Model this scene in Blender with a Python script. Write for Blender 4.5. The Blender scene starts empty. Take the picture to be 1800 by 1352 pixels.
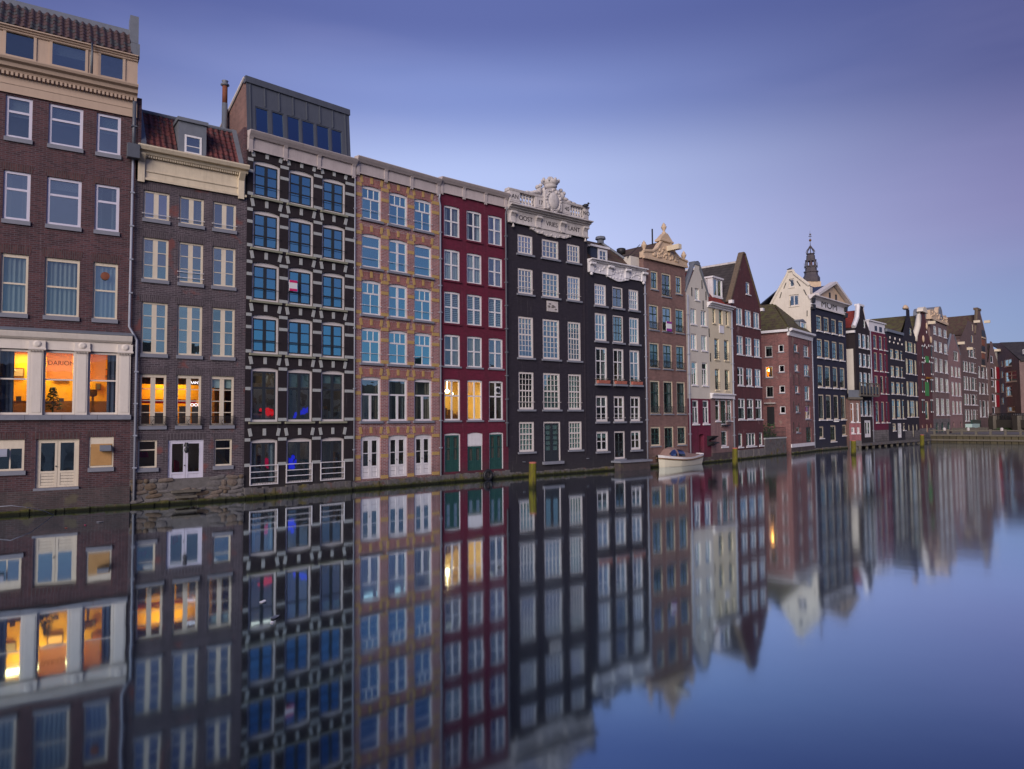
import bpy, math, random
from mathutils import Vector, Matrix
random.seed(11)
SC = bpy.context.scene
COL = SC.collection

# ------------------------------------------------------------------ camera
FPX, CX, CY, EYE = 1250.0, 900.0, 676.0, 3.6        # focal length in photo pixels, photo centre, eye height over the water
PITCH, ROLL = math.atan(62 / FPX), math.radians(-0.4)
cam_data = bpy.data.cameras.new('camera')
cam_data.sensor_width = 36.0
cam_data.lens = 36.0 * FPX / 1800.0
cam_data.clip_end = 3000
cam = bpy.data.objects.new('camera', cam_data)
COL.objects.link(cam)
CAM_R = Matrix.Rotation(math.pi / 2 + PITCH, 3, 'X') @ Matrix.Rotation(ROLL, 3, 'Z')
cam.matrix_world = Matrix.Translation((0, 0, EYE)) @ CAM_R.to_4x4()
SC.camera = cam

# ------------------------------------------------------------------ sky
SUN_EL, SUN_AZ = math.radians(20), math.radians(-162)  # azimuth from +Y towards +X : low behind the camera's shoulder
world = bpy.data.worlds.new('World'); SC.world = world; world.use_nodes = True
wn = world.node_tree.nodes; wl = world.node_tree.links; wn.clear()
w_out = wn.new('ShaderNodeOutputWorld'); w_bg = wn.new('ShaderNodeBackground')
w_tc = wn.new('ShaderNodeTexCoord'); w_sep = wn.new('ShaderNodeSeparateXYZ')
wl.new(w_tc.outputs['Generated'], w_sep.inputs[0])
def w_ramp(stops):
    r = wn.new('ShaderNodeValToRGB'); e = r.color_ramp.elements
    while len(e) < len(stops): e.new(0.5)
    for k, (p, c) in enumerate(stops):
        e[k].position = p; e[k].color = (*c, 1)
    r.color_ramp.interpolation = 'EASE'
    wl.new(w_sep.outputs['Z'], r.inputs[0]); return r
ramp_glow = w_ramp([(0.0, (.50, .56, .84)), (.22, (.53, .59, .89)), (.32, (.45, .52, .82)), (.42, (.205, .255, .555)), (.50, (.105, .125, .35)), (.7, (.075, .10, .31)), (1, (.07, .10, .30))])
ramp_blue = w_ramp([(0.0, (.15, .24, .46)), (.10, (.165, .205, .41)), (.24, (.182, .145, .325)), (.42, (.055, .047, .18)), (.6, (.06, .085, .27)), (1, (.06, .09, .28))])
w_at = wn.new('ShaderNodeMath'); w_at.operation = 'ARCTAN2'
wl.new(w_sep.outputs['X'], w_at.inputs[0]); wl.new(w_sep.outputs['Y'], w_at.inputs[1])
w_abs = wn.new('ShaderNodeMath'); w_abs.operation = 'ADD'; w_abs.inputs[1].default_value = math.radians(6)
wl.new(w_at.outputs[0], w_abs.inputs[0])
w_ab2 = wn.new('ShaderNodeMath'); w_ab2.operation = 'ABSOLUTE'; wl.new(w_abs.outputs[0], w_ab2.inputs[0])
w_mr = wn.new('ShaderNodeMapRange'); w_mr.interpolation_type = 'SMOOTHSTEP'
w_mr.inputs['From Min'].default_value = 0.0; w_mr.inputs['From Max'].default_value = math.radians(50)
wl.new(w_ab2.outputs[0], w_mr.inputs['Value'])
w_mix = wn.new('ShaderNodeMixRGB'); wl.new(w_mr.outputs[0], w_mix.inputs[0])
wl.new(ramp_glow.outputs[0], w_mix.inputs[1]); wl.new(ramp_blue.outputs[0], w_mix.inputs[2])
# thin high cloud veil
w_map = wn.new('ShaderNodeMapping'); w_map.inputs['Scale'].default_value = (1.6, 1.6, 9.0)
wl.new(w_tc.outputs['Generated'], w_map.inputs[0])
w_noise = wn.new('ShaderNodeTexNoise'); w_noise.inputs['Scale'].default_value = 1.7; w_noise.inputs['Detail'].default_value = 3.0
wl.new(w_map.outputs[0], w_noise.inputs['Vector'])
w_cr = wn.new('ShaderNodeMapRange'); w_cr.inputs['From Min'].default_value = .5; w_cr.inputs['From Max'].default_value = .8
w_cr.inputs['To Max'].default_value = .07; wl.new(w_noise.outputs[0], w_cr.inputs['Value'])
w_cl = wn.new('ShaderNodeMixRGB'); wl.new(w_cr.outputs[0], w_cl.inputs[0]); wl.new(w_mix.outputs[0], w_cl.inputs[1])
w_cl.inputs[2].default_value = (.55, .50, .80, 1)
w_sky = wn.new('ShaderNodeTexSky'); w_sky.sky_type = 'NISHITA'; w_sky.sun_disc = False
w_sky.sun_elevation = SUN_EL; w_sky.sun_rotation = SUN_AZ; w_sky.altitude = 0; w_sky.dust_density = .6; w_sky.ozone_density = 3.0
w_add = wn.new('ShaderNodeMixRGB'); w_add.blend_type = 'ADD'; w_add.inputs[0].default_value = .02
wl.new(w_cl.outputs[0], w_add.inputs[1]); wl.new(w_sky.outputs[0], w_add.inputs[2])
wl.new(w_add.outputs[0], w_bg.inputs[0]); w_bg.inputs[1].default_value = 1.0
wl.new(w_bg.outputs[0], w_out.inputs[0])
# ------------------------------------------------------------------ soft low sun
sun_d = bpy.data.lights.new('sun', 'SUN'); sun_d.energy = 3.3; sun_d.angle = math.radians(40); sun_d.color = (1.0, .87, .81)
sun = bpy.data.objects.new('sun', sun_d); COL.objects.link(sun)
sdir = Vector((math.sin(SUN_AZ) * math.cos(SUN_EL), math.cos(SUN_AZ) * math.cos(SUN_EL), math.sin(SUN_EL)))
sun.rotation_euler = sdir.to_track_quat('Z', 'Y').to_euler()
SC.view_settings.view_transform = 'Standard'; SC.view_settings.look = 'None'
SC.view_settings.exposure = 0.0; SC.view_settings.gamma = 1.0; SC.view_settings.use_curve_mapping = False
SC.render.engine = 'CYCLES'
cy = SC.cycles
cy.max_bounces = 8; cy.diffuse_bounces = 3; cy.glossy_bounces = 4; cy.transmission_bounces = 4; cy.transparent_max_bounces = 10
cy.caustics_reflective = False; cy.caustics_refractive = False; cy.use_denoising = True; cy.sample_clamp_indirect = 6.0

# ------------------------------------------------------------------ photo pixel -> place
def ray(px, py):
    return CAM_R @ Vector(((px - CX) / FPX, (CY - py) / FPX, -1.0))
def ground(px, py, z=0.0):
    d = ray(px, py); t = (z - EYE) / d.z
    return Vector((d.x * t, d.y * t, z))
def at_depth(px, py, depth):
    d = ray(px, py); t = depth / d.y
    return Vector((d.x * t, d.y * t, EYE + d.z * t))

# ------------------------------------------------------------------ materials
MATS = {}
def new_mat(name):
    m = bpy.data.materials.new(name); m.use_nodes = True
    nt = m.node_tree; nt.nodes.clear()
    out = nt.nodes.new('ShaderNodeOutputMaterial')
    MATS[name] = m
    return m, nt, out
def N(nt, kind, **kw):
    n = nt.nodes.new(kind)
    for k, v in kw.items():
        if k.startswith('i_'): n.inputs[k[2:].replace('_', ' ')].default_value = v
        else: setattr(n, k, v)
    return n
def mixc(nt, fac, a, b, blend='MIX'):
    n = nt.nodes.new('ShaderNodeMixRGB'); n.blend_type = blend
    for i, v in enumerate((fac, a, b)):
        if hasattr(v, 'is_output'): nt.links.new(v, n.inputs[i])
        elif i == 0: n.inputs[0].default_value = v
        else: n.inputs[i].default_value = (*v, 1)
    return n.outputs[0]
def mrange(nt, val, a, b, c=0.0, d=1.0):
    n = N(nt, 'ShaderNodeMapRange'); nt.links.new(val, n.inputs['Value'])
    for k, v in zip(('From Min', 'From Max', 'To Min', 'To Max'), (a, b, c, d)): n.inputs[k].default_value = v
    return n.outputs[0]
def noise(nt, vec, scale, detail=4, rough=.6):
    n = N(nt, 'ShaderNodeTexNoise'); n.inputs['Scale'].default_value = scale; n.inputs['Detail'].default_value = detail
    n.inputs['Roughness'].default_value = rough; nt.links.new(vec, n.inputs['Vector'])
    return n.outputs[0]
def world_pos(nt): return N(nt, 'ShaderNodeNewGeometry').outputs['Position']
def flat_vec(nt, swap=False):
    """object coordinates laid flat on a wall: (along, up, 0)"""
    tc = N(nt, 'ShaderNodeTexCoord'); sp = N(nt, 'ShaderNodeSeparateXYZ'); nt.links.new(tc.outputs['Object'], sp.inputs[0])
    ad = N(nt, 'ShaderNodeMath', operation='ADD'); nt.links.new(sp.outputs[0], ad.inputs[0]); nt.links.new(sp.outputs[1], ad.inputs[1])
    cb = N(nt, 'ShaderNodeCombineXYZ')
    nt.links.new(ad.outputs[0], cb.inputs[1 if swap else 0]); nt.links.new(sp.outputs[2], cb.inputs[0 if swap else 1])
    return cb.outputs[0], tc.outputs['Object']
def finish(nt, out, color, rough=.8, bump=None, bstr=.3, bdist=.01, spec=.3, metal=0.0, coat=0.0):
    p = N(nt, 'ShaderNodeBsdfPrincipled')
    if hasattr(color, 'is_output'): nt.links.new(color, p.inputs['Base Color'])
    else: p.inputs['Base Color'].default_value = (*color, 1)
    if hasattr(rough, 'is_output'): nt.links.new(rough, p.inputs['Roughness'])
    else: p.inputs['Roughness'].default_value = rough
    p.inputs['Specular IOR Level'].default_value = spec; p.inputs['Metallic'].default_value = metal
    p.inputs['Coat Weight'].default_value = coat
    if bump is not None:
        b = N(nt, 'ShaderNodeBump'); b.inputs['Strength'].default_value = bstr; b.inputs['Distance'].default_value = bdist
        nt.links.new(bump, b.inputs['Height']); nt.links.new(b.outputs[0], p.inputs['Normal'])
    nt.links.new(p.outputs[0], out.inputs[0]); return p
def brick_mat(name, c1, c2, mortar, bw=.22, bh=.065, patch=None, swap=False, grime=.35, msize=.011, painted=False, patch_amt=.0):
    m, nt, out = new_mat(name)
    v, ob = flat_vec(nt, swap)
    b = N(nt, 'ShaderNodeTexBrick'); nt.links.new(v, b.inputs['Vector'])
    b.inputs['Color1'].default_value = (*c1, 1); b.inputs['Color2'].default_value = (*c2, 1); b.inputs['Mortar'].default_value = (*mortar, 1)
    b.inputs['Scale'].default_value = 1.0; b.inputs['Mortar Size'].default_value = msize; b.inputs['Brick Width'].default_value = bw
    b.inputs['Row Height'].default_value = bh; b.inputs['Bias'].default_value = -.1; b.inputs['Mortar Smooth'].default_value = .2
    big = noise(nt, ob, .7, 6, .65); fine = noise(nt, ob, 9, 4, .7)
    col = b.outputs['Color']
    if patch:
        pm = mrange(nt, noise(nt, ob, 1.1, 3, .5), .60 - patch_amt, .68 - patch_amt); col = mixc(nt, pm, col, mixc(nt, .8, col, patch))
    col = mixc(nt, mrange(nt, big, .35, .75, 0, grime), col, (.03, .026, .028))
    col = mixc(nt, mrange(nt, fine, .5, .85, 0, .35), col, mixc(nt, 1.0, col, (1.7, 1.6, 1.6), 'MULTIPLY'))
    if painted:
        sc = noise(nt, ob, 5.0, 5, .7); col = mixc(nt, mrange(nt, sc, .62, .78, 0, .4), col, (.22, .17, .17))
    mp = N(nt, 'ShaderNodeMapping'); mp.inputs['Scale'].default_value = (2.2, 2.2, .22); nt.links.new(ob, mp.inputs[0])
    col = mixc(nt, mrange(nt, noise(nt, mp.outputs[0], 1.1, 5, .7), .5, .74, 0, .38), col, (.022, .019, .02))
    col = mixc(nt, mrange(nt, noise(nt, mp.outputs[0], 2.3, 4, .7), .60, .78, 0, .16), col, (.40, .36, .36))
    # damp rising from the canal
    sp = N(nt, 'ShaderNodeSeparateXYZ'); nt.links.new(world_pos(nt), sp.inputs[0])
    ad = N(nt, 'ShaderNodeMath', operation='MULTIPLY_ADD'); nt.links.new(big, ad.inputs[0]); ad.inputs[1].default_value = -1.6; nt.links.new(sp.outputs[2], ad.inputs[2])
    col = mixc(nt, mrange(nt, ad.outputs[0], .7, -.5, 0, .45), col, (.045, .045, .045))
    finish(nt, out, col, .85, b.outputs['Fac'], -.5 if not painted else -.25, .012, .25)
    return m
def plain_mat(name, c, rough=.6, var=.25, scale=3.0, dark=None, bump=.12, spec=.35, metal=0.0, streak=0.0, coat=0.0):
    m, nt, out = new_mat(name)
    tc = N(nt, 'ShaderNodeTexCoord').outputs['Object']
    n1 = noise(nt, tc, scale, 6, .65); n2 = noise(nt, tc, scale * 7, 4, .6)
    dk = dark or tuple(x * .45 for x in c)
    col = mixc(nt, mrange(nt, n1, .42, .78, 0, var), c, dk)
    col = mixc(nt, mrange(nt, n2, .5, .85, 0, var * .8), col, dk)
    if streak:
        mp = N(nt, 'ShaderNodeMapping'); mp.inputs['Scale'].default_value = (6, 6, .5); nt.links.new(tc, mp.inputs[0])
        col = mixc(nt, mrange(nt, noise(nt, mp.outputs[0], 1.3, 5, .7), .5, .78, 0, streak), col, dk)
    finish(nt, out, col, rough, n2 if bump else None, bump, .01, spec, metal, coat)
    return m
def emit_mat(name, c, s):
    m, nt, out = new_mat(name); e = N(nt, 'ShaderNodeEmission'); e.inputs[0].default_value = (*c, 1); e.inputs[1].default_value = s
    nt.links.new(e.outputs[0], out.inputs[0]); return m
def glass_mat(name, tint=(1, 1, 1), refl=.3, thru=(.8, .85, .85), rough=.0, wav=.02):
    m, nt, out = new_mat(name)
    tr = N(nt, 'ShaderNodeBsdfTransparent'); tr.inputs[0].default_value = (*thru, 1)
    gl = N(nt, 'ShaderNodeBsdfGlossy'); gl.inputs['Color'].default_value = (*tint, 1); gl.inputs['Roughness'].default_value = rough
    tc = N(nt, 'ShaderNodeTexCoord').outputs['Object']
    b = N(nt, 'ShaderNodeBump'); b.inputs['Strength'].default_value = wav; b.inputs['Distance'].default_value = .05
    nt.links.new(noise(nt, world_pos(nt), 1.3, 2, .5), b.inputs['Height']); nt.links.new(b.outputs[0], gl.inputs['Normal'])
    lw = N(nt, 'ShaderNodeLayerWeight'); lw.inputs['Blend'].default_value = .35
    f = mrange(nt, lw.outputs['Facing'], 0, 1, refl, min(1, refl + .16))
    mx = N(nt, 'ShaderNodeMixShader'); nt.links.new(f, mx.inputs[0]); nt.links.new(tr.outputs[0], mx.inputs[1]); nt.links.new(gl.outputs[0], mx.inputs[2])
    nt.links.new(mx.outputs[0], out.inputs[0]); return m
def tile_mat(name, c1, c2, moss=None, w=.22, h=.28):
    m, nt, out = new_mat(name)
    v, ob = flat_vec(nt)
    b = N(nt, 'ShaderNodeTexBrick'); nt.links.new(v, b.inputs['Vector']); b.offset = 0.0
    b.inputs['Color1'].default_value = (*c1, 1); b.inputs['Color2'].default_value = (*c2, 1); b.inputs['Mortar'].default_value = tuple(x * .25 for x in c2) + (1,)
    b.inputs['Scale'].default_value = 1; b.inputs['Mortar Size'].default_value = .03; b.inputs['Brick Width'].default_value = w; b.inputs['Row Height'].default_value = h
    b.inputs['Mortar Smooth'].default_value = .9
    col = b.outputs['Color']; n1 = noise(nt, ob, 1.2, 6, .7)
    col = mixc(nt, mrange(nt, n1, .4, .75, 0, .5), col, tuple(x * .4 for x in c2))
    if moss: col = mixc(nt, mrange(nt, noise(nt, ob, 2.1, 5, .7), .42, .62, 0, .75), col, moss)
    finish(nt, out, col, .75, b.outputs['Fac'], -1.0, .04, .3); return m

CREAM = (.68, .60, .47); WHITE = (.74, .72, .73)
brick_mat('brick_plum', (.115, .048, .052), (.050, .023, .029), (.125, .105, .115), .25, .080)
brick_mat('brick_plum_soldier', (.115, .050, .050), (.06, .03, .034), (.10, .085, .085), .26, .078, swap=True)
brick_mat('brick_slate', (.105, .08, .092), (.048, .037, .046), (.18, .158, .172), .25, .080, patch=(.22, .075, .065), patch_amt=.01)
brick_mat('brick_slate_soldier', (.09, .07, .08), (.06, .048, .056), (.15, .13, .14), .26, .078, swap=True)
brick_mat('brick_black', (.030, .022, .026), (.022, .017, .020), (.022, .018, .02), .25, .080, painted=False, grime=.2)
brick_mat('brick_orange', (.36, .150, .138), (.23, .088, .086), (.45, .38, .38), .25, .080, msize=.012, grime=.22)
brick_mat('brick_orange_soldier', (.37, .125, .11), (.24, .075, .07), (.34, .25, .23), .26, .078, swap=True, msize=.011, grime=.25)
brick_mat('paint_burgundy', (.175, .022, .050), (.125, .016, .036), (.10, .013, .03), .22, .065, painted=True, grime=.35)
brick_mat('paint_tar', (.038, .032, .044), (.026, .022, .031), (.020, .017, .025), .22, .065, painted=True, grime=.25)
brick_mat('paint_soot', (.033, .030, .042), (.023, .021, .030), (.018, .016, .024), .22, .065, painted=True, grime=.2)
brick_mat('brick_brown', (.24, .12, .10), (.15, .07, .062), (.25, .20, .18), .25, .080, grime=.3)
brick_mat('brick_wine', (.13, .038, .042), (.10, .03, .034), (.10, .06, .06), .25, .080, grime=.3, patch=(.25, .15, .15), patch_amt=-.03)
brick_mat('brick_red', (.27, .095, .085), (.15, .055, .055), (.27, .2, .19), .25, .080, grime=.3, patch=(.33, .24, .20), patch_amt=.0)
brick_mat('brick_pink', (.30, .16, .15), (.24, .12, .12), (.30, .24, .23), .25, .080, grime=.25)
brick_mat('brick_dusk', (.20, .12, .11), (.15, .09, .085), (.22, .18, .17), .25, .080, grime=.3)
brick_mat('brick_earth', (.175, .105, .095), (.11, .066, .064), (.16, .13, .12), .25, .080, grime=.3)
brick_mat('paint_navy', (.028, .029, .052), (.025, .026, .047), (.022, .023, .04), .22, .065, painted=False, grime=.15)
brick_mat('paint_crimson', (.17, .025, .056), (.125, .018, .04), (.10, .015, .033), .22, .065, painted=True, grime=.2)
brick_mat('paint_red', (.33, .04, .06), (.27, .035, .05), (.4, .3, .3), .22, .065, painted=True, grime=.2)
brick_mat('plinth_brick', (.13, .075, .075), (.065, .042, .045), (.15, .135, .135), .25, .080, grime=.5, patch=(.20, .17, .10))
brick_mat('base_stone', (.22, .20, .195), (.13, .12, .12), (.08, .075, .075), .55, .28, msize=.02, grime=.4)
plain_mat('cream_paint', CREAM, .55, .22, 1.5, (.36, .30, .24), streak=.35)
plain_mat('cream_trim', (.66, .57, .42), .55, .28, 2.0, (.36, .30, .21), streak=.45)
plain_mat('white_paint', WHITE, .5, .25, 2.0, (.38, .36, .37), streak=.4)
plain_mat('lilac_paint', (.62, .60, .70), .5, .15, 2.0, (.4, .38, .45), streak=.2)
plain_mat('shop_paint', (.70, .64, .57), .55, .2, 1.5, (.42, .37, .32), streak=.3)
plain_mat('pale_frame', (.68, .63, .60), .5, .2, 2.0, (.38, .33, .3), streak=.25)
plain_mat('cornice_grey', (.50, .44, .42), .6, .35, 1.6, (.26, .22, .21), streak=.5)
plain_mat('stone_blue', (.22, .23, .27), .75, .4, 4.0)
plain_mat('stone_moss', (.27, .27, .20), .85, .5, 4.0, (.15, .15, .08))
plain_mat('tan_paint', (.47, .355, .265), .55, .2, 1.5, (.30, .22, .17), streak=.3)
plain_mat('stone_pale', (.43, .45, .435), .8, .5, 4.0, (.2, .2, .19))
plain_mat('stone_yellow', (.48, .32, .12), .8, .4, 5.0, (.25, .15, .05))
plain_mat('stone_white', (.58, .54, .52), .8, .5, 1.7, (.20, .185, .18), streak=.5)
plain_mat('stone_sand', (.60, .45, .31), .8, .4, 1.6, (.28, .20, .14), streak=.4)
plain_mat('mortar', (.15, .14, .135), .9, .6, 5.0, (.07, .065, .06), bump=.6)
plain_mat('stone_rubble', (.17, .155, .15), .9, .7, 6.0, (.05, .05, .05), bump=.6)
plain_mat('stone_rubble_brown', (.19, .15, .12), .9, .7, 6.0, (.06, .05, .045), bump=.6)
plain_mat('stone_rubble_ochre', (.15, .11, .075), .9, .7, 6.0, (.05, .04, .035), bump=.6)
plain_mat('plaster_cream', (.58, .54, .47), .8, .25, 1.2, (.36, .33, .28), streak=.25)
plain_mat('plaster_yellow', (.66, .58, .42), .8, .25, 1.2, (.42, .36, .26), streak=.25)
plain_mat('plaster_white', (.68, .62, .52), .8, .25, 1.0, (.36, .31, .25), streak=.4)
plain_mat('lead', (.16, .175, .20), .5, .4, 3.0, (.09, .10, .12), spec=.5, streak=.4)
plain_mat('spire_lead', (.085, .072, .078), .55, .5, 2.0, (.04, .034, .04))
plain_mat('zinc', (.085, .095, .115), .5, .4, 2.0, (.05, .055, .07), spec=.5, streak=.4)
plain_mat('pipe_zinc', (.30, .32, .38), .45, .3, 5.0, (.16, .17, .2), spec=.5)
plain_mat('iron_black', (.02, .02, .022), .5, .3, 8)
plain_mat('rust', (.22, .075, .04), .8, .6, 5, (.10, .035, .025))
plain_mat('sash_dark', (.030, .036, .042), .4, .2, 4)
plain_mat('sash_green', (.018, .045, .038), .4, .2, 4)
plain_mat('door_green', (.022, .075, .065), .45, .3, 4)
plain_mat('plywood', (.46, .26, .10), .7, .5, 3.0, (.3, .16, .06))
plain_mat('roof_dark', (.06, .058, .06), .8, .4, 2)
plain_mat('interior_warm', (.26, .21, .18), .9, .4, 2, bump=0)
plain_mat('interior', (.11, .10, .095), .9, .2, 2, bump=0)
plain_mat('interior_dark', (.13, .13, .135), .9, .2, 2, bump=0)
plain_mat('curtain_white', (.62, .64, .66), .9, .1, 3, bump=0)
plain_mat('curtain_grey', (.42, .42, .42), .9, .1, 3, bump=0)
plain_mat('curtain_sand', (.42, .33, .25), .9, .2, 3, bump=0)
plain_mat('curtain_blue', (.07, .09, .13), .9, .2, 3, bump=0)
plain_mat('curtain_teal', (.38, .52, .50), .9, .1, 3, bump=0)
plain_mat('curtain_orange', (.75, .25, .08), .9, .1, 3, bump=0)
plain_mat('curtain_green', (.05, .24, .07), .9, .1, 3, bump=0)
plain_mat('shade_amber', (.85, .48, .20), .9, .1, 3, bump=0)
plain_mat('room_amber', (.85, .44, .03), .9, .15, 1.5, bump=0)
plain_mat('room_yellow', (.80, .60, .22), .9, .15, 1.5, bump=0)
plain_mat('room_brown', (.22, .10, .035), .8, .3, 2, bump=0)
plain_mat('red_cloth', (.60, .012, .02), .7, .1, 4, bump=0)
plain_mat('blue_cloth', (.015, .02, .55), .7, .1, 4, bump=0)
plain_mat('magenta_cloth', (.6, .02, .14), .7, .1, 4, bump=0)
plain_mat('shutter_red', (.35, .012, .03), .6, .2, 4)
plain_mat('letter_dark', (.035, .03, .032), .7, .1, 4, bump=0)
plain_mat('letter_gold', (.16, .07, .005), .6, .1, 4, bump=0)
plain_mat('white_plastic', (.75, .75, .75), .4, .05, 4, bump=0)
plain_mat('purple_plastic', (.25, .03, .25), .4, .05, 4, bump=0)
plain_mat('wood_grey', (.14, .125, .10), .85, .5, 5, (.06, .055, .045), streak=.5)
plain_mat('terracotta', (.42, .14, .10), .8, .3, 5)
plain_mat('leaf', (.05, .09, .03), .7, .5, 6, (.02, .04, .015))
plain_mat('flower', (.70, .16, .04), .7, .2, 6)
glass_mat('glass_navy', (.5, .74, .86), .36, (.3, .35, .4), .0, .03)
glass_mat('glass_old', (.75, .98, .95), .15, (.8, .85, .85), .0, .08)
glass_mat('glass_sky', (.48, 1.0, .98), .50, (.5, .6, .65), .0, .03)
glass_mat('glass_blue', (.36, .88, .97), .50, (.35, .5, .55), .0, .03)
glass_mat('glass_grey', (.80, 1.0, .86), .40, (.7, .75, .78), .0, .06)
glass_mat('glass_grey_dim', (.80, 1.0, .86), .30, (.7, .75, .78), .0, .06)
glass_mat('glass_grey_bright', (.85, 1.0, .9), .50, (.7, .75, .78), .0, .06)
glass_mat('glass_old_dim', (.75, .98, .95), .09, (.8, .85, .85), .0, .09)
glass_mat('glass_old_bright', (.78, .98, .95), .24, (.8, .85, .85), .0, .09)
glass_mat('glass_clear', (.9, .95, 1.0), .05, (.92, .94, .95), .0, .04)
emit_mat('neon_white', (1, .9, .95), 2.5)
emit_mat('bulb_warm', (1, .72, .35), 30)
emit_mat('bulb_orange', (1, .42, .08), 60)
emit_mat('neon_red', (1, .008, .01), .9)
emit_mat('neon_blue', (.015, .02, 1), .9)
emit_mat('neon_pink', (1, .01, .12), .55)
m_, nt, out = new_mat('shade_lit')
df_ = N(nt, 'ShaderNodeBsdfDiffuse'); df_.inputs[0].default_value = (.85, .52, .26, 1); tl_ = N(nt, 'ShaderNodeBsdfTranslucent'); tl_.inputs[0].default_value = (.95, .62, .32, 1)
mx_ = N(nt, 'ShaderNodeMixShader'); mx_.inputs[0].default_value = .65; nt.links.new(df_.outputs[0], mx_.inputs[1]); nt.links.new(tl_.outputs[0], mx_.inputs[2]); nt.links.new(mx_.outputs[0], out.inputs[0])
tile_mat('tile_far_dark', (.075, .065, .06), (.05, .042, .04))
tile_mat('tile_far_moss', (.10, .075, .045), (.075, .05, .035), (.10, .10, .03))
tile_mat('tile_far_red', (.33, .055, .035), (.24, .04, .03))
tile_mat('tile_far_brown', (.12, .065, .05), (.085, .045, .04), (.09, .08, .04))
plain_mat('tile_brown', (.085, .050, .044), .6, .5, 8, (.03, .025, .028))
plain_mat('tile_red', (.135, .040, .036), .65, .6, 8, (.07, .03, .03))
plain_mat('tile_red_dark', (.075, .03, .03), .65, .6, 8, (.05, .025, .025))
plain_mat('slate_blue', (.035, .045, .075), .5, .4, 3)
def moss_stone(name, c, moss, zhi):
    m, nt, out = new_mat(name)
    tc = N(nt, 'ShaderNodeTexCoord').outputs['Object']
    n1 = noise(nt, tc, 3, 8, .7); n2 = noise(nt, tc, 22, 4, .7)
    col = mixc(nt, mrange(nt, n1, .35, .7, 0, .8), c, tuple(x * .35 for x in c))
    col = mixc(nt, mrange(nt, n2, .55, .8, 0, .6), col, (.30, .28, .26))
    n3 = noise(nt, tc, 1.1, 5, .7); col = mixc(nt, mrange(nt, n3, .55, .66, 0, .75), col, (.15, .12, .025)); col = mixc(nt, mrange(nt, noise(nt, tc, 1.9, 4, .6), .58, .68, 0, .6), col, (.17, .075, .06))
    sp = N(nt, 'ShaderNodeSeparateXYZ'); nt.links.new(world_pos(nt), sp.inputs[0])
    ad = N(nt, 'ShaderNodeMath', operation='MULTIPLY_ADD'); nt.links.new(n1, ad.inputs[0]); ad.inputs[1].default_value = -.5; nt.links.new(sp.outputs[2], ad.inputs[2])
    col = mixc(nt, mrange(nt, ad.outputs[0], zhi, zhi - .18, 0, .95), col, mixc(nt, mrange(nt, n2, .4, .7), moss, tuple(x * .3 for x in moss)))
    col = mixc(nt, mrange(nt, sp.outputs[2], .14, .06, 0, .92), col, (.008, .009, .006))
    finish(nt, out, col, .9, n2, .6, .03, .25); return m
moss_stone('quay_moss', (.15, .14, .14), (.060, .072, .010), .02)
def post_mat(name, moss, wood):
    m, nt, out = new_mat(name); tc = N(nt, 'ShaderNodeTexCoord').outputs['Object']
    mp = N(nt, 'ShaderNodeMapping'); mp.inputs['Scale'].default_value = (9, 9, 1.1); nt.links.new(tc, mp.inputs[0])
    st = noise(nt, mp.outputs[0], 1.6, 6, .7); fn = noise(nt, tc, 30, 4, .7)
    col = mixc(nt, mrange(nt, st, .42, .62), moss, wood); col = mixc(nt, mrange(nt, fn, .45, .75, 0, .6), col, tuple(x * .35 for x in moss))
    sp = N(nt, 'ShaderNodeSeparateXYZ'); nt.links.new(world_pos(nt), sp.inputs[0]); ad = N(nt, 'ShaderNodeMath', operation='MULTIPLY_ADD'); nt.links.new(st, ad.inputs[0]); ad.inputs[1].default_value = -.4; nt.links.new(sp.outputs[2], ad.inputs[2])
    col = mixc(nt, mrange(nt, ad.outputs[0], .18, -.1, 0, .9), col, (.02, .022, .008)); finish(nt, out, col, .9, st, .7, .03, .25); return m
post_mat('post_moss', (.17, .165, .012), (.10, .078, .03))
moss_stone('post_far_moss', (.13, .11, .06), (.13, .12, .02), 1.4)

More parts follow.
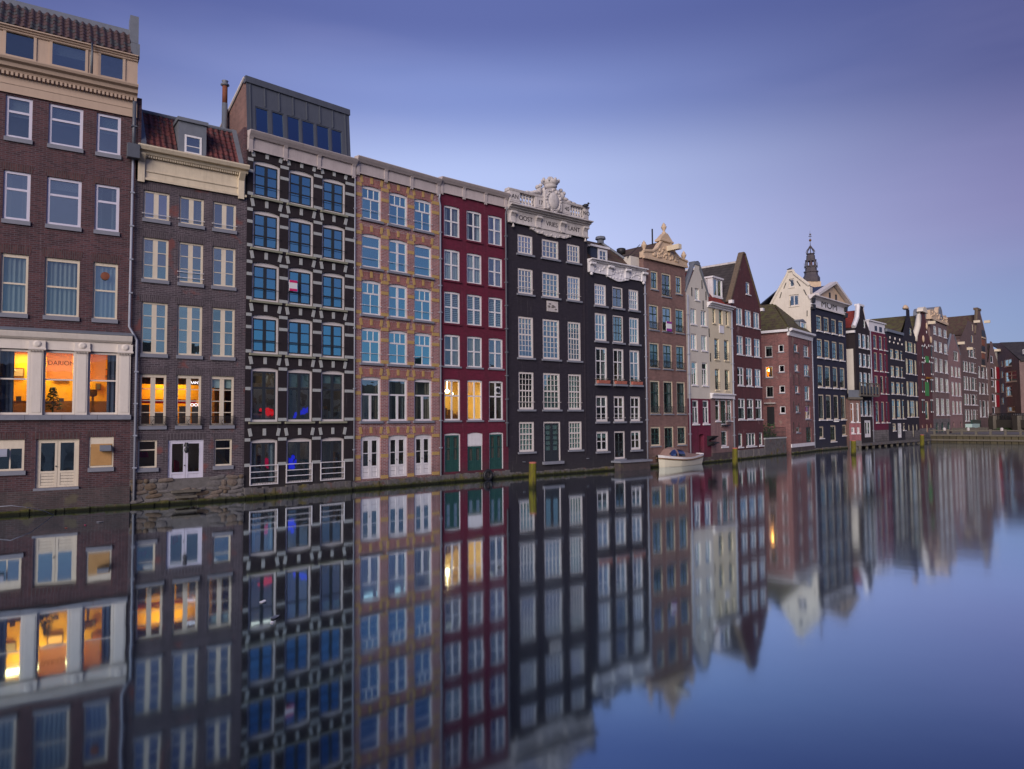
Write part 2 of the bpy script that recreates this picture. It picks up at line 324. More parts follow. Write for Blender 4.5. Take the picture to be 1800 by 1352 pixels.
# ------------------------------------------------------------------ mesh helpers
class MB:
    def __init__(s): s.v = []; s.f = []
    def quad(s, *p):
        n = len(s.v); s.v += [tuple(q) for q in p]; s.f.append(tuple(range(n, n + len(p))))
    poly = quad
    def box(s, x0, x1, y0, y1, z0, z1):
        n = len(s.v)
        s.v += [(x0, y0, z0), (x1, y0, z0), (x1, y1, z0), (x0, y1, z0), (x0, y0, z1), (x1, y0, z1), (x1, y1, z1), (x0, y1, z1)]
        for f in ((0, 3, 2, 1), (4, 5, 6, 7), (0, 1, 5, 4), (1, 2, 6, 5), (2, 3, 7, 6), (3, 0, 4, 7)): s.f.append(tuple(n + i for i in f))
        return s
    def extrude(s, prof, x0, x1):
        """profile of (y, z) points run along x"""
        n = len(s.v); k = len(prof)
        s.v += [(x0, y, z) for y, z in prof] + [(x1, y, z) for y, z in prof]
        for i in range(k): j = (i + 1) % k; s.f.append((n + i, n + j, n + k + j, n + k + i))
        s.f.append(tuple(n + i for i in reversed(range(k)))); s.f.append(tuple(n + k + i for i in range(k))); return s
    def slab(s, pts, y0, y1):
        """outline of (x, z) points given thickness in y"""
        n = len(s.v); k = len(pts)
        s.v += [(x, y0, z) for x, z in pts] + [(x, y1, z) for x, z in pts]
        for i in range(k): j = (i + 1) % k; s.f.append((n + i, n + k + i, n + k + j, n + j))
        s.f.append(tuple(n + i for i in range(k))); s.f.append(tuple(n + k + i for i in reversed(range(k)))); return s
    def sheet(s, pts, t):
        """3-d polygon thickened along its normal"""
        p = [Vector(q) for q in pts]; nn = (p[1] - p[0]).cross(p[2] - p[0]).normalized() * t
        n = len(s.v); k = len(p); s.v += [tuple(q) for q in p] + [tuple(q - nn) for q in p]
        s.f.append(tuple(range(n, n + k))); s.f.append(tuple(n + k + i for i in reversed(range(k))))
        for i in range(k): j = (i + 1) % k; s.f.append((n + i, n + k + i, n + k + j, n + j))
        return s
    def tube(s, path, r, seg=8, r2=None):
        path = [Vector(p) for p in path]; n0 = len(s.v); m = len(path)
        for i, p in enumerate(path):
            d = (path[min(i + 1, m - 1)] - path[max(i - 1, 0)]).normalized()
            a = d.orthogonal().normalized() if abs(d.z) < .99 else Vector((1, 0, 0)); a = (a - d * a.dot(d)).normalized()
            if abs(d.z) < .99: a = Vector((0, 0, 1)) - d * d.z; a.normalize()
            b = d.cross(a); rr = r if r2 is None else r + (r2 - r) * i / max(1, m - 1)
            for k in range(seg):
                t = 2 * math.pi * k / seg; s.v.append(tuple(p + a * math.cos(t) * rr + b * math.sin(t) * rr))
        for i in range(m - 1):
            for k in range(seg):
                q = (k + 1) % seg; s.f.append((n0 + i * seg + k, n0 + i * seg + q, n0 + (i + 1) * seg + q, n0 + (i + 1) * seg + k))
        s.f.append(tuple(n0 + k for k in reversed(range(seg)))); s.f.append(tuple(n0 + (m - 1) * seg + k for k in range(seg))); return s
    def lathe(s, prof, c=(0, 0, 0), seg=10, sx=1, sy=1, ph=0.0):
        n0 = len(s.v); m = len(prof)
        for r, z in prof:
            for k in range(seg):
                t = 2 * math.pi * k / seg + ph; s.v.append((c[0] + r * sx * math.cos(t), c[1] + r * sy * math.sin(t), c[2] + z))
        for i in range(m - 1):
            for k in range(seg):
                q = (k + 1) % seg; s.f.append((n0 + i * seg + k, n0 + i * seg + q, n0 + (i + 1) * seg + q, n0 + (i + 1) * seg + k))
        s.f.append(tuple(n0 + k for k in reversed(range(seg)))); s.f.append(tuple(n0 + (m - 1) * seg + k for k in range(seg))); return s
    def ball(s, c, rx, ry=None, rz=None, seg=10, ring=6):
        ry = ry or rx; rz = rz or rx
        pr = [(max(.02, math.sin(math.pi * i / ring)), -math.cos(math.pi * i / ring)) for i in range(ring + 1)]
        n0 = len(s.v); s.lathe(pr, (0, 0, 0), seg)
        for i in range(n0, len(s.v)): x, y, z = s.v[i]; s.v[i] = (c[0] + x * rx, c[1] + y * ry, c[2] + z * rz)
        return s
    def mesh(s, name, mat, smooth=False):
        me = bpy.data.meshes.new(name); me.from_pydata(s.v, [], s.f); me.materials.append(MATS[mat])
        if smooth: me.shade_smooth()
        me.update(); return me
def link(name, me, parent=None):
    o = bpy.data.objects.new(name, me); COL.objects.link(o)
    if parent is not None: o.parent = parent
    return o
def tag(o, label, cat, group=None, kind=None):
    if label: o['label'] = label
    if cat: o['category'] = cat
    if group: o['group'] = group
    if kind: o['kind'] = kind
    return o
def rot2(a):
    return Matrix.Rotation(a, 4, 'Z')
UNIT = {}
def unit_pane(mat):
    if ('pane', mat) not in UNIT:
        b = MB(); b.box(-.5, .5, -.004, .004, -.5, .5); UNIT['pane', mat] = b.mesh('pane', mat)
    return UNIT['pane', mat]
def unit_box(mat):
    if ('box', mat) not in UNIT:
        b = MB(); b.box(-.5, .5, -.5, .5, -.5, .5); UNIT['box', mat] = b.mesh('block', mat)
    return UNIT['box', mat]

RV = random.Random(77)
class House:
    """a house front through two points of its water line; x runs along the front, y goes into the house, z up"""
    def __init__(s, name, label, a, b, cat='house', root=None, group=None, pts=None):
        P0, P1 = pts if pts else (ground(*a), ground(*b))
        d = P1 - P0; s.W = d.length; s.ang = math.atan2(d.y, d.x); s.P0 = P0
        s.M = Matrix.Translation(P0) @ rot2(s.ang); s.Mi = s.M.inverted()
        if root is None:
            s.root = bpy.data.objects.new(name, None); COL.objects.link(s.root); s.root.matrix_world = s.M; s.root.empty_display_size = .5
            s.rel = Matrix.Identity(4); tag(s.root, label, cat, group)
            s.base = s.M
        else:
            s.root = root.root; s.base = root.base; s.rel = root.base.inverted() @ s.M
        s.holes = []; s.floors = []
    def uv(s, px, py, y=0.0):
        o = s.Mi @ Vector((0, 0, EYE)); d = s.Mi.to_3x3() @ ray(px, py); t = (y - o.y) / d.y
        return (o.x + d.x * t, o.z + d.z * t)
    def U(s, px, py, y=0.0): return s.uv(px, py, y)[0]
    def V(s, px, py, y=0.0): return s.uv(px, py, y)[1]
    def part(s, name, mb, mat, parent=None, smooth=False, kind=None):
        o = link(name, mb.mesh(name, mat, smooth), parent or s.root)
        if parent is None: o.matrix_local = s.rel
        if kind: o['kind'] = kind
        return o
    def block(s, name, mat, c, size, parent=None, ry=0.0, rz=0.0, rx=0.0):
        o = link(name, unit_box(mat), parent or s.root)
        m = Matrix.Translation(c) @ Matrix.Rotation(rz, 4, 'Z') @ Matrix.Rotation(ry, 4, 'Y') @ Matrix.Rotation(rx, 4, 'X') @ Matrix.Diagonal((*size, 1))
        o.matrix_local = m if parent is not None else s.rel @ m
        return o
    def text(s, body, u, v, size, mat, y=-.02, align='CENTER', sx=1.0, name='lettering', depth=.008, shear=0.0, parent=None):
        c = bpy.data.curves.new(name, 'FONT'); c.body = body; c.size = size; c.align_x = align; c.align_y = 'CENTER'; c.extrude = depth
        c.materials.append(MATS[mat]); o = bpy.data.objects.new(name, c); COL.objects.link(o); o.parent = parent or s.root
        m = Matrix.Translation((u, y, v)) @ Matrix.Rotation(math.pi / 2, 4, 'X') @ Matrix.Diagonal((sx, 1, 1, 1))
        o.matrix_local = m if parent is not None else s.rel @ m
        return o
    # ---- wall with openings
    def wall(s, outline, mat, reveal=.12, name='wall'):
        """outline: rows (v, left, right) from bottom to top"""
        mb = MB(); ov = sorted(outline, key=lambda r: r[0])
        def lr(v):
            for (a, l0, r0), (b, l1, r1) in zip(ov, ov[1:]):
                if a <= v <= b and b > a:
                    t = (v - a) / (b - a); return l0 + (l1 - l0) * t, r0 + (r1 - r0) * t
            return ov[-1][1:]
        vs = sorted(set([r[0] for r in ov] + [h[k] for h in s.holes for k in (2, 3)]))
        vs = [v for v in vs if ov[0][0] <= v <= ov[-1][0]]
        for a, b in zip(vs, vs[1:]):
            if b - a < 1e-5: continue
            e = min(1e-4, (b - a) * .01)
            l0, r0 = lr(a + e); l1, r1 = lr(b - e)
            hs = sorted(h for h in s.holes if h[2] <= a + 1e-6 and h[3] >= b - 1e-6)
            c0, c1 = l0, l1
            for h in hs:
                if h[0] > c0 + 1e-4 or h[0] > c1 + 1e-4: mb.quad((c0, 0, a), (h[0], 0, a), (h[0], 0, b), (c1, 0, b))
                c0 = c1 = h[1]
            mb.quad((c0, 0, a), (r0, 0, a), (r1, 0, b), (c1, 0, b))
        for u0, u1, v0, v1, arch in s.holes:
            if not ov[0][0] <= (v0 + v1) / 2 <= ov[-1][0]: continue
            d = reveal
            top = v1 - arch
            mb.quad((u0, 0, v0), (u0, d, v0), (u0, d, top), (u0, 0, top)); mb.quad((u1, d, v0), (u1, 0, v0), (u1, 0, top), (u1, d, top))
            mb.quad((u0, 0, v0), (u1, 0, v0), (u1, d, v0), (u0, d, v0))
            if arch <= 0: mb.quad((u0, d, v1), (u1, d, v1), (u1, 0, v1), (u0, 0, v1))
            else:
                k = 10
                pt = [(u0 + (u1 - u0) * i / k, v1 - arch * (2 * i / k - 1) ** 2) for i in range(k + 1)]
                for (xa, za), (xb, zb) in zip(pt, pt[1:]):
                    mb.quad((xa, 0, za), (xb, 0, zb), (xb, 0, v1), (xa, 0, v1)); mb.quad((xa, d, za), (xb, d, zb), (xb, 0, zb), (xa, 0, za))
        return s.part(name, mb, mat)
    def body(s, depth, top, mat, top_mat='roof_dark', inset=.02, top_l=None, rooms=True, z0=-.4, back=2.4, flat=True, y0=.001):
        """side and back walls, flat top, and the dark rooms behind the windows"""
        W = s.W; mb = MB(); i = inset
        mb.quad((i, depth, z0), (i, y0, z0), (i, y0, top), (i, depth, top)); mb.quad((W - i, y0, z0), (W - i, depth, z0), (W - i, depth, top), (W - i, y0, top))
        mb.quad((W - i, depth, z0), (i, depth, z0), (i, depth, top), (W - i, depth, top))
        s.part('side_wall', mb, mat)
        if flat:
            r = MB(); r.box(i, W - i, y0 + .02, depth, top - .16, top - .01); s.part('flat_roof', r, top_mat)
        if rooms:
            r = MB(); r.box(i + .05, W - i - .05, back, back + .1, 0, top - .2)
            for f in s.floors: r.box(i + .05, W - i - .05, .2, back, f - .12, f + .12)
            n = max(1, int(W / 2.6))
            for k in range(1, n): u = W * k / n; r.box(u - .05, u + .05, .45, back - .02, .1, top - .25)
            s.part('interior', r, 'interior_dark')
    # ---- a window set into the wall
    def window(s, u0, u1, v0, v1, rows=((1, 1),), frame='white_paint', sash=None, glass='glass_grey', fw=.07, sw=.05, tw=.05, mw=.03, cm=None,
               y=.10, arch=0.0, sill=None, sh=.10, so=.06, sproud=.08, panes=True, curtain=None, name='window', hole=True, head=0.0, lintel=None,
               lh=.26, bar=None, barmat='iron_black', inner=True, tilt=.010, depth=.07):
        if hole: s.holes.append((u0, u1, v0, v1, arch))
        if glass in ('glass_grey', 'glass_old'):
            glass += RV.choice(('', '', '_dim', '_bright'))
            if curtain is None and hole:
                q = RV.random()
                if q < .22: curtain = ('sides', RV.choice(('curtain_white', 'curtain_grey', 'curtain_sand')))
                elif q < .38: curtain = ('blind', RV.choice(('curtain_white', 'curtain_grey', 'curtain_teal')))
                elif q < .46: curtain = (RV.choice(('left', 'right')), 'curtain_white')
        mb = MB(); f = fw; hd = fw + arch + head
        mb.box(u0, u0 + f, y, y + depth, v0, v1); mb.box(u1 - f, u1, y, y + depth, v0, v1)
        mb.box(u0 + f, u1 - f, y, y + depth, v1 - hd, v1); mb.box(u0 + f, u1 - f, y, y + depth, v0, v0 + f)
        sb = mb if sash is None else MB()
        a0, a1, b0, b1 = u0 + f, u1 - f, v0 + f, v1 - hd; ys = y + .012; ye = y + depth - .012
        if sash is not None:
            sb.box(a0, a0 + sw, ys, ye, b0, b1); sb.box(a1 - sw, a1, ys, ye, b0, b1); sb.box(a0 + sw, a1 - sw, ys, ye, b1 - sw, b1); sb.box(a0 + sw, a1 - sw, ys, ye, b0, b0 + sw)
            a0 += sw; a1 -= sw; b0 += sw; b1 -= sw
        tot = sum(r[0] for r in rows); z = b1; cells = []; ngap = len(rows) - 1
        gaps = [(r[2] if len(r) > 2 else tw) for r in rows[:-1]]
        H = (b1 - b0) - sum(gaps)
        for k, r in enumerate(rows):
            h = H * r[0] / tot; z0 = z - h; n = r[1]
            ws = [(cm if (cm and n % 2 == 0 and i == n // 2) else mw) for i in range(1, n)]
            pw = ((a1 - a0) - sum(ws)) / n; x = a0
            for i in range(n):
                cells.append((x, x + pw, z0, z)); x += pw
                if i < n - 1:
                    sb.box(x, x + ws[i], ys, ye - .005, z0, z); x += ws[i]
            z = z0
            if k < ngap:
                sb.box(a0, a1, ys - .004, ye, z - gaps[k], z); z -= gaps[k]
        w = s.part(name, mb, frame)
        if sash is not None:
            so_ = s.part('sash', sb, sash, w)
        yg = y + depth * .55
        if panes:
            for x0, x1, z0, z1 in cells:
                p = link('pane', unit_pane(glass), w)
                p.matrix_local = Matrix.Translation(((x0 + x1) / 2, yg, (z0 + z1) / 2)) @ Matrix.Rotation(random.gauss(0, tilt), 4, 'Z') @ Matrix.Rotation(random.gauss(0, tilt), 4, 'X') @ Matrix.Diagonal((x1 - x0 + .02, 1, z1 - z0 + .02, 1))
        else:
            p = link('pane', unit_pane(glass), w)
            p.matrix_local = Matrix.Translation(((a0 + a1) / 2, yg, (b0 + b1) / 2)) @ Matrix.Rotation(random.gauss(0, tilt), 4, 'Z') @ Matrix.Rotation(random.gauss(0, tilt), 4, 'X') @ Matrix.Diagonal((a1 - a0, 1, b1 - b0, 1))
        if sill:
            s.block('sill', sill, ((u0 + u1) / 2, (y - sproud) / 2 + .01, v0 - sh / 2 - .001), (u1 - u0 + 2 * so, y + sproud + .02, sh), w)
        if lintel:
            l = MB(); l.slab([(u0 - .05, v1 + .003), (u1 + .05, v1 + .003), (u1 + .12, v1 + lh), (u0 - .12, v1 + lh)], -.008, .05); s.part('brick_lintel', l, lintel, w)
        if bar:
            for bz in bar:
                t = MB(); zz = v0 + (v1 - v0) * bz; t.tube([(u0 - .03, -.03, zz), (u1 + .03, -.03, zz)], .014, 5); t.box(u0 - .04, u0 - .02, -.04, .01, zz - .02, zz + .02); t.box(u1 + .02, u1 + .04, -.04, .01, zz - .02, zz + .02)
                s.part('safety_bar', t, barmat, w)
        if curtain: s.curtain(w, curtain, u0 + f, u1 - f, v0 + f, v1 - hd, y + depth + .06)
        w['cells'] = 0; del w['cells']
        return w
    def curtain(s, w, spec, u0, u1, v0, v1, y):
        kind, mat = spec; W = u1 - u0
        def drape(a, b, z0, z1):
            mb = MB(); n = max(6, int((b - a) / .035)); ph = random.random() * 6
            pts = [(a + (b - a) * i / n, y + .035 * math.sin(i * 1.35 + ph) + .015 * math.sin(i * .5)) for i in range(n + 1)]
            for (xa, ya), (xb, yb) in zip(pts, pts[1:]): mb.quad((xa, ya, z0), (xb, yb, z0), (xb, yb, z1), (xa, ya, z1))
            s.part('curtain', mb, mat, w)
        if kind == 'full': drape(u0, u1, v0, v1)
        elif kind == 'sides': drape(u0, u0 + W * .24, v0, v1); drape(u1 - W * .24, u1, v0, v1)
        elif kind == 'left': drape(u0, u0 + W * .5, v0, v1)
        elif kind == 'right': drape(u0 + W * .55, u1, v0, v1)
        elif kind == 'edge': drape(u0 + W * .78, u1, v0, v1)
        elif kind == 'low': drape(u0, u1, v0, v0 + (v1 - v0) * .5)
        elif kind == 'blind':
            h = (v1 - v0) * random.choice((.2, .3, .45)); mb = MB(); mb.box(u0, u1, y, y + .01, v1 - h, v1); s.part('roller_blind', mb, mat, w)
        elif kind == 'slats':
            n = max(5, int((v1 - v0) / .11))
            for i in range(n): s.block('slat', mat, ((u0 + u1) / 2, y + .01, v0 + (i + .5) * (v1 - v0) / n), (W, .02, (v1 - v0) / n * .55), w)
    def moulding(s, name, prof, mat, u0=None, u1=None, parent=None):
        mb = MB(); mb.extrude(prof, 0 if u0 is None else u0, s.W if u1 is None else u1); return s.part(name, mb, mat, parent)
    def pipe(s, path, r=.05, mat='pipe_zinc', name='drainpipe', brackets=True):
        mb = MB(); mb.tube(path, r, 8); o = s.part(name, mb, mat, smooth=True)
        if brackets:
            k = MB()
            for (a, b) in zip(path, path[1:]):
                if abs(a[2] - b[2]) > 1.2:
                    n = int(abs(a[2] - b[2]) / 1.6)
                    for i in range(1, n + 1): z = a[2] + (b[2] - a[2]) * i / (n + 1); k.box(a[0] - r * 1.5, a[0] + r * 1.5, a[1] - r * 1.3, a[1] + r * 1.6, z - .03, z + .03)
            if k.v: s.part('bracket', k, mat, o)
        return o
    def plinth(s, z1, mat='quay_moss', proud=.22, u0=None, u1=None, name='plinth'):
        mb = MB(); a = 0 if u0 is None else u0; b = s.W if u1 is None else u1; n = 1 if mat == 'plinth_brick' else max(2, int((b - a) / .28)); random.seed(int(b * 100))
        for i in range(n):
            x0 = a + (b - a) * i / n; x1 = a + (b - a) * (i + 1) / n; mb.box(x0, x1, -proud - random.uniform(-.03, .05), .02, -.6, z1 + random.uniform(-.045, .045) * (1 if z1 < .5 else .4))
        return s.part(name, mb, mat)
def grid(h, cols, yref, rows, xref):
    us = [(h.U(a, yref), h.U(b, yref)) for a, b in cols]; vs = [(h.V(xref, b), h.V(xref, a)) for a, b in rows]
    return us, vs
def cornice_prof(z0, z1, proud, steps=4):
    """stepped moulding growing outwards to the top, as (y, z)"""
    p = [(.02, z0), (-.04, z0)]; h = z1 - z0
    for k in range(steps):
        t = (k + 1) / steps; y = -.04 - (proud - .04) * t ** 1.6; p += [(y, z0 + h * (k + .35) / steps), (y, z0 + h * (k + 1) / steps)]
    return p + [(.02, z1)]
# ------------------------------------------------------------------ tools for the near houses
def tile_mesh(mat, w, l):
    key = ('tile', mat, round(w, 3), round(l, 3))
    if key not in UNIT:
        b = MB(); n = 6; t = .018
        pf = [(-w * .5 + w * 1.08 * i / n, .035 * math.sin(2 * math.pi * i / n + .6)) for i in range(n + 1)]
        for (xa, za), (xb, zb) in zip(pf, pf[1:]):
            b.quad((xa, 0, za + t + .02), (xb, 0, zb + t + .02), (xb, l * 1.15, zb + t), (xa, l * 1.15, za + t))
            b.quad((xa, 0, za), (xb, 0, zb), (xb, 0, zb + t + .02), (xa, 0, za + t + .02))
        UNIT[key] = b.mesh('roof_tile', mat)
    return UNIT[key]
def tiles(h, u0, u1, y0, z0, y1, z1, tw, tl, mats, parent, skip=None):
    L = math.hypot(y1 - y0, z1 - z0); a = math.atan2(z1 - z0, y1 - y0)
    nc = max(1, round((u1 - u0) / tw)); nr = max(1, round(L / tl)); w = (u1 - u0) / nc; l = L / nr
    for r in range(nr):
        for c in range(nc):
            x = u0 + (c + .5) * w; t = r * l
            if skip and skip(x, (r + .5) / nr): continue
            o = link('roof_tile', tile_mesh(random.choice(mats), w, l), parent)
            o.matrix_local = Matrix.Translation((x + random.gauss(0, .006), y0 + math.cos(a) * t, z0 + math.sin(a) * t)) @ Matrix.Rotation(a + random.gauss(0, .015), 4, 'X') @ Matrix.Rotation(random.gauss(0, .012), 4, 'Z')
def lit_room(h, u0, u1, v0, v1, y0, y1, mat, power, color, floor_mat='room_brown', lamp_y=None, size=.8, name='lit_room', lamp_u=None, lamp_w=None):
    b = MB()
    b.quad((u0, y1, v0), (u1, y1, v0), (u1, y1, v1), (u0, y1, v1)); b.quad((u0, y0, v0), (u0, y1, v0), (u0, y1, v1), (u0, y0, v1))
    b.quad((u1, y1, v0), (u1, y0, v0), (u1, y0, v1), (u1, y1, v1)); b.quad((u0, y0, v1), (u0, y1, v1), (u1, y1, v1), (u1, y0, v1))
    o = h.part(name, b, mat)
    f = MB(); f.box(u0, u1, y0, y1, v0 - .05, v0 + .01); h.part('floor', f, floor_mat, o)
    ld = bpy.data.lights.new('room_lamp', 'AREA'); ld.energy = power; ld.color = color; ld.shape = 'RECTANGLE'; ld.size = lamp_w or (u1 - u0) * .7; ld.size_y = size
    lo = bpy.data.objects.new('room_lamp', ld); COL.objects.link(lo); lo.parent = h.root
    lo.matrix_local = h.rel @ Matrix.Translation((lamp_u or (u0 + u1) / 2, lamp_y or (y0 + y1) / 2, v1 - .06))
    return o
def dim_room(h, u0, u1, v0, v1, power, seed, color=(1.0, .80, .62), y1=2.3):
    rm = lit_room(h, u0, u1, v0, v1, .45, y1, 'interior_warm', power, color, 'room_brown', name='furnished_room')
    r = random.Random(seed); x = u0 + .15
    while x < u1 - .5:
        w = r.uniform(.25, .8); d = r.uniform(.7, 1.7); hh = (v1 - v0) * r.choice((.16, .22, .28, .45, .6)); m = r.choice(('room_brown', 'curtain_grey', 'curtain_white', 'plywood', 'sash_green', 'terracotta', 'curtain_blue', 'lead'))
        k = MB(); k.box(x, x + w, d, d + .35, v0 + hh - .06, v0 + hh)
        for a in (x, x + w - .05): k.box(a, a + .05, d, d + .3, v0, v0 + hh - .06)
        if hh > 1: 
            for q in range(1, 4): k.box(x, x + w, d, d + .3, v0 + hh * q / 4, v0 + hh * q / 4 + .04)
        else:
            for q in range(3): a = x + w * (q + .2) / 3; k.box(a, a + .1, d + .05, d + .15, v0 + hh, v0 + hh + r.uniform(.08, .3))
        h.part('furniture', k, m, rm); x += w + r.uniform(.05, .35)
    return rm
def door_leafs(h, u0, u1, v0, v1, frame, leaf, glass, panel_frac=.3, rows=1, planks=3, arch=0.0, y=.12, fw=.08, curtain=None, hole=True, leaf_w=.09, mid=None, name='door', head=0.0):
    """double door: glazed above, boarded panels below"""
    if hole: h.holes.append((u0, u1, v0, v1, arch))
    m = MB(); d = .07; m.box(u0, u0 + fw, y, y + d, v0, v1); m.box(u1 - fw, u1, y, y + d, v0, v1); m.box(u0 + fw, u1 - fw, y, y + d, v1 - fw - arch - head, v1)
    o = h.part(name, m, frame); a0, a1, b1 = u0 + fw, u1 - fw, v1 - fw - arch - head; c = (a0 + a1) / 2
    for x0, x1 in ((a0, c - .006), (c + .006, a1)):
        l = MB(); s = leaf_w; zp = v0 + (b1 - v0) * panel_frac; ys, ye = y + .01, y + .055
        l.box(x0, x0 + s, ys, ye, v0, b1); l.box(x1 - s, x1, ys, ye, v0, b1); l.box(x0 + s, x1 - s, ys, ye, b1 - s, b1); l.box(x0 + s, x1 - s, ys, ye, zp - s * .6, zp + s * .4); l.box(x0 + s, x1 - s, ys, ye, v0, v0 + s)
        zz = [zp + s * .4 + (b1 - s - zp - s * .4) * i / rows for i in range(rows + 1)]
        for z in zz[1:-1]: l.box(x0 + s, x1 - s, ys, ye, z - .02, z + .02)
        lf = h.part('door_leaf', l, leaf, o)
        lo, hi = v0 + s, zp - s * .6
        for i in range(planks):
            za, zb = lo + (hi - lo) * i / planks + .008, lo + (hi - lo) * (i + 1) / planks - .008
            h.block('panel', leaf, ((x0 + x1) / 2, y + .036, (za + zb) / 2), (x1 - x0 - 2 * s, .02, zb - za), lf)
        for za, zb in zip(zz, zz[1:]):
            p = link('pane', unit_pane(glass), lf); p.matrix_local = Matrix.Translation(((x0 + x1) / 2, y + .04, (za + zb) / 2)) @ Matrix.Rotation(random.gauss(0, .006), 4, 'Z') @ Matrix.Diagonal((x1 - x0 - 2 * s + .02, 1, zb - za + .01, 1))
        if curtain:
            cu = MB(); cu.box(x0 + s, x1 - s, y + .09, y + .10, zp, b1 - s); h.part('curtain', cu, curtain, lf)
    k = MB(); k.ball((c - .05, y - .02, v0 + (b1 - v0) * .45), .03, seg=6, ring=4); h.part('handle', k, 'iron_black', o)
    return o
CH = [(-30, 908), (227, 891.5), (428, 877.5), (622, 861.5), (773, 849), (894, 840), (1037, 830), (1137, 822.5), (1211, 816.5), (1251, 813), (1291, 809), (1343, 803.5)]

# ------------------------------------------------------------------ plum brick house with the jeweller's lit shop windows
h = House('canal_house', 'tall plum brick house with cream attic, dark tiled roof and glowing orange shop windows', CH[0], CH[1], group='canal houses rising from the water')
V = lambda y: h.V(113, y); W = h.W
us, vs = grid(h, [(5, 53), (82, 143), (167, 210)], 350, [(186, 257.5), (314, 397.5), (455, 556.5)], 113)
curt = {(1, 0): ('blind', 'curtain_teal')}
for r, (v0, v1) in enumerate(vs):
    for c, (u0, u1) in enumerate(us):
        if r < 2:
            h.window(u0, u1, v0, v1, ((.34, 1, .09), (.66, 1)), 'lilac_paint', glass='glass_grey', fw=.11, sill='stone_blue', sh=.17, so=.03, lintel='brick_plum_soldier' if r else None, lh=.3, y=.06, curtain=('blind', 'curtain_grey') if c == 1 else None)
        else:
            h.window(u0, u1, v0, v1, ((.48, 1, .07), (.52, 1)), 'cream_paint', glass='glass_old', fw=.08, head=.06, sill='stone_blue', sh=.17, so=.03, lintel='brick_plum_soldier', lh=.36, y=.07, curtain=('full', 'curtain_grey'))
fan = MB(); fu, fv = h.uv(185, 485); fan.lathe([(.13, 0), (.17, .02), (.17, .06), (.05, .07)], (0, 0, 0), 14)
fo = h.part('vent_fan', fan, 'rust'); fo.matrix_local = Matrix.Translation((fu, .07, fv)) @ Matrix.Rotation(math.pi / 2, 4, 'X')
# shop windows
us2 = [(h.U(-6, 670), h.U(52, 670)), (h.U(75.5, 670), h.U(132.5, 670)), (h.U(154, 670), h.U(208, 670))]
sv0, sv1 = V(729), V(617)
wsplit = .45
for c, (u0, u1) in enumerate(us2):
    w = h.window(u0, u1, sv0, sv1, ((wsplit, 1, .06), (1 - wsplit, 1)), 'shop_paint', glass='glass_clear', fw=.09, y=.04)
    sh = MB(); zt = sv1 - .1; zb = sv0 + (sv1 - sv0) * (1 - wsplit) + .02
    x1 = u1 - .1 if c != 2 else u0 + (u1 - u0) * .58
    if c: sh.box(u0 + .1, x1, .17, .175, zb, zt); h.part('window_shade', sh, 'shade_lit', w)
    if c == 1:
        h.text('DARION', (u0 + u1) / 2 + .06, zb + (zt - zb) * .62, .25, 'letter_gold', y=.155, sx=.98, parent=w, depth=.012)
    if c == 2: h.curtain(w, ('edge', 'curtain_blue'), u0 - .62 * (u1 - u0), u1, sv0, sv1, .3)
    if c == 0: h.curtain(w, ('edge', 'curtain_blue'), u0 - 1.6, u0 + .55, sv0, sv1, .3)
front = MB(); ct = V(586); fb = V(617)
front.box(0, W - .05, -.06, .03, fb + .02, fb + .42); front.extrude([(.0, fb + .42), (-.12, fb + .42), (-.2, fb + .5), (-.26, ct - .05), (-.26, ct), (0, ct + .05)], 0, W - .02)
fo = h.part('shop_fascia', front, 'shop_paint')
edges = [0] + [x for u in us2 for x in u] + [W - .05]
for i in range(0, len(edges), 2):
    a, b = edges[i] + (.0 if i else .0), edges[i + 1]
    if b - a < .05: continue
    p = MB(); p.box(a + .005, b - .005, -.09, .03, sv0 - .1, fb + .02); p.box(a + .06, b - .06, -.11, -.088, sv0 + .1, fb - .12)
    po = h.part('pilaster', p, 'shop_paint')
    if i:
        k = MB(); m = (a + b) / 2; k.box(a - .06, b + .06, -.15, -.05, fb - .03, fb + .36); k.extrude([(-.15, fb - .03), (-.2, fb + .0), (-.2, fb + .05), (-.15, fb + .08)], a - .08, b + .08)
        for j in range(5): k.box(a - .04 + j * (b - a + .08) / 5, a - .04 + (j + .5) * (b - a + .08) / 5, -.19, -.14, fb - .07, fb - .03)
        ko = h.part('bracket', k, 'shop_paint', po)
        q = MB(); q.lathe([(.14, 0), (.13, .03), (.08, .05)], (0, 0, 0), 14); qo = h.part('roundel', q, 'shop_paint', po); qo.matrix_local = Matrix.Translation((m, -.145, fb + .24)) @ Matrix.Rotation(math.pi / 2, 4, 'X')
lm = MB(); lm.extrude([(-.3, ct + .01), (-.28, ct + .05), (0, ct + .16), (.01, ct)], 0, W - .01); h.part('lead_flashing', lm, 'lead')
sl = MB()
for i in range(4): sl.box(W * i / 4 + .006, W * (i + 1) / 4 - .006, -.14, .1, V(738), V(729.4))
h.part('shop_sill', sl, 'stone_blue')
room = lit_room(h, .15, W - .15, sv0 - .02, sv1 + .1, .35, 2.3, 'room_amber', 150, (1.0, .72, .26), size=.5, lamp_y=1.7, lamp_w=2.6, lamp_u=W * .42)
dd = MB(); dd.box(.2, W - .2, 2.22, 2.29, sv0, sv0 + .62); h.part('panelling', dd, 'room_brown', room)
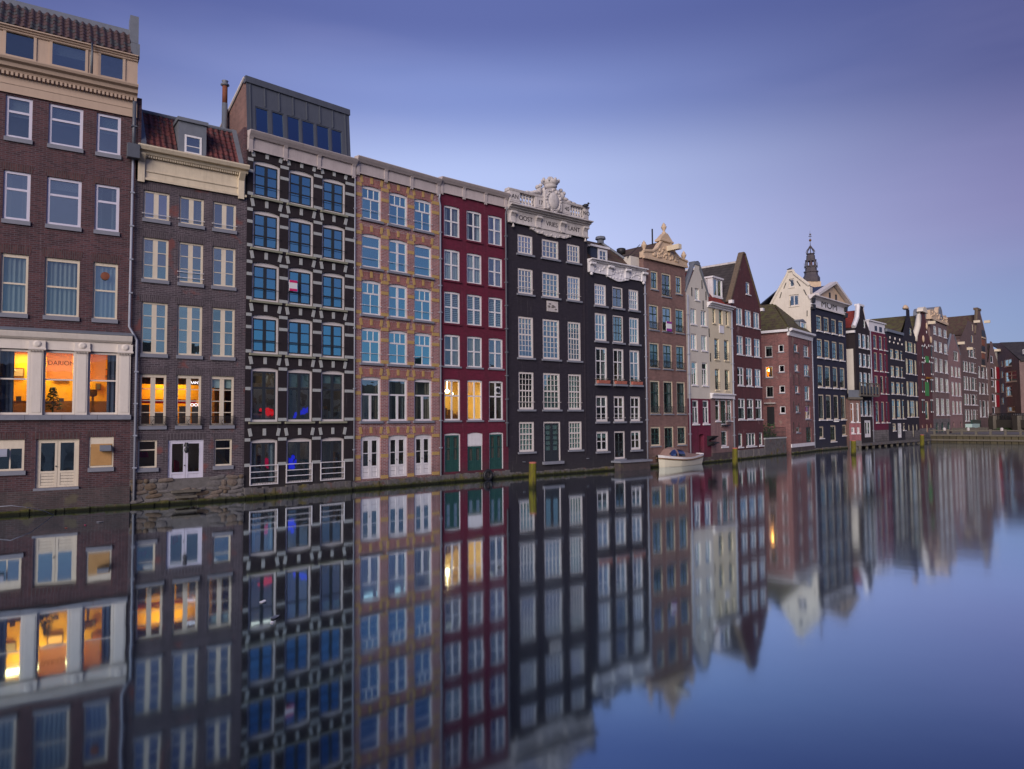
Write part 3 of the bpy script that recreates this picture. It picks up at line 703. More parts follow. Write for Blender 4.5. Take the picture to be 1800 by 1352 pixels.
for i_, (px, py, w_, h_) in enumerate(((30, 655, .5, .4), (108, 660, .6, .42), (173, 680, .22, .3), (182, 655, .5, .35))):
    a, b = h.uv(px, py, 2.2); k = MB(); k.box(a - w_ / 2, a + w_ / 2, 2.2, 2.27, b - h_ / 2, b + h_ / 2); po = h.part('picture', k, 'room_brown', room); k = MB(); k.box(a - w_ / 2 + .05, a + w_ / 2 - .05, 2.19, 2.2, b - h_ / 2 + .05, b + h_ / 2 - .05); h.part('canvas', k, ('curtain_sand', 'shade_amber', 'interior_dark', 'curtain_orange')[i_], po)
for px in (20, 120, 172):
    a, b = h.uv(px, 648, 1.2); k = MB(); k.lathe([(.17, b - .1), (.06, b + .08), (.012, b + .1), (.012, sv1 + .1)], (a, 1.2, 0), 10); h.part('pendant_lamp', k, 'curtain_white', room)
k = MB(); k.box(.5, W * .45, 1.3, 1.8, sv0 + .5, sv0 + .56); k.box(.55, .62, 1.35, 1.75, sv0, sv0 + .5); k.box(W * .43, W * .44, 1.35, 1.75, sv0, sv0 + .5); h.part('desk', k, 'room_brown', room)
for x_ in (.9, 1.3, 1.9, 2.4): k = MB(); k.box(x_, x_ + .18, 1.4, 1.55, sv0 + .56, sv0 + .56 + .12 + .1 * math.sin(x_ * 9)); h.part('jewel_box', k, 'interior_dark', room)
# things in the shop
tu = h.U(93, 700, .6); tr = MB(); tz = sv0 + .02
tr.lathe([(.03, 0), (.03, .3)], (0, 0, 0), 6)
random.seed(3)
for k in range(420):
    t = k / 420; a = random.random() * 6.28; rr = .34 * (1 - t) * random.uniform(.5, 1.0); z = .2 + .95 * t; s_ = .085
    c = Vector((math.cos(a) * rr, math.sin(a) * rr, z)); d = Vector((math.cos(a), math.sin(a), -.3)) * s_; e = Vector((-math.sin(a), math.cos(a), .2)) * s_ * .5
    tr.quad(c, c + d + e, c + d * 1.6, c + d - e)
t_o = link('potted_conifer', tr.mesh('potted_conifer', 'leaf')); t_o.matrix_world = h.M @ Matrix.Translation((tu, .7, tz))
tag(t_o, 'little decorated fir tree standing in the lettered shop window', 'tree')
lp = MB(); lp.lathe([(.16, 0), (.10, .05), (.05, .75), (.22, .8), (.22, 1.05), (.2, 1.06)], (0, 0, 0), 4, ph=.78)
lo_ = link('display_stand', lp.mesh('display_stand', 'room_brown')); lo_.matrix_world = h.M @ Matrix.Translation((h.U(163, 700, .8), .8, tz)); tag(lo_, 'dark square display stand in the shop window beside the blue curtain', 'stand')
# water-side storey
gd = door_leafs(h, h.U(62.5, 815), h.U(138.5, 815), V(856), V(771), 'cream_paint', 'cream_paint', 'glass_grey', .33, 1, 4, y=.08)
h.block('brick_lintel', 'brick_plum_soldier', (h.U(100, 765), .02, V(766)), (h.U(142, 765) - h.U(58, 765), .06, .26))
sp = MB(); sp.box(h.U(58, 858), h.U(138, 858), -.12, .1, V(862), V(856.2)); h.part('door_step', sp, 'stone_blue')
gw = h.window(h.U(155.7, 790), h.U(199.7, 790), h.V(178, 821.6), h.V(178, 768), ((1, 1),), 'cream_paint', glass='glass_grey', fw=.07, head=.34, sill='stone_blue', sh=.17, so=.02, y=.05, lintel='brick_plum_soldier')
pl = MB(); a, b = h.uv(159, 819); c, d = h.uv(197, 780); pl.box(a, c, .035, .06, b, d); h.part('plywood_board', pl, 'plywood', gw)
hd = MB(); a, b = h.uv(175, 793); c, d = h.uv(195, 782); hd.extrude([(.03, d), (-.12, d - .02), (-.26, b + .06), (-.26, b), (.03, b)], a, c); h.part('extractor_hood', hd, 'lead')
gw2 = h.window(h.U(-8, 800), h.U(42.6, 800), h.V(20, 828), h.V(20, 773), ((1, 2),), 'cream_paint', glass='glass_grey', fw=.08, head=.28, mw=.05, sill='stone_blue', sh=.17, y=.05, lintel='brick_plum_soldier')
hd = MB(); a, b = h.uv(-2, 803); c, d = h.uv(13, 789); hd.extrude([(.03, d), (-.12, d - .02), (-.22, b + .06), (-.22, b), (.03, b)], a, c); h.part('extractor_hood', hd, 'pipe_zinc')
# top: frieze, cornice, attic, roof
at_b, co_b, de, fr_b = V(128), V(148), V(150), V(183); ev = V(70)
h.wall([(-.4, 0, W), (fr_b, 0, W)], 'brick_plum')
fz = MB(); fz.box(0, W, -.05, .1, fr_b, co_b); fz.box(0, W, -.075, .0, fr_b, fr_b + .05); fz.box(0, W, -.07, .0, fr_b + .36, fr_b + .40); h.part('frieze', fz, 'tan_paint')
h.moulding('cornice', [(.0, co_b), (-.12, co_b), (-.16, co_b + .1), (-.30, co_b + .16), (-.34, co_b + .3), (-.48, co_b + .36), (-.52, at_b - .04), (-.52, at_b), (.1, at_b + .03)], 'tan_paint')
dn = MB(); n = int(W / .15)
for i in range(n): x = W * (i + .2) / n; dn.box(x, x + W / n * .55, -.2, -.04, co_b - .16, co_b - .02)
h.part('dentils', dn, 'tan_paint', kind='stuff')
keep = h.holes; h.holes = []
for (x0, x1, xr, ya, yb) in ((4.7, 64, 34, 49, 103), (87, 155, 120, 82, 121), (173, 221, 197, 103, 143)):
    xm = (x0 + x1) / 2
    h.window(h.U(x0, 90), h.U(x1, 100), V(122), V(75), ((1, 1),), 'tan_paint', glass='glass_grey', fw=.10, y=-.04, depth=.14)
h.wall([(at_b, 0, W), (ev, 0, W)], 'tan_paint', .1, 'attic_wall'); h.holes = keep
h.moulding('attic_cornice', cornice_prof(ev - .22, ev, .22, 3), 'tan_paint')
rz, ry = h.V(113, 32, .95), .95
rf = MB(); rf.sheet([(0, -.15, ev), (W, -.15, ev), (W, ry, rz), (0, ry, rz)], .08); ro = h.part('roof', rf, 'roof_dark')
tiles(h, .05, W - .3, -.17, ev + .03, ry, rz, .265, .30, ['tile_brown', 'tile_brown', 'roof_dark'], ro)
rg = MB(); rg.extrude([(ry - .03, rz - .05), (ry + .06, rz + .26), (ry + .4, rz + .3), (ry + .4, rz - .05)], 0, W - .1); h.part('ridge_flashing', rg, 'lead')
pp = MB(); pu = W - .28
pp.extrude([(-.1, ev - .05), (-.12, ev + .55), (.55, ev + .75), (.6, rz + .75), (1.3, rz + .75), (1.3, ev)], pu, pu + .34); h.part('parapet', pp, 'lead')
dim_room(h, .2, W - .2, V(858), V(764), 4, 41, (1, .7, .5))
h.floors = [V(285), V(430), V(575), V(750)]
h.body(9, at_b, 'brick_plum')
h.body(8.9, rz - .1, 'brick_plum', inset=.06, rooms=False, z0=at_b - .5, y0=ry + .1)
h.plinth(V(861), 'plinth_brick', .10); h.plinth(.17, 'quay_moss', .3, name='quay_ledge')
ap = MB(); x = h.U(161, 100); ap.tube([(x, -.3, ev), (x, -.36, ev - .4), (x, -.36, at_b + .05)], .05); h.part('roof_pipe', ap, 'zinc', smooth=True)
hx = W - .12
h.pipe([(hx, -.34, co_b - .25), (hx, -.34, V(250))], .075, 'zinc')
hb = MB(); hb.box(hx - .25, hx + .22, -.5, -.12, h.V(230, 282), h.V(230, 258)); h.part('hopper', hb, 'zinc')
z1, z2 = h.V(228, 575), h.V(232, 590)
h.pipe([(hx, -.16, h.V(230, 282)), (hx - .02, -.14, z1), (hx + .28, -.14, z2 - .2), (hx + .28, -.14, .3)], .052)
WIRE = h

# ------------------------------------------------------------------ slate grey brick house with red tiled mansard
h = House('canal_house', 'grey-brown brick house with red tiled roof, zinc dormer and lilac water doors', CH[1], CH[2], group='canal houses rising from the water')
V = lambda y: h.V(335, y); W = h.W
us, vs = grid(h, [(249.8, 296), (313.3, 357), (373, 414)], 475, [(347, 395), (427, 498), (537, 625), (659.5, 748)], 335)
for r, (v0, v1) in enumerate(vs):
    for c, (u0, u1) in enumerate(us):
        k = (1, 3, 4, 4)[r]
        h.window(u0, u1, v0, v1, tuple((1, 2) for _ in range(k)), 'cream_paint', glass='glass_clear' if r == 3 else 'glass_grey', fw=.085, head=.06 if r == 3 else 0, tw=.035, cm=.19, sill='stone_blue', sh=.16, so=.03,
                 lintel='brick_slate_soldier', lh=.30, y=.07, bar=(.12, .26) if (r, c) in ((1, 1),) else ((.17,) if r == 0 else None), barmat='white_paint', curtain=('blind', 'curtain_teal') if (r, c) == (3, 2) else (('left', 'curtain_white') if (r, c) == (1, 0) else (('low', 'curtain_grey') if r == 2 and c != 0 else None)))
# iron window guards of the lit storey
v0, v1 = vs[3]
for c, (u0, u1) in enumerate(us):
    g = MB(); z1 = v0 + .42
    g.box(u0 - .02, u1 + .02, -.13, -.11, z1 - .02, z1); g.box(u0 - .02, u1 + .02, -.13, -.11, v0 + .03, v0 + .05)
    n = 20
    for i in range(n + 1): x = u0 + (u1 - u0) * i / n; g.box(x - .006, x + .006, -.126, -.114, v0 + .03, z1)
    for x in (u0, (u0 + u1) / 2, u1):
        g.tube([(x, -.12, v0 + .03), (x - .07, -.12, v0 + .15), (x, -.12, v0 + .24), (x + .07, -.12, v0 + .33), (x, -.12, z1)], .011, 4)
        g.box(x - .012, x + .012, -.13, .1, v0 + .05, v0 + .07)
    h.part('window_guard', g, 'iron_black')
room = lit_room(h, .12, W - .12, v0 - .05, v1 + .12, .4, 2.3, 'room_amber', 70, (1.0, .66, .2), size=.5, lamp_y=1.7, lamp_w=1.6, lamp_u=W * .4)
dk = MB(); dk.box(h.U(372, 700, 1.0), h.U(374, 700, 1.0) + .05, .45, 2.2, v0, v1); h.part('partition', dk, 'room_brown', room)
bm_ = MB(); bm_.box(.2, W - .2, .5, .56, v1 - .42, v1 + .1); h.part('beam', bm_, 'room_brown', room)
sgn = h.part('red_counter', MB().box(h.U(244, 715, 1.0), h.U(345, 715, 1.0), 1.0, 1.3, h.V(290, 709, 1.0), h.V(290, 702, 1.0)), 'red_cloth', room)
dark = MB()
for x0, x1, y0_ in ((246, 262, 712), (268, 296, 726), (316, 330, 714), (338, 352, 714)): dark.box(h.U(x0, 730, .8), h.U(x1, 730, .8), .8, .95, v0, h.V(300, y0_, .8))
h.part('chairs_and_tables', dark, 'interior_dark', room)
for body, px, py, sz in (('AANTE', 345, 673, .17), ('ROH', 372, 676, .17), ('OOOM', 341, 712, .20)):
    u, v = h.uv(px, py, .35); h.text(body, u, v, sz, 'neon_white', y=.35, name='reflected_neon_lettering')  # glowing letters stand in for neon signs mirrored in the panes
# ground storey
dv0, dv1 = V(852), V(773)
do = door_leafs(h, h.U(295, 815), h.U(357.5, 815), dv0, dv1, 'lilac_paint', 'lilac_paint', 'glass_old', .28, 1, 1, y=.05)
fx = MB(); fu, fv = h.uv(327, 780); fx.lathe([(.05, 0), (.07, .05), (.12, -.12), (.03, -.14)], (fu, -.1, fv), 8); fx.ball((fu, -.12, fv - .28), .1, .08, .14); h.part('door_lamp', fx, 'iron_black', do)
rc = MB(); a, b = h.uv(307, 832, .7); c, d = h.uv(317, 808, .7); rc.sheet([(a, .7, b), (c, .9, b - .1), (c, .9, d - .1), (a, .7, d)], .05); 
rch = link('red_chair', rc.mesh('red_chair', 'red_cloth')); rch.matrix_world = h.M; rch_legs = MB(); rch_legs.box(a, c, .7, 1.2, b - .16, b - .1); lg = link('seat', rch_legs.mesh('seat', 'red_cloth'), rch); tag(rch, 'red chair seen through the lilac water doors', 'chair')
wl_ = h.window(h.U(242, 800), h.U(276, 800), h.V(259, 822.7), h.V(259, 773.7), ((.33, 1, .05), (.67, 1)), 'cream_paint', glass='glass_old', fw=.07, sill='stone_blue', sh=.17, y=.06, lintel='brick_slate_soldier')
wr_ = h.window(h.U(376.7, 800), h.U(407.7, 800), h.V(392, 818.7), h.V(392, 771.7), ((.33, 1, .05), (.67, 1)), 'cream_paint', glass='glass_old', fw=.07, sill='stone_blue', sh=.17, y=.06, lintel='brick_slate_soldier')
h.block('brick_lintel', 'brick_slate_soldier', (h.U(326, 768), .02, V(767)), (h.U(363, 765) - h.U(290, 765), .056, .28))
lmp = MB()
for px in (246, 255): a, b = h.uv(px, 800, .8); lmp.lathe([(.16, -.1), (.09, .14)], (a, .8, b), 10)
h.part('lamp_shades', lmp, 'magenta_cloth', wl_)
lad = MB(); a, b = h.uv(378, 795, .6); c, d = h.uv(398, 818, .6); lad.tube([(a, .6, b), (c, .6, d)], .035, 5); lad.tube([(a + .12, .6, b), (c + .12, .6, d)], .035, 5)
ldo = link('wooden_ladder', lad.mesh('wooden_ladder', 'plywood')); ldo.matrix_world = h.M; tag(ldo, 'wooden ladder leaning behind the small water-side window', 'ladder')
# cornice
ct, cb = V(276), V(331)
h.wall([(-.4, 0, W), (cb, 0, W)], 'brick_slate')
fz = MB(); fz.box(.15, W - .1, -.06, .1, cb, ct - .25); fz.box(.1, W - .05, -.12, .0, cb, cb + .1); fz.box(.4, W - .3, -.10, -.05, cb + .38, cb + .44); h.part('frieze', fz, 'cream_trim')
h.moulding('cornice', [(.0, ct - .36), (-.2, ct - .34), (-.26, ct - .22), (-.42, ct - .2), (-.5, ct - .06), (-.5, ct), (.1, ct + .04)], 'cream_trim', .02, W - .02)
dn = MB(); n = 42
for i in range(n): x = .35 + (W - .7) * (i + .2) / n; dn.box(x, x + (W - .7) / n * .55, -.19, -.05, ct - .46, ct - .36)
h.part('dentils', dn, 'cream_trim', kind='stuff')
for x in (.2, W - .3):
    k = MB(); k.extrude([(-.06, cb - .12), (-.14, cb - .12), (-.16, ct - .7), (-.40, ct - .42), (-.44, ct - .36), (-.06, ct - .36)], x - .13, x + .13); h.part('console', k, 'cream_trim')
# mansard and dormer
ry = 1.35; rz = h.V(335, 217, ry); e0 = ct + .05
rf = MB(); rf.sheet([(.35, .0, e0), (W - .35, .0, e0), (W - .35, ry, rz), (.35, ry, rz)], .08); ro = h.part('roof', rf, 'roof_dark')
du0, du1 = h.U(313, 260, .1), h.U(362, 270, .1)
tiles(h, .4, W - .4, -.02, e0, ry, rz, .24, .27, ['tile_red', 'tile_red', 'tile_red_dark'], ro, skip=lambda x, t: du0 - .05 < x < du1 + .05 and t < .8)
rg = MB(); rg.tube([(.35, ry, rz + .05), (W - .35, ry, rz + .05)], .1, 8); h.part('ridge', rg, 'lead')
for x in (.2, W - .38):
    k = MB(); k.extrude([(-.05, e0 - .05), (.02, e0 + .25), (ry - .05, rz + .15), (ry + .3, rz + .15), (ry + .3, e0)], x, x + .2); h.part('gable_flashing', k, 'lead')
k = MB(); k.box(0.02, .2, .05, 6, e0 - .1, rz + .1); k.box(W - .17, W - .02, .05, 6, e0 - .1, rz - .1); h.part('party_wall', k, 'brick_plum')
dz0, dz1 = e0 - .03, h.V(337, 213, .1)
keep = h.holes; h.holes = []
h.window(h.U(324, 255, .1), h.U(354, 262, .1), h.V(339, 272, .1), h.V(339, 240, .1), ((.62, 1, .035), (.38, 1)), 'white_paint', glass='glass_grey', fw=.08, y=.03, hole=False)
h.holes = keep
k = MB(); wu0, wu1, wv0, wv1 = h.U(324, 255, .1), h.U(354, 262, .1), h.V(339, 272, .1), h.V(339, 240, .1)
k.box(du0, wu0, .05, ry + .3, dz0, dz1); k.box(wu1, du1, .05, ry + .3, dz0, dz1); k.box(wu0, wu1, .05, ry + .3, wv1, dz1); k.box(wu0, wu1, .3, ry, dz0, wv1); k.box(wu0, wu1, .05, .28, dz0, wv0)
k.extrude([(-.05, dz1 - .12), (-.05, dz1 + .04), (ry + .5, dz1 + .1), (ry + .5, dz1 - .1)], du0 - .06, du1 + .06); h.part('dormer', k, 'lead')
dim_room(h, .15, W - .15, V(850), V(768), 5, 44, (1, .75, .65)); dim_room(h, .15, W - .15, vs[2][0] - .1, vs[2][1] + .1, 3, 46)
h.floors = [V(415), V(520), V(643), V(762)]
h.body(8, ct, 'brick_slate')
h.body(7.9, rz - .25, 'brick_slate', inset=.4, rooms=False, z0=ct - .3, y0=ry + .05)
# rubble base, stone by stone
zt = V(838); base = MB(); base.box(0, W, -.06, .0, -.4, zt - .05); bo = h.part('rubble_base', base, 'mortar')
random.seed(5); SHAPES = []
for q in range(6):
    b = MB(); b.ball((0, 0, 0), .5, .5, .5, 8, 5)
    rr = random.Random(q)
    b.v = [(x * rr.uniform(.85, 1.15), y, z * rr.uniform(.85, 1.15)) for x, y, z in b.v]
    b.v = [(max(-.46, min(.46, x * 1.2)), y, max(-.46, min(.46, z * 1.2))) for x, y, z in b.v]
    SHAPES.append(b)
def rubble(h, u0, u1, z0, z1, parent, size=.42, skip=None, mats=('stone_rubble', 'stone_rubble_brown', 'stone_rubble_ochre', 'stone_rubble'), seed=1):
    rnd = random.Random(seed); z = z0
    while z < z1 - .05:
        hh = min(size * rnd.uniform(.4, .95), z1 - z); x = u0 - rnd.uniform(0, .1)
        while x < u1 - .05:
            ww = min(size * rnd.uniform(.4, 1.9), u1 - x)
            if not (skip and skip(x + ww / 2, z + hh / 2)):
                q = rnd.randrange(6); mt = rnd.choice(mats); key = ('rub', q, mt)
                if key not in UNIT: UNIT[key] = SHAPES[q].mesh('stone', mt, False)
                o = link('stone', UNIT[key], parent); o.matrix_local = Matrix.Translation((x + ww / 2, -.05, z + hh / 2)) @ Matrix.Rotation(rnd.gauss(0, .2), 4, 'Y') @ Matrix.Diagonal((ww * 1.02, .10 + rnd.random() * .10, hh * 1.02, 1))
            x += ww
        z += hh
rubble(h, .02, W - .02, .12, zt, bo, .40, skip=lambda x, z: h.U(293, 850) < x < h.U(360, 850) and z > dv0 - .12)
st = MB(); st.box(h.U(300, 858), h.U(350, 858), -.35, -.02, dv0 - .3, dv0 - .2); st.box(h.U(308, 866), h.U(344, 866), -.32, -.02, dv0 - .55, dv0 - .45); h.part('door_step', st, 'wood_grey')
h.plinth(.17, 'quay_moss', .3, name='quay_ledge')

# ------------------------------------------------------------------ polychrome houses: black with pale stone, orange with yellow stone
def voussoirs(h, u0, u1, v1, mat, w=.15, hh=.36, rise=.30, keystone=True):
    m = (u0 + u1) / 2
    h.block('voussoir', mat, (m, .0, v1 + rise), (w, .05, hh))
    h.block('voussoir', mat, (u0 - .02, .0, v1 + rise - .01), (w, .05, hh + .04), ry=-.20)
    h.block('voussoir', mat, (u1 + .02, .0, v1 + rise - .01), (w, .05, hh + .04), ry=.20)
def bands(h, us, v0, v1, mat, bh=.17, levels=(1.02, .70, .04)):
    H = v1 - v0; ed = [0.02] + [x for u in us for x in u] + [h.W - .02]
    for i in range(0, len(ed), 2):
        for l in levels: h.block('stone_band', mat, ((ed[i] + ed[i + 1]) / 2, .005, v0 + H * l), (ed[i + 1] - ed[i] - .01, .05, bh))
def panel_cornice(h, xr, ytop, ybot, us, mat='cream_paint', proud=.36):
    ct, cb = h.V(xr, ytop), h.V(xr, ybot); H = ct - cb
    f = MB(); f.box(0.01, h.W - .01, -.08, .1, cb, ct - H * .3); f.box(.01, h.W - .01, -.12, 0, cb, cb + .06); h.part('frieze', f, mat)
    h.moulding('cornice', [(.0, ct - H * .34), (-.18, ct - H * .32), (-.26, ct - H * .2), (-proud + .08, ct - H * .18), (-proud, ct - H * .04), (-proud, ct), (.1, ct + .05)], mat, .005, h.W - .005)
    ed = [0.12] + [(a[1] + b[0]) / 2 for a, b in zip(us, us[1:])] + [h.W - .14]
    for x in ed:
        k = MB(); k.extrude([(-.08, cb - .06), (-.11, cb - .06), (-.12, cb + .1), (-.13, ct - H * .45), (-.2, ct - H * .32), (-.08, ct - H * .32)], x - .10, x + .10); k.box(x - .1, x - .03, -.11, -.08, cb - .11, cb - .06); k.box(x + .03, x + .1, -.11, -.08, cb - .11, cb - .06); h.part('console', k, mat)
    return ct, cb

h = House('canal_house', 'black brick house banded with pale stone, large blue windows and zinc penthouse', CH[2], CH[3], group='canal houses rising from the water')
V = lambda y: h.V(528, y); W = h.W
us, vs = grid(h, [(443, 491), (506, 550.5), (565.6, 606.5)], 500, [(300, 362), (383.5, 448.5), (471, 537), (559.5, 626), (648.5, 741), (769.5, 848)], 528)
AR = .10
for r, (v0, v1) in enumerate(vs):
    for c, (u0, u1) in enumerate(us):
        rows = ((1, 2), (1, 2), (1, 2)) if r < 4 else (((.33, 2, .09), (.67, 2)) if r == 4 else ((1, 2),))
        cur = ('blind', 'curtain_teal') if (r, c) in ((2, 0), (4, 1), (4, 2)) else None
        w = h.window(u0, u1, v0, v1, rows, 'pale_frame', 'sash_dark', glass='glass_blue' if r < 4 else 'glass_old', fw=.10, head=.0, sw=.06, tw=.055, mw=.16, arch=AR, sill='stone_moss' if r < 5 else None, sh=.10, so=.10, sproud=.12, y=.08,
                 bar=(.30,) if r < 4 else None, curtain=cur)
        voussoirs(h, u0, u1, v1, 'stone_pale', .16, .33, .31)
        if r == 5:
            g = MB(); zt = v0 + (v1 - v0) * .42
            for z in (v0 + .02, v0 + (zt - v0) * .38, v0 + (zt - v0) * .68, zt): g.tube([(u0 - .02, -.02, z), (u1 + .02, -.02, z)], .022, 6)
            for x in (u0, u1): g.box(x - .02, x + .02, -.04, .0, v0, zt)
            h.part('railing', g, 'white_paint', w)
            g = MB()
            for i in range(1, 11): x = u0 + (u1 - u0) * i / 11; g.box(x - .006, x + .006, -.02, -.012, v0, v0 + (zt - v0) * .68)
            for i in range(1, 5): z = v0 + (zt - v0) * .68 * i / 5; g.box(u0, u1, -.02, -.012, z - .006, z + .006)
            h.part('mesh_grille', g, 'sash_dark', w)
    bands(h, us, v0, v1, 'stone_pale', .15, (.97, .66, .05) if r < 4 else ((.98, .6, .04) if r == 4 else (.98, .44)))
# coloured things behind the lower windows
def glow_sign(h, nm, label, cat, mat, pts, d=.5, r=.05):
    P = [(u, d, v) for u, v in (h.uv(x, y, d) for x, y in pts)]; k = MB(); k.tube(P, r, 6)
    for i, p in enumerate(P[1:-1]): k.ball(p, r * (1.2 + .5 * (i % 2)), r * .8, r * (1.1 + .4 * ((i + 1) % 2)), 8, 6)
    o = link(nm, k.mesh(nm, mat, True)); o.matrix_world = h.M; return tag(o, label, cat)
def indoor(h, nm, label, cat, mat, x0, y0, x1, y1, d=.55, t=.12, curve=True):
    a, b = h.uv(x0, y1, d); c, e = h.uv(x1, y0, d); m = MB(); m.box(a, c, d, d + t, b, e)
    o = link(nm, m.mesh(nm, mat)); o.matrix_world = h.M
    mod = o.modifiers.new('soft', 'BEVEL'); mod.width = min(t, abs(c - a), abs(e - b)) * .3; mod.segments = 3
    return tag(o, label, cat)
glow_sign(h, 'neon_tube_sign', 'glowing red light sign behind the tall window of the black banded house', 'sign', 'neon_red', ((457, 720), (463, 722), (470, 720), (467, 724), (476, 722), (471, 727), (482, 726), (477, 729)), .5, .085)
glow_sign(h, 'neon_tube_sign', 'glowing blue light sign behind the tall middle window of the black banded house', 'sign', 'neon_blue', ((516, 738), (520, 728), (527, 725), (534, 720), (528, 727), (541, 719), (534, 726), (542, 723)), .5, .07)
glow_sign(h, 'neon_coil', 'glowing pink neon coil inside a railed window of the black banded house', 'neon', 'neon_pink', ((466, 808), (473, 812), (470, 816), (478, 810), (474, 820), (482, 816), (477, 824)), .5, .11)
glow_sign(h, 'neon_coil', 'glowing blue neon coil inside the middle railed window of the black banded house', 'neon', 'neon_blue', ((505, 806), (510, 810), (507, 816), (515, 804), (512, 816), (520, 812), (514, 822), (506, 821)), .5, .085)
indoor(h, 'dining_table', 'pale table top behind the tall window of the black banded house', 'table', 'curtain_grey', 441, 727, 485, 738, .6, .5)
indoor(h, 'wicker_sign', 'tan framed box sign hung inside the tall window of the black banded house', 'sign', 'plywood', 442, 661, 460, 673, .22, .04)
fl = MB(); a, b = h.uv(508, 511, -.1); c, d = h.uv(522, 494, -.1); fl.box(a, c, -.14, -.1, b, d); so = h.part('sale_sign', fl, 'white_plastic')
fl = MB(); fl.box(a, c, -.147, -.14, b, b + (d - b) * .22); fl.box(a, c, -.147, -.14, d - (d - b) * .22, d); h.part('sign_stripe', fl, 'magenta_cloth', so)
ct, cb = panel_cornice(h, 528, 256, 287, us, 'cornice_grey')
h.wall([(-.4, 0, W), (cb + .02, 0, W)], 'brick_black')
dim_room(h, .1, W - .1, vs[4][0] - .08, vs[4][1] + .1, 26, 4); dim_room(h, .1, W - .1, vs[5][0] - .02, vs[5][1] + .1, 18, 9)
h.floors = [V(372), V(458), V(549), V(638), V(756)]
h.body(9, ct, 'brick_plum')
# zinc penthouse: front leans back, roof falls to the rear
py0 = .35; pz0 = ct + .02; lean = .24
xl0, xr0 = .12, W - .05
pz1 = h.V(528, 166, py0 + lean)
ph = House('penthouse', '', None, None, root=h, pts=(h.M @ Vector((xl0, py0, 0)), h.M @ Vector((xr0, py0, 0))))
tl = math.atan2(lean, pz1 - pz0); L = math.hypot(lean, pz1 - pz0)
ph.M = h.M @ Matrix.Translation((xl0, py0, pz0)) @ Matrix.Rotation(-tl, 4, 'X'); ph.Mi = ph.M.inverted(); ph.rel = h.M.inverted() @ ph.M; PW = xr0 - xl0
pw_ = [(430, 545), (570, 675), (700, 810), (825, 935), (950, 1060), (1075, 1170)]
for i, (a, b) in enumerate(pw_):
    xa, xb = 360 + a / 4.83, 360 + b / 4.83; yt = 120 + (320 + i * 38) / 4.83; yb = yt + 44
    ph.window(ph.U(xa, (yt + yb) / 2), ph.U(xb, (yt + yb) / 2), .06, ph.V(xa, yt), ((1, 1),), 'zinc', glass='glass_navy', fw=.05, y=.02)
ph.wall([(0, 0, PW), (L, 0, PW)], 'zinc', .06, 'penthouse_front')
for i in range(8):
    x = PW * (i + .25) / 7.6; z0 = max([w[3] for w in ph.holes]) + .06 if 0 < i < 7 else 0
    m = MB(); m.box(x - .025, x + .025, -.04, .0, z0, L - .32); ph.part('standing_seam', m, 'zinc')
m = MB(); m.box(-.04, PW + .03, -.08, .2, L - .3, L + .02); ph.part('roof_edge', m, 'zinc')
b = MB(); yb = 5.2; zb = h.V(368, 222, py0 + yb) if False else pz0 + .1
for x in (xl0 + .03, xr0 - .03):
    b.poly((x, py0 + .02, pz0 - .1), (x, py0 + lean + .02, pz1 - .03), (x, yb, pz0 + .4), (x, yb, pz0 - .1))
h.part('penthouse_side', b, 'brick_brown')
b = MB(); b.sheet([(xl0 - .03, py0 + lean + .1, pz1), (xr0 + .02, py0 + lean + .1, pz1), (xr0 + .02, yb + .1, pz0 + .44), (xl0 - .03, yb + .1, pz0 + .44)], .08); h.part('penthouse_roof', b, 'zinc')
b = MB(); b.tube([(xl0 - .03, py0 + lean + .1, pz1 - .02), (xl0 - .03, yb + .1, pz0 + .42)], .06, 6); h.part('barge_board', b, 'pale_frame')
b = MB(); fy = 2.6; fx_, fz_ = h.uv(395, 190, fy)
b.lathe([(.14, pz0 - 1.5), (.14, h.V(395, 182, fy))], (h.U(395, 190, fy), fy, 0), 10); fl1 = h.part('flue', b, 'lead', smooth=True)
b = MB(); z2 = h.V(395, 150, fy); b.lathe([(.13, h.V(395, 182, fy) + .0), (.13, z2 - .02)], (h.U(395, 190, fy), fy, 0), 10); h.part('flue_pipe', b, 'rust', fl1, smooth=True)
b = MB(); b.lathe([(.15, z2 - .05), (.22, z2), (.20, z2 + .06), (.13, z2 + .07), (.13, z2 + .16), (.17, z2 + .22), (.1, z2 + .22)], (h.U(395, 190, fy), fy, 0), 10); h.part('flue_cap', b, 'lead', fl1, smooth=True)
h.pipe([(W - .04, -.07, cb - .1), (W - .04, -.07, .5)], .035)
h.plinth(V(852), 'quay_moss', .16); h.plinth(.17, 'quay_moss', .3, name='quay_ledge')

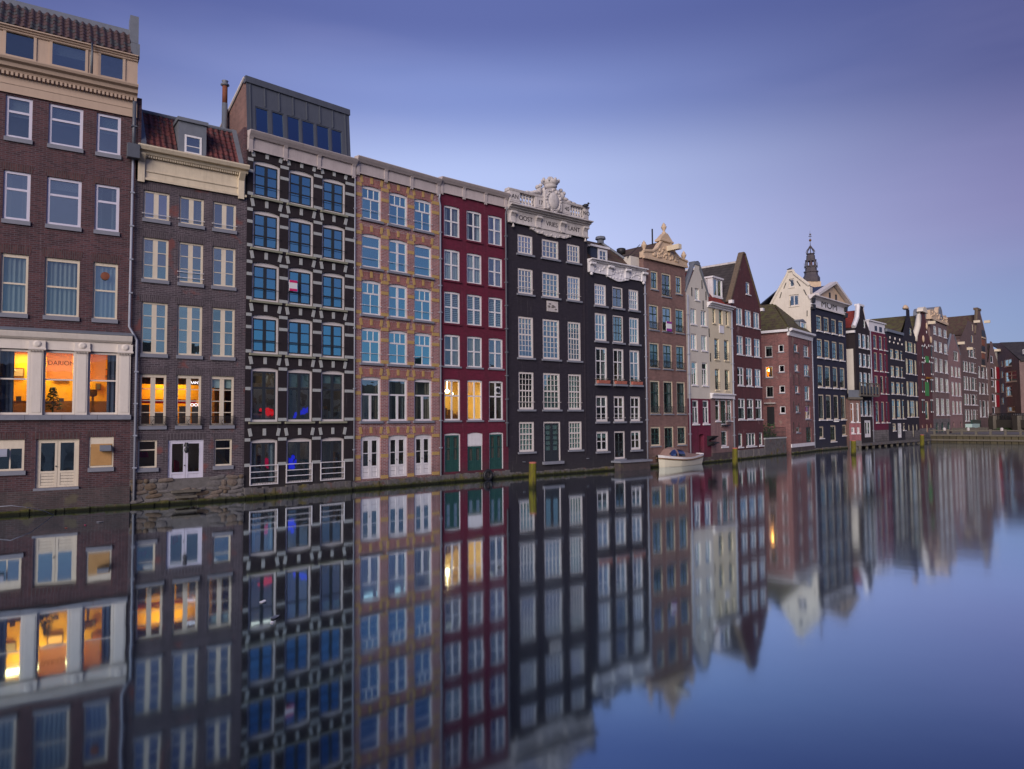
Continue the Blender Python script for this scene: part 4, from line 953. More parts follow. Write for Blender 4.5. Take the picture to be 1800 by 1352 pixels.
h = House('canal_house', 'orange brick house banded with yellow stone, white sashes and white water doors', CH[3], CH[4], group='canal houses rising from the water')
V = lambda y: h.V(700, y); W = h.W
us, vs = grid(h, [(635, 669.7), (683, 716.3), (728, 759)], 560, [(340, 397), (421.5, 479), (500, 559), (581, 641), (664.5, 740), (765, 838)], 700)
for r, (v0, v1) in enumerate(vs):
    for c, (u0, u1) in enumerate(us):
        cas = ((.36, 2, .07), (.64, 2)); t32 = ((.33, 3, .09), (.67, 2)); lo = ((.36, 1, .09), (.64, 2)); one = ((.33, 1, .09), (.67, 1))
        rows = {0: t32, 1: cas if c == 1 else one, 2: cas if c == 1 else t32, 3: t32, 4: lo}.get(r)
        if r < 5:
            cu = ('full', 'curtain_white') if (r, c) in ((1, 0), (1, 2)) else (('sides', 'curtain_white') if (r, c) in ((0, 2), (1, 1), (2, 1), (2, 0)) else (('full', 'curtain_grey') if (r, c) == (2, 2) else None))
            h.window(u0, u1, v0, v1, rows, 'white_paint', glass='glass_sky' if r < 4 else 'glass_old', fw=.10, head=0, tw=.06, mw=.045, cm=.14 if ((r in (1, 2) and c == 1) or r == 4) else None, arch=.08, sill='stone_blue', sh=.12, so=.1, sproud=.12, y=.07, bar=(.27,) if r < 4 else None, barmat='white_paint', curtain=cu)
        else:
            door_leafs(h, u0, u1, v0, v1, 'white_paint', 'white_paint', 'glass_old', .30, 2, 2, arch=.07, y=.07, fw=.09, leaf_w=.10)
        voussoirs(h, u0, u1, v1, 'stone_yellow', .16, .33, .30)
        l = MB(); l.slab([(u0, v1 + .01), (u1, v1 + .01), (u1 + .06, v1 + .40), (u0 - .06, v1 + .40)], -.006, .05); h.part('brick_lintel', l, 'brick_orange_soldier')
    bands(h, us, v0, v1, 'stone_yellow', .18, (.99, .68, .05) if r < 4 else ((.99, .63, .05) if r == 4 else (.97, .52, .02)))
ct, cb = panel_cornice(h, 700, 297, 324, us, 'cornice_grey')
vd = MB(); vu, vv = h.uv(657, 282, .8); vd.ball((vu, .8, ct), .42, .42, .3, 12, 8); h.part('roof_vent', vd, 'iron_black', smooth=True)
h.wall([(-.4, 0, W), (cb + .02, 0, W)], 'brick_orange')
dim_room(h, .1, W - .1, vs[4][0] - .08, vs[4][1] + .1, 18, 14, (.75, .95, 1.0)); dim_room(h, .1, W - .1, vs[5][0] - .02, vs[5][1] + .1, 9, 19); dim_room(h, .1, W - .1, vs[3][0] - .08, vs[3][1] + .1, 4, 22)
h.floors = [V(408), V(488), V(570), V(652), V(754)]
h.body(9, ct, 'brick_orange')
h.pipe([(W - .15, -.25, cb - .05), (W - .15, -.2, cb - .3), (W + .02, -.09, cb - .65), (W + .02, -.09, .45)], .055)
h.plinth(V(842), 'quay_moss', .16); h.plinth(.17, 'quay_moss', .3, name='quay_ledge')
GR = h

# ------------------------------------------------------------------ burgundy house
h = House('canal_house', 'burgundy painted house with white cross windows, bright yellow room and green water doors', CH[4], CH[5], group='canal houses rising from the water')
V = lambda y: h.V(834, y); W = h.W
us, vs = grid(h, [(780.8, 809), (821, 847.6), (859, 884)], 600, [(371.5, 424.5), (446, 499), (518, 572.5), (591.5, 646), (668, 738.8), (760.5, 827)], 834)
for r, (v0, v1) in enumerate(vs):
    for c, (u0, u1) in enumerate(us):
        if r < 5:
            rows = ((.48, 2, .08), (.52, 2)) if r < 4 else ((.38, 2, .08), (.62, 2))
            cu = {0: ('sides', 'curtain_white') if c else None, 1: ('full', 'curtain_white') if c < 2 else ('right', 'curtain_grey'), 2: ('slats', 'curtain_white'), 3: ('right', 'curtain_sand') if c != 1 else ('full', 'curtain_sand')}.get(r)
            h.window(u0, u1, v0, v1, rows, 'white_paint', glass='glass_clear' if r == 4 and c < 2 else 'glass_old', fw=.09, mw=.10, arch=.04, sill='stone_blue' if r > 2 else 'paint_burgundy', sh=.1, so=.06, y=.06, curtain=cu)
        else:
            if c == 1:
                bz = V(783); h.holes.append((u0, u1, v0, v1, .08))
                wb = MB(); wb.box(u0, u1, .04, .1, bz, v1); h.part('white_panel', wb, 'white_paint')
                door_leafs(h, u0, u1, v0, bz, 'white_paint', 'door_green', 'glass_old', .38, 1, 1, y=.06, fw=.05, leaf_w=.12, curtain='curtain_sand', hole=False)
            else: door_leafs(h, u0, u1, v0, v1, 'white_paint', 'door_green', 'glass_old', .30, 2, 1, arch=.06, y=.06, fw=.07, leaf_w=.12, curtain='curtain_sand')
v0, v1 = vs[4]; xm = (us[1][1] + us[2][0]) / 2
room = lit_room(h, .1, xm, v0 - .05, v1 + .1, .35, 2.3, 'room_yellow', 80, (1.0, .74, .30), size=.5, lamp_w=.8, lamp_u=.75)
b = MB(); lu, lv = h.uv(786, 688, .8); b.ball((lu, .8, lv), .12); b.tube([(lu, .8, lv), (lu, .8, v1 + .1)], .01, 4); h.part('pendant_lamp', b, 'bulb_warm', room, smooth=True)
lu, lv = h.uv(795, 692, .9); b = MB(); b.ball((lu, .9, lv), .06); b.tube([(lu, .9, lv), (lu, .9, v1 + .1)], .01, 4); h.part('pendant_lamp', b, 'bulb_warm', room, smooth=True)
k = MB(); k.box(.2, us[1][0] - .1, .5, .9, v0, v0 + .3)
for i in range(9): x = .3 + i * .22; k.box(x, x + .13, .5, .62, v0 + .3, v0 + .3 + random.uniform(.1, .45))
h.part('kitchen_counter', k, 'room_brown', room)
b = MB(); fu, fv = h.uv(876, 686); b.lathe([(.03, 0), (.15, .01), (.15, .04)], (0, 0, 0), 12); f_ = h.part('vent_fan', b, 'iron_black'); f_.matrix_local = Matrix.Translation((fu, .055, fv)) @ Matrix.Rotation(math.pi / 2, 4, 'X')
b = MB(); b.box(fu - .2, fu + .2, .07, .09, fv - .22, fv + .22); h.part('fan_plate', b, 'white_plastic')
ct, cb = panel_cornice(h, 834, 328, 353, us, 'cornice_grey')
h.wall([(-.4, 0, W), (cb + .02, 0, W)], 'paint_burgundy')
dim_room(h, xm + .1, W - .1, vs[4][0] - .08, vs[4][1] + .1, 4, 24); dim_room(h, .1, W - .1, vs[3][0] - .08, vs[3][1] + .1, 6, 31)
h.floors = [V(434), V(508), V(582), V(656), V(750)]
h.body(9, ct, 'paint_burgundy')
h.pipe([(W - .2, -.3, cb), (W - .16, -.1, cb - .35), (W - .16, -.08, h.V(885, 785))], .055, 'lead')
h.plinth(V(831), 'quay_moss', .16); h.plinth(.17, 'quay_moss', .3, name='quay_ledge')
ty = MB()
for i in range(16):
    pass
pu, pv = h.uv(857, 836, -.4)
seg, n0 = 14, 0
for i in range(seg):
    a = 2 * math.pi * i / seg
    for j in range(8):
        t = 2 * math.pi * j / 8; R = .26 + .1 * math.cos(t); ty.v.append((R * math.cos(a), .1 * math.sin(t), R * math.sin(a)))
for i in range(seg):
    for j in range(8): ty.f.append((i * 8 + j, ((i + 1) % seg) * 8 + j, ((i + 1) % seg) * 8 + (j + 1) % 8, i * 8 + (j + 1) % 8))
to = link('tyre_fender', ty.mesh('tyre_fender', 'iron_black', True)); to.matrix_world = h.M @ Matrix.Translation((pu, -.44, max(.3, pv))); tag(to, 'old black tyre hung as a fender on the mossy quay ledge', 'tyre')
GRP = 'canal houses rising from the water'
def balls(mb, pts):
    for x, y, z, r in pts: mb.ball((x, y, z), r, r, r, 8, 6)
# ------------------------------------------------------------------ tarred house with the stone balustrade
h = House('canal_house', 'tarred black house crowned by a carved white stone balustrade and coat of arms', CH[5], CH[6], group=GRP)
V = lambda y: h.V(968, y); W = h.W
us, vs = grid(h, [(911, 937.8), (953.9, 983.7), (998, 1021)], 600, [(422, 455), (479.5, 523), (561.5, 631.7), (655.8, 720), (741, 792.5)], 968)
R4 = lambda n, g=.035: tuple((1, 4, g) for _ in range(n))
for r, (v0, v1) in enumerate(vs):
    for c, (u0, u1) in enumerate(us):
        if r == 4 and c == 1: continue
        rows = [R4(3), R4(4), R4(3)[:-1] + ((1, 4, .09),) + R4(4), R4(3)[:-1] + ((1, 4, .09),) + R4(3), R4(2)[:-1] + ((1, 4, .09),) + R4(3)][r]
        cu = [None, None, ('blind', 'curtain_teal'), ('full', 'curtain_teal'), ('full', 'curtain_teal')][r]
        if (r, c) == (3, 0): cu = None
        h.window(u0, u1, v0, v1, rows, 'pale_frame', glass='glass_grey' if r < 2 else 'glass_old', fw=.13, mw=.035, sill='stone_blue', sh=.12, so=.1, sproud=.12, y=.05, panes=False, bar=(.2,) if r in (1, 3) else None, barmat='pale_frame', curtain=cu)
u0, u1 = us[1]
door_leafs(h, u0, u1, V(810.6), V(741), 'pale_frame', 'sash_dark', 'glass_old', .27, 5, 1, y=.05, fw=.11, leaf_w=.09, curtain='curtain_teal')
h.block('door_step', 'stone_blue', ((u0 + u1) / 2, -.06, V(813.5)), (u1 - u0 + .25, .3, V(811) - V(816)))
pq = MB(); a, b = h.uv(961, 547); c, d = h.uv(980, 531); pq.box(a, c, -.05, .02, b, d); po = h.part('plaque', pq, 'stone_white')
pq = MB(); random.seed(9)
for i in range(7): pq.ball((a + (c - a) * random.uniform(.15, .85), -.05, b + (d - b) * random.uniform(.2, .8)), .12, .03, .05, 8, 5)
h.part('relief', pq, 'stone_rubble', po, smooth=True)
eb, et = V(407), V(379); bt = h.V(897, 333)
bt0 = h.V(897, 357)
h.wall([(-.4, 0, W), (eb, 0, W)], 'paint_tar')
fz = MB(); fz.box(.02, W - .02, -.12, .15, eb, et - .2); fz.box(.02, W - .02, -.2, 0, eb, eb + .09); h.part('frieze', fz, 'stone_white')
h.moulding('cornice', cornice_prof(et - .35, et + .05, .62, 4), 'stone_white', -.03, W + .06)
for i in range(4):
    x = .35 + (W - .7) * i / 3; k = MB(); k.extrude([(-.1, eb - .03), (-.2, eb), (-.2, et - .65), (-.36, et - .42), (-.4, et - .32), (-.1, et - .32)], x - .2, x + .2)
    k.tube([(x - .23, -.32, et - .42), (x + .23, -.32, et - .42)], .075, 8); k.tube([(x - .15, -.2, eb + .05), (x + .15, -.2, eb + .05)], .07, 8); h.part('console', k, 'stone_white')
    if i in (0, 3):
        d = MB(); d.lathe([(.03, .02), (.05, -.08), (.11, -.2), (.04, -.24)], (x, -.2, eb - .05), 8); h.part('pendant', d, 'stone_white', smooth=True)
cv = MB()
pts = [(us[1][0] - 1.05, eb), (us[1][0] - 1.0, eb - .14)]
for i in range(9):
    x = us[1][0] - .8 + i * (us[1][1] - us[1][0] + 1.6) / 8; pts += [(x, eb - .20 - .16 * math.sin(math.pi * i / 8) - (.08 if i % 2 else 0))]
pts += [(us[1][1] + 1.0, eb - .14), (us[1][1] + 1.05, eb)]
cv.slab(pts, -.14, .0); co = h.part('carved_apron', cv, 'stone_white')
cv = MB(); [cv.ball((x, -.14, z + .09), .1, .04, .07, 7, 5) for x, z in pts[2:-2]]; h.part('carving', cv, 'stone_white', co, smooth=True)
for body, px, py, s_ in (('OOST', 924, 383, .42), ('VRIES', 970, 394, .42), ('LANT', 1009, 404, .42)):
    u, v = h.uv(px, py, -.12); h.text(body, u, (eb + et) / 2 - .1, s_, 'letter_dark', y=-.13)
# balustrade
z0, z1 = et + .06, bt; HB = z1 - z0
cu = h.U(966, 350); piers = [(.05, h.U(910, 350)), (h.U(937, 350), h.U(954, 350)), (h.U(985, 370), h.U(999, 370)), (h.U(1022, 380), W - .05)]
mb = MB(); mb.box(.02, W - .02, -.2, .2, z0, z0 + .2); h.part('balustrade_base', mb, 'stone_white')
mb = MB(); mb.extrude([(-.26, z1 - .14), (-.3, z1 - .02), (-.2, z1 + .04), (.2, z1 + .04), (.26, z1 - .14)], .0, W); h.part('balustrade_rail', mb, 'stone_white')
for (a, b), t in zip(piers, ('AN', '17', '40', 'NO')):
    k = MB(); k.box(a, b, -.24, .22, z0 + .201, z1 - .14); k.box(a + .08, b - .08, -.26, -.24, z0 + .3, z1 - .22); po = h.part('pier', k, 'stone_white')
    h.text(t, (a + b) / 2, (z0 + z1) / 2 + .02, .40, 'letter_dark', y=-.265, parent=po)
for a, b in ((piers[0][1], piers[1][0]), (piers[2][1], piers[3][0])):
    n = 5
    for i in range(n):
        x = a + (b - a) * (i + .5) / n; k = MB(); hh = z1 - .14 - z0 - .2; k.lathe([(.10, 0), (.10, .06), (.05, .1), (.13, hh * .25), (.05, hh * .48), (.07, hh * .5), (.05, hh * .52), (.13, hh * .75), (.05, hh - .1), (.1, hh - .06), (.1, hh)], (x, 0, z0 + .2), 8); h.part('baluster', k, 'stone_white', smooth=True)
# coat of arms with crown and two figures
ztop = h.V(968, 313)
k = MB(); w_ = .74; zc = V(334) - .5
pts = [(cu - w_, z0 + .2), (cu + w_, z0 + .2), (cu + w_ * 1.02, z0 + .8)] + [(cu + w_ * math.cos(t), zc + .5 * math.sin(t)) for t in [math.pi * i / 10 for i in range(11)]] + [(cu - w_ * 1.02, z0 + .8)]
k.slab(pts, -.42, .15); cr = h.part('coat_of_arms', k, 'stone_white')
k = MB(); k.ball((cu, -.42, z0 + .8), .44, .12, .55, 14, 10); h.part('shield', k, 'stone_white', cr, smooth=True)
k = MB()
for i in range(22):
    t = 2 * math.pi * i / 22; k.ball((cu + random.uniform(.52, .68) * math.cos(t), -.43, z0 + .82 + random.uniform(.62, .8) * math.sin(t)), random.uniform(.05, .17), .07, random.uniform(.05, .15), 7, 5)
h.part('cartouche_scrolls', k, 'stone_white', cr, smooth=True)
k = MB(); zr = V(330); k.lathe([(.36, zr - .15), (.46, zr), (.42, zr + .08), (.46, zr + .12), (.60, ztop - .30), (.3, ztop - .28), (.12, ztop - .26)], (cu, -.1, 0), 12)
for i in range(8): t = 2 * math.pi * i / 8; k.ball((cu + .58 * math.cos(t), -.1 + .5 * math.sin(t), ztop - .28), .10, .1, .15, 7, 5)
k.ball((cu, -.1, ztop - .16), .24, .24, .2, 9, 6); h.part('crown', k, 'stone_white', cr, smooth=True)
for sg in (-1, 1):
    k = MB(); x = cu + sg * 1.0
    for (dx, dz, rx, rz) in ((0, .45, .26, .45), (-sg * .12, 1.0, .17, .2), (-sg * .35, .55, .12, .34), (sg * .25, .15, .4, .2), (sg * .6, -.02, .38, .16), (sg * 1.0, -.08, .3, .14), (sg * .15, .75, .16, .22)): k.ball((x + dx, -.12, z1 + .08 + dz * .62), rx * .8, .18, rz * .66, 9, 6)
    h.part('carved_figure', k, 'stone_white', cr, smooth=True)
dim_room(h, .2, W - .2, V(634), V(557), 5, 71)
h.floors = [V(468), V(553), V(644), V(731)]
h.body(10, et - .1, 'paint_tar')
h.plinth(.30, 'quay_moss', .2)
for px, py in ((919, 812), (1031, 806)):
    m = MB(); a, b = h.uv(px, py); m.tube([(a, .0, b), (a, -.1, b), (a + .12, -.12, b)], .025, 5); h.part('mooring_hook', m, 'lead')
m = MB(); x = W - .35; m.box(x - .06, x + .06, -.05, .01, 1.2, eb - .4); h.part('wall_cable', m, 'paint_tar')

# ------------------------------------------------------------------ soot black house with white carved cornice and flower pots
h = House('canal_house', 'soot black house with white carved cornice, red roof dormer and flower pots', CH[6], CH[7], group=GRP)
V = lambda y: h.V(1087.6, y); W = h.W
us, vs = grid(h, [(1046.6, 1067.6), (1078, 1097), (1107, 1124.7)], 650, [(504.7, 542), (554.5, 602.5), (613, 676), (696, 740.8), (757.7, 792)], 1087.6)
for r, (v0, v1) in enumerate(vs):
    for c, (u0, u1) in enumerate(us):
        if r == 4 and c == 1:
            w = h.window(u0, u1, V(806.8), v1, ((1, 2, .05), (1, 2, .05), (.5, 2)), 'pale_frame', 'sash_dark', glass='glass_old', fw=.12, sill='stone_blue', y=.06, panes=False, name='door'); continue
        dark = c == 1 and r < 2
        rows = [R4(2)[:-1] + ((1, 4, .08),) + R4(2), ((.4, 3, .08), (.3, 3, .03), (.3, 3)), ((.36, 2, .08), (.42, 2, .035), (.22, 2)), ((.42, 2, .08), (.33, 2, .035), (.25, 2)), ((.5, 2, .05), (.5, 2))][r]
        if dark: rows = ((1, 2, .05), (1, 2))if r == 0 else ((1, 3, .05), (1, 3, .05), (1, 3))
        w = h.window(u0, u1, v0, v1, rows, 'pale_frame', 'sash_dark' if dark else 'white_paint', glass='glass_grey' if r < 2 else 'glass_old', fw=.11, sw=.045, mw=.035 if r < 2 else .07, sill='stone_blue', sh=.13, so=.08, sproud=.14 if r != 2 else .3, y=.06, panes=False,
                     bar=(.14,) if r in (2, 3) else None, barmat='pale_frame', curtain=('sides', 'curtain_white') if r == 2 or (r, c) == (1, 0) else (('blind', 'curtain_teal') if r == 4 else None))
        if r == 2:
            for q in range(2):
                x0 = u0 + .03 + (u1 - u0) * q * .5; k = MB(); k.extrude([(-.26, v0 + .02), (-.30, v0 + .24), (-.06, v0 + .24), (-.1, v0 + .02)], x0, x0 + (u1 - u0) * .46)
                p = link('flower_box', k.mesh('flower_box', 'terracotta')); p.matrix_world = h.M; tag(p, 'terracotta flower box on a window sill of the soot black house', 'flower box', 'flower boxes on the sills')
                k = MB(); random.seed(q + c * 7)
                for i in range(40):
                    a = Vector((random.uniform(x0, x0 + (u1 - u0) * .46), random.uniform(-.3, -.06), v0 + .24)); d = Vector((random.uniform(-.08, .08), random.uniform(-.08, .08), random.uniform(.05, .17))); k.quad(a, a + d + Vector((.03, .02, 0)), a + d * 1.3, a + d - Vector((.03, .02, 0)))
                link('plant', k.mesh('plant', 'leaf'), p)
ct, cb = V(466), V(488)
h.wall([(-.4, 0, W), (cb, 0, W)], 'paint_soot')
fz = MB(); fz.box(.02, W - .03, -.12, .15, cb, ct - .2); h.part('frieze', fz, 'white_paint'); h.moulding('cornice', cornice_prof(ct - .3, ct, .5, 3), 'white_paint', 0, W - .01)
for i in range(4):
    x = .22 + (W - .45) * i / 3; k = MB(); k.extrude([(-.1, cb - .04), (-.22, cb), (-.24, ct - .5), (-.42, ct - .3), (-.1, ct - .28)], x - .2, x + .2); k.tube([(x - .26, -.34, ct - .34), (x + .26, -.34, ct - .34)], .1, 8); h.part('console', k, 'white_paint')
    if i in (0, 3): d = MB(); d.ball((x, -.18, cb - .12), .14, .1, .12, 8, 6); h.part('pendant', d, 'white_paint', smooth=True)
for i in range(3):
    k = MB(); x = .22 + (W - .45) * (i + .5) / 3; random.seed(i)
    for j in range(14): k.ball((x + random.uniform(-.6, .6), -.12, (cb + ct) / 2 - .12 + random.uniform(-.18, .2)), random.uniform(.08, .16), .05, random.uniform(.05, .1), 7, 5)
    h.part('carving', k, 'white_paint', smooth=True)
k = MB(); m = W / 2; k.slab([(m - 1.2, cb), (m - 1.1, cb - .12), (m - .7, cb - .2), (m - .3, cb - .3), (m, cb - .34), (m + .3, cb - .3), (m + .7, cb - .2), (m + 1.1, cb - .12), (m + 1.2, cb)], -.16, 0); [k.ball((m + d, -.16, cb - .12), .12, .04, .08, 7, 5) for d in (-.8, -.5, -.2, .2, .5, .8)]; h.part('carved_apron', k, 'white_paint')
# stepped-back tiled roof with dormer: ridge runs back from the front
zr = h.V(1073, 432, 2.2)
k = MB(); k.sheet([(.05, .3, ct), (W - .05, .3, ct), (W * .62, 2.2, zr), (W * .25, 2.2, zr)], .1); k.sheet([(W * .62, 2.2, zr), (W - .05, .3, ct), (W - .05, 8, ct), (W * .62, 8, zr)], .1); k.sheet([(.05, .3, ct), (W * .25, 2.2, zr), (W * .25, 8, zr), (.05, 8, ct)], .1); k.sheet([(W * .25, 2.2, zr), (W * .62, 2.2, zr), (W * .62, 8, zr), (W * .25, 8, zr)], .1); h.part('roof', k, 'tile_far_brown')
k = MB(); k.tube([(W * .62, 2.15, zr + .05), (W - .1, .25, ct + .08)], .1, 6); k.lathe([(.25, 0), (.25, .25), (.4, .3), (.35, .5)], (W * .62, 2.2, zr), 8); h.part('hip_ridge', k, 'lead')
a, b = h.U(1052, 446, .6), h.U(1068, 448, .6); zz = h.V(1060, 437, .6); k = MB(); k.box(a - .7, b, .7, 2.6, ct, zz); h.part('dormer', k, 'slate_blue')
hs = h.holes; h.holes = []; h.window(a, b, ct + .05, zz - .05, ((1, 2), (1, 2)), 'white_paint', glass='glass_grey', fw=.16, y=.62, panes=False, hole=False); h.holes = hs
k = MB(); k.box(a - .85, b + .15, .5, 2.6, zz, zz + .14); h.part('dormer_roof', k, 'white_paint')
k = MB(); x, z = h.uv(1092, 455, 2.4); k.lathe([(.14, -1.2), (.14, .3), (.1, .32), (.1, .55), (.34, .6), (.36, .95), (.28, 1.0)], (x, 2.4, z - .2), 10); h.part('flue', k, 'iron_black', smooth=True)
dim_room(h, .2, W - .2, V(742), V(692), 7, 51); dim_room(h, .2, W - .2, V(808), V(754), 4, 53); dim_room(h, .2, W - .2, V(678), V(611), 4, 55)
h.floors = [V(549), V(608), V(688), V(749)]
h.body(10, ct - .05, 'paint_soot'); h.plinth(.28, 'quay_moss', .2)
k = MB(); k.box(h.U(1074, 808), h.U(1130, 808), -.9, .0, .55, .68); h.part('jetty_step', k, 'stone_blue')
k = MB(); k.box(h.U(1076, 815), h.U(1128, 815), -.8, -.2, -.3, .55); h.part('jetty_pier', k, 'plinth_brick')
for nm, lab, px0, py0, px1, py1, mat, dep in (('neon_sign', 'white neon lettering glowing inside a window of the soot black house', 1047, 702, 1060, 712, 'neon_white', .35), ('lantern', 'round red lantern inside the window beside the neon sign', 1085, 707, 1092, 714, 'red_cloth', .4), ('amber_vase', 'orange glass vase standing behind the flower boxes', 1085, 655, 1089, 668, 'curtain_orange', .4)):
    a, b = h.uv(px0, py1, dep); c, d = h.uv(px1, py0, dep); k = MB()
    if nm == 'neon_sign':
        n = 12; k.tube([(a + (c - a) * i / n, dep, (b + d) / 2 - (d - b) * .3 * (i / n) + (d - b) * .35 * math.sin(i * 2.1)) for i in range(n + 1)], .05, 5)
    else: k.ball(((a + c) / 2, dep, (b + d) / 2), (c - a) / 2, .15, (d - b) / 2, 10, 8)
    o = link(nm, k.mesh(nm, mat, True)); o.matrix_world = h.M; tag(o, lab, nm.split('_')[-1])

# ------------------------------------------------------------------ brown house with sandstone bell gable
h = House('canal_house', 'brown brick house with sandstone scroll gable, three urns and green sashes', CH[7], CH[8], group=GRP)
V = lambda y: h.V(1174, y); W = h.W
us, vs = grid(h, [(1142, 1159), (1165.6, 1182), (1188.7, 1203.7)], 650, [(481.5, 522), (539.8, 583), (605, 648.8), (670, 727.5), (749.8, 783)], 1174)
for r, (v0, v1) in enumerate(vs):
    for c, (u0, u1) in enumerate(us):
        if r == 0 and c != 1: v0b = v0 + .38; u0b, u1b = (u0 + .3, u1) if c == 0 else (u0 + .12, u1 - .22)
        else: v0b, u0b, u1b = v0, u0, u1
        if r == 4 and c == 1: v0b = V(799)
        rows = ((.35, 2, .08), (.35, 2, .035), (.3, 2)) if r else ((.5, 2, .07), (.5, 2))
        w = h.window(u0b, u1b, v0b, v1, rows, 'cream_trim', 'sash_green', glass='glass_grey' if r < 2 else 'glass_old', fw=.11, sw=.05, mw=.07, sill='stone_blue', sh=.09, so=.05, y=.05, panes=False, name='door' if r == 4 and c == 1 else 'window', curtain=('blind', 'curtain_teal') if r == 2 and c != 1 else (('sides', 'curtain_grey') if r == 3 else None))
        if 0 < r < 4 or (r == 0 and c == 1):
            g = MB(); z1 = v0b + .55
            for z in (v0b + .08, z1): g.box(u0b + .02, u1b - .02, -.06, -.04, z - .015, z + .015)
            n = 5
            for i in range(n): x0, x1 = u0b + .05 + (u1b - u0b - .1) * i / n, u0b + .05 + (u1b - u0b - .1) * (i + 1) / n; g.tube([(x0, -.05, v0b + .08), (x1, -.05, z1)], .013, 4); g.tube([(x1, -.05, v0b + .08), (x0, -.05, z1)], .013, 4)
            h.part('window_guard', g, 'iron_black', w)
gb0, gb1 = h.V(1137, 457), h.V(1211, 473); gb = (gb0 + gb1) / 2 + .1
h.wall([(-.4, 0, W), (gb, 0, W)], 'brick_brown')
P = lambda x, y: h.uv(x, y, -.1)
zl = gb
half = [(-.5, 0), (-.5, .14), (-.47, .16), (-.30, .20), (-.20, .30), (-.13, .46), (-.08, .56), (0, .62)]
zA = h.V(1172, 420) - gb; GH = zA / .62
prof = [(W / 2 + x * (W + .3), gb + y * GH) for x, y in half]; prof += [(W - x, z) for x, z in reversed(prof[:-1])]
k = MB(); k.slab(prof, -.12, .25); gabl = h.part('gable', k, 'stone_sand')
k = MB(); k.box(-.12, W + .12, -.2, .0, gb - .08, gb + .1)
for (xa, za), (xb, zb) in zip(prof[1:], prof[2:-1]): k.tube([(xa, -.1, za), (xb, -.1, zb)], .12, 6)
h.part('gable_coping', k, 'stone_sand', gabl)
k = MB(); random.seed(4)
for i in range(46):
    x = random.uniform(-.3, .3); k.ball((W / 2 + x * W, -.13, gb + .25 + random.uniform(0, .9) * (1 - abs(x) * 2.2)), random.uniform(.08, .2), .07, random.uniform(.06, .14), 7, 5)
h.part('carving', k, 'stone_sand', gabl, smooth=True)
def urn(h, x, z, s, parent=None, y=.05, mat='stone_sand'):
    k = MB(); k.lathe([(.28 * s, 0), (.28 * s, .25 * s), (.14 * s, .35 * s), (.16 * s, .5 * s), (.34 * s, .85 * s), (.36 * s, 1.0 * s), (.2 * s, 1.08 * s), (.26 * s, 1.2 * s), (.12 * s, 1.35 * s), (.05 * s, 1.5 * s)], (x, y, z), 10); return h.part('urn', k, mat, parent, smooth=True)
urn(h, .15, prof[1][1] - .05, .62, gabl); urn(h, W - .1, prof[1][1] - .05, .62, gabl)
k = MB(); zt = prof[len(half) - 1][1]; k.extrude([(-.2, zt - .35), (-.25, zt - .3), (-.25, zt - .2), (.3, zt - .2), (.3, zt - .35)], W / 2 - .85, W / 2 + .85); k.slab([(W / 2 - .8, zt - .2), (W / 2 + .8, zt - .2), (W / 2 + .15, zt + .35), (W / 2 - .15, zt + .35)], -.2, .25); h.part('pediment', k, 'stone_sand', gabl)
urn(h, W / 2, zt + .3, .62, gabl)
k = MB(); k.box(W / 2 + .1, W / 2 + .5, -1.2, .1, zt - 1.0, zt - .62); h.part('hoist_beam', k, 'cream_trim')
k = MB(); k.sheet([(.1, .3, gb), (W / 2, .3, zt - .2), (W / 2, 10, zt - .2), (.1, 10, gb)], .1); k.sheet([(W / 2, .3, zt - .2), (W - .1, .3, gb), (W - .1, 10, gb), (W / 2, 10, zt - .2)], .1); h.part('roof', k, 'tile_far_brown')
k = MB(); k.box(-1.0, -.02, .4, 4, gb - .9, gb + .05); h.part('side_parapet', k, 'plaster_cream')
k = MB(); k.tube([(W / 2 - .2, 1.0, zt + .9), (W / 2 - .2, 1.0, zt - .4)], .06, 5); k.tube([(0, .3, prof[1][1] + .6), (-1.2, .6, gb - .1), (-.2, .6, gb + .3)], .025, 4); h.part('stay_bars', k, 'iron_black')
dim_room(h, .2, W - .2, V(729), V(667), 4, 61); dim_room(h, .2, W - .2, V(800), V(746), 3, 63)
h.floors = [V(531), V(594), V(660), V(739)]
h.body(10, gb - .05, 'brick_brown', flat=False); h.plinth(.3, 'quay_moss', .15)
h.pipe([(.02, -.08, gb - 1.2), (.02, -.08, .4)], .06)
k = MB(); a, b = h.uv(1171, 582, -.12); c, d = h.uv(1180, 566, -.12); k.box(a, c, -.16, -.12, b, d); so = h.part('sale_sign', k, 'white_plastic'); k = MB(); k.box(a, c, -.167, -.16, b, b + (d - b) * .28); k.box(a, c, -.167, -.16, d - (d - b) * .22, d); h.part('sign_stripe', k, 'purple_plastic', so)

# ------------------------------------------------------------------ cream gable house on a crimson ground floor
h = House('canal_house', 'narrow cream plastered house with pointed gable above a crimson ground floor', CH[8], CH[9], group=GRP)
W = h.W; V = lambda y: h.V(1230, y)
us = [(h.U(1214.8, 600), h.U(1224.5, 600)), (h.U(1233, 600), h.U(1242.5, 600))]
vs = [(V(572), V(545)), (V(616), V(588.5)), (V(677.7), V(637))]
for r, (v0, v1) in enumerate(vs):
    for c, (u0, u1) in enumerate(us): h.window(u0, u1, v0, v1, ((1, 2),) if r < 2 else ((.25, 1, .07), (.75, 2)), 'white_paint', glass='glass_grey', fw=.09, mw=.1, sill='white_paint', sh=.08, y=.08, panes=False, curtain=('sides', 'curtain_grey') if r == 2 else None)
h.window(h.U(1221.5, 517), h.U(1229, 517), h.V(1226, 528), h.V(1226, 507), ((1, 2),), 'white_paint', glass='glass_grey', fw=.09, sill='white_paint', sh=.08, panes=False)
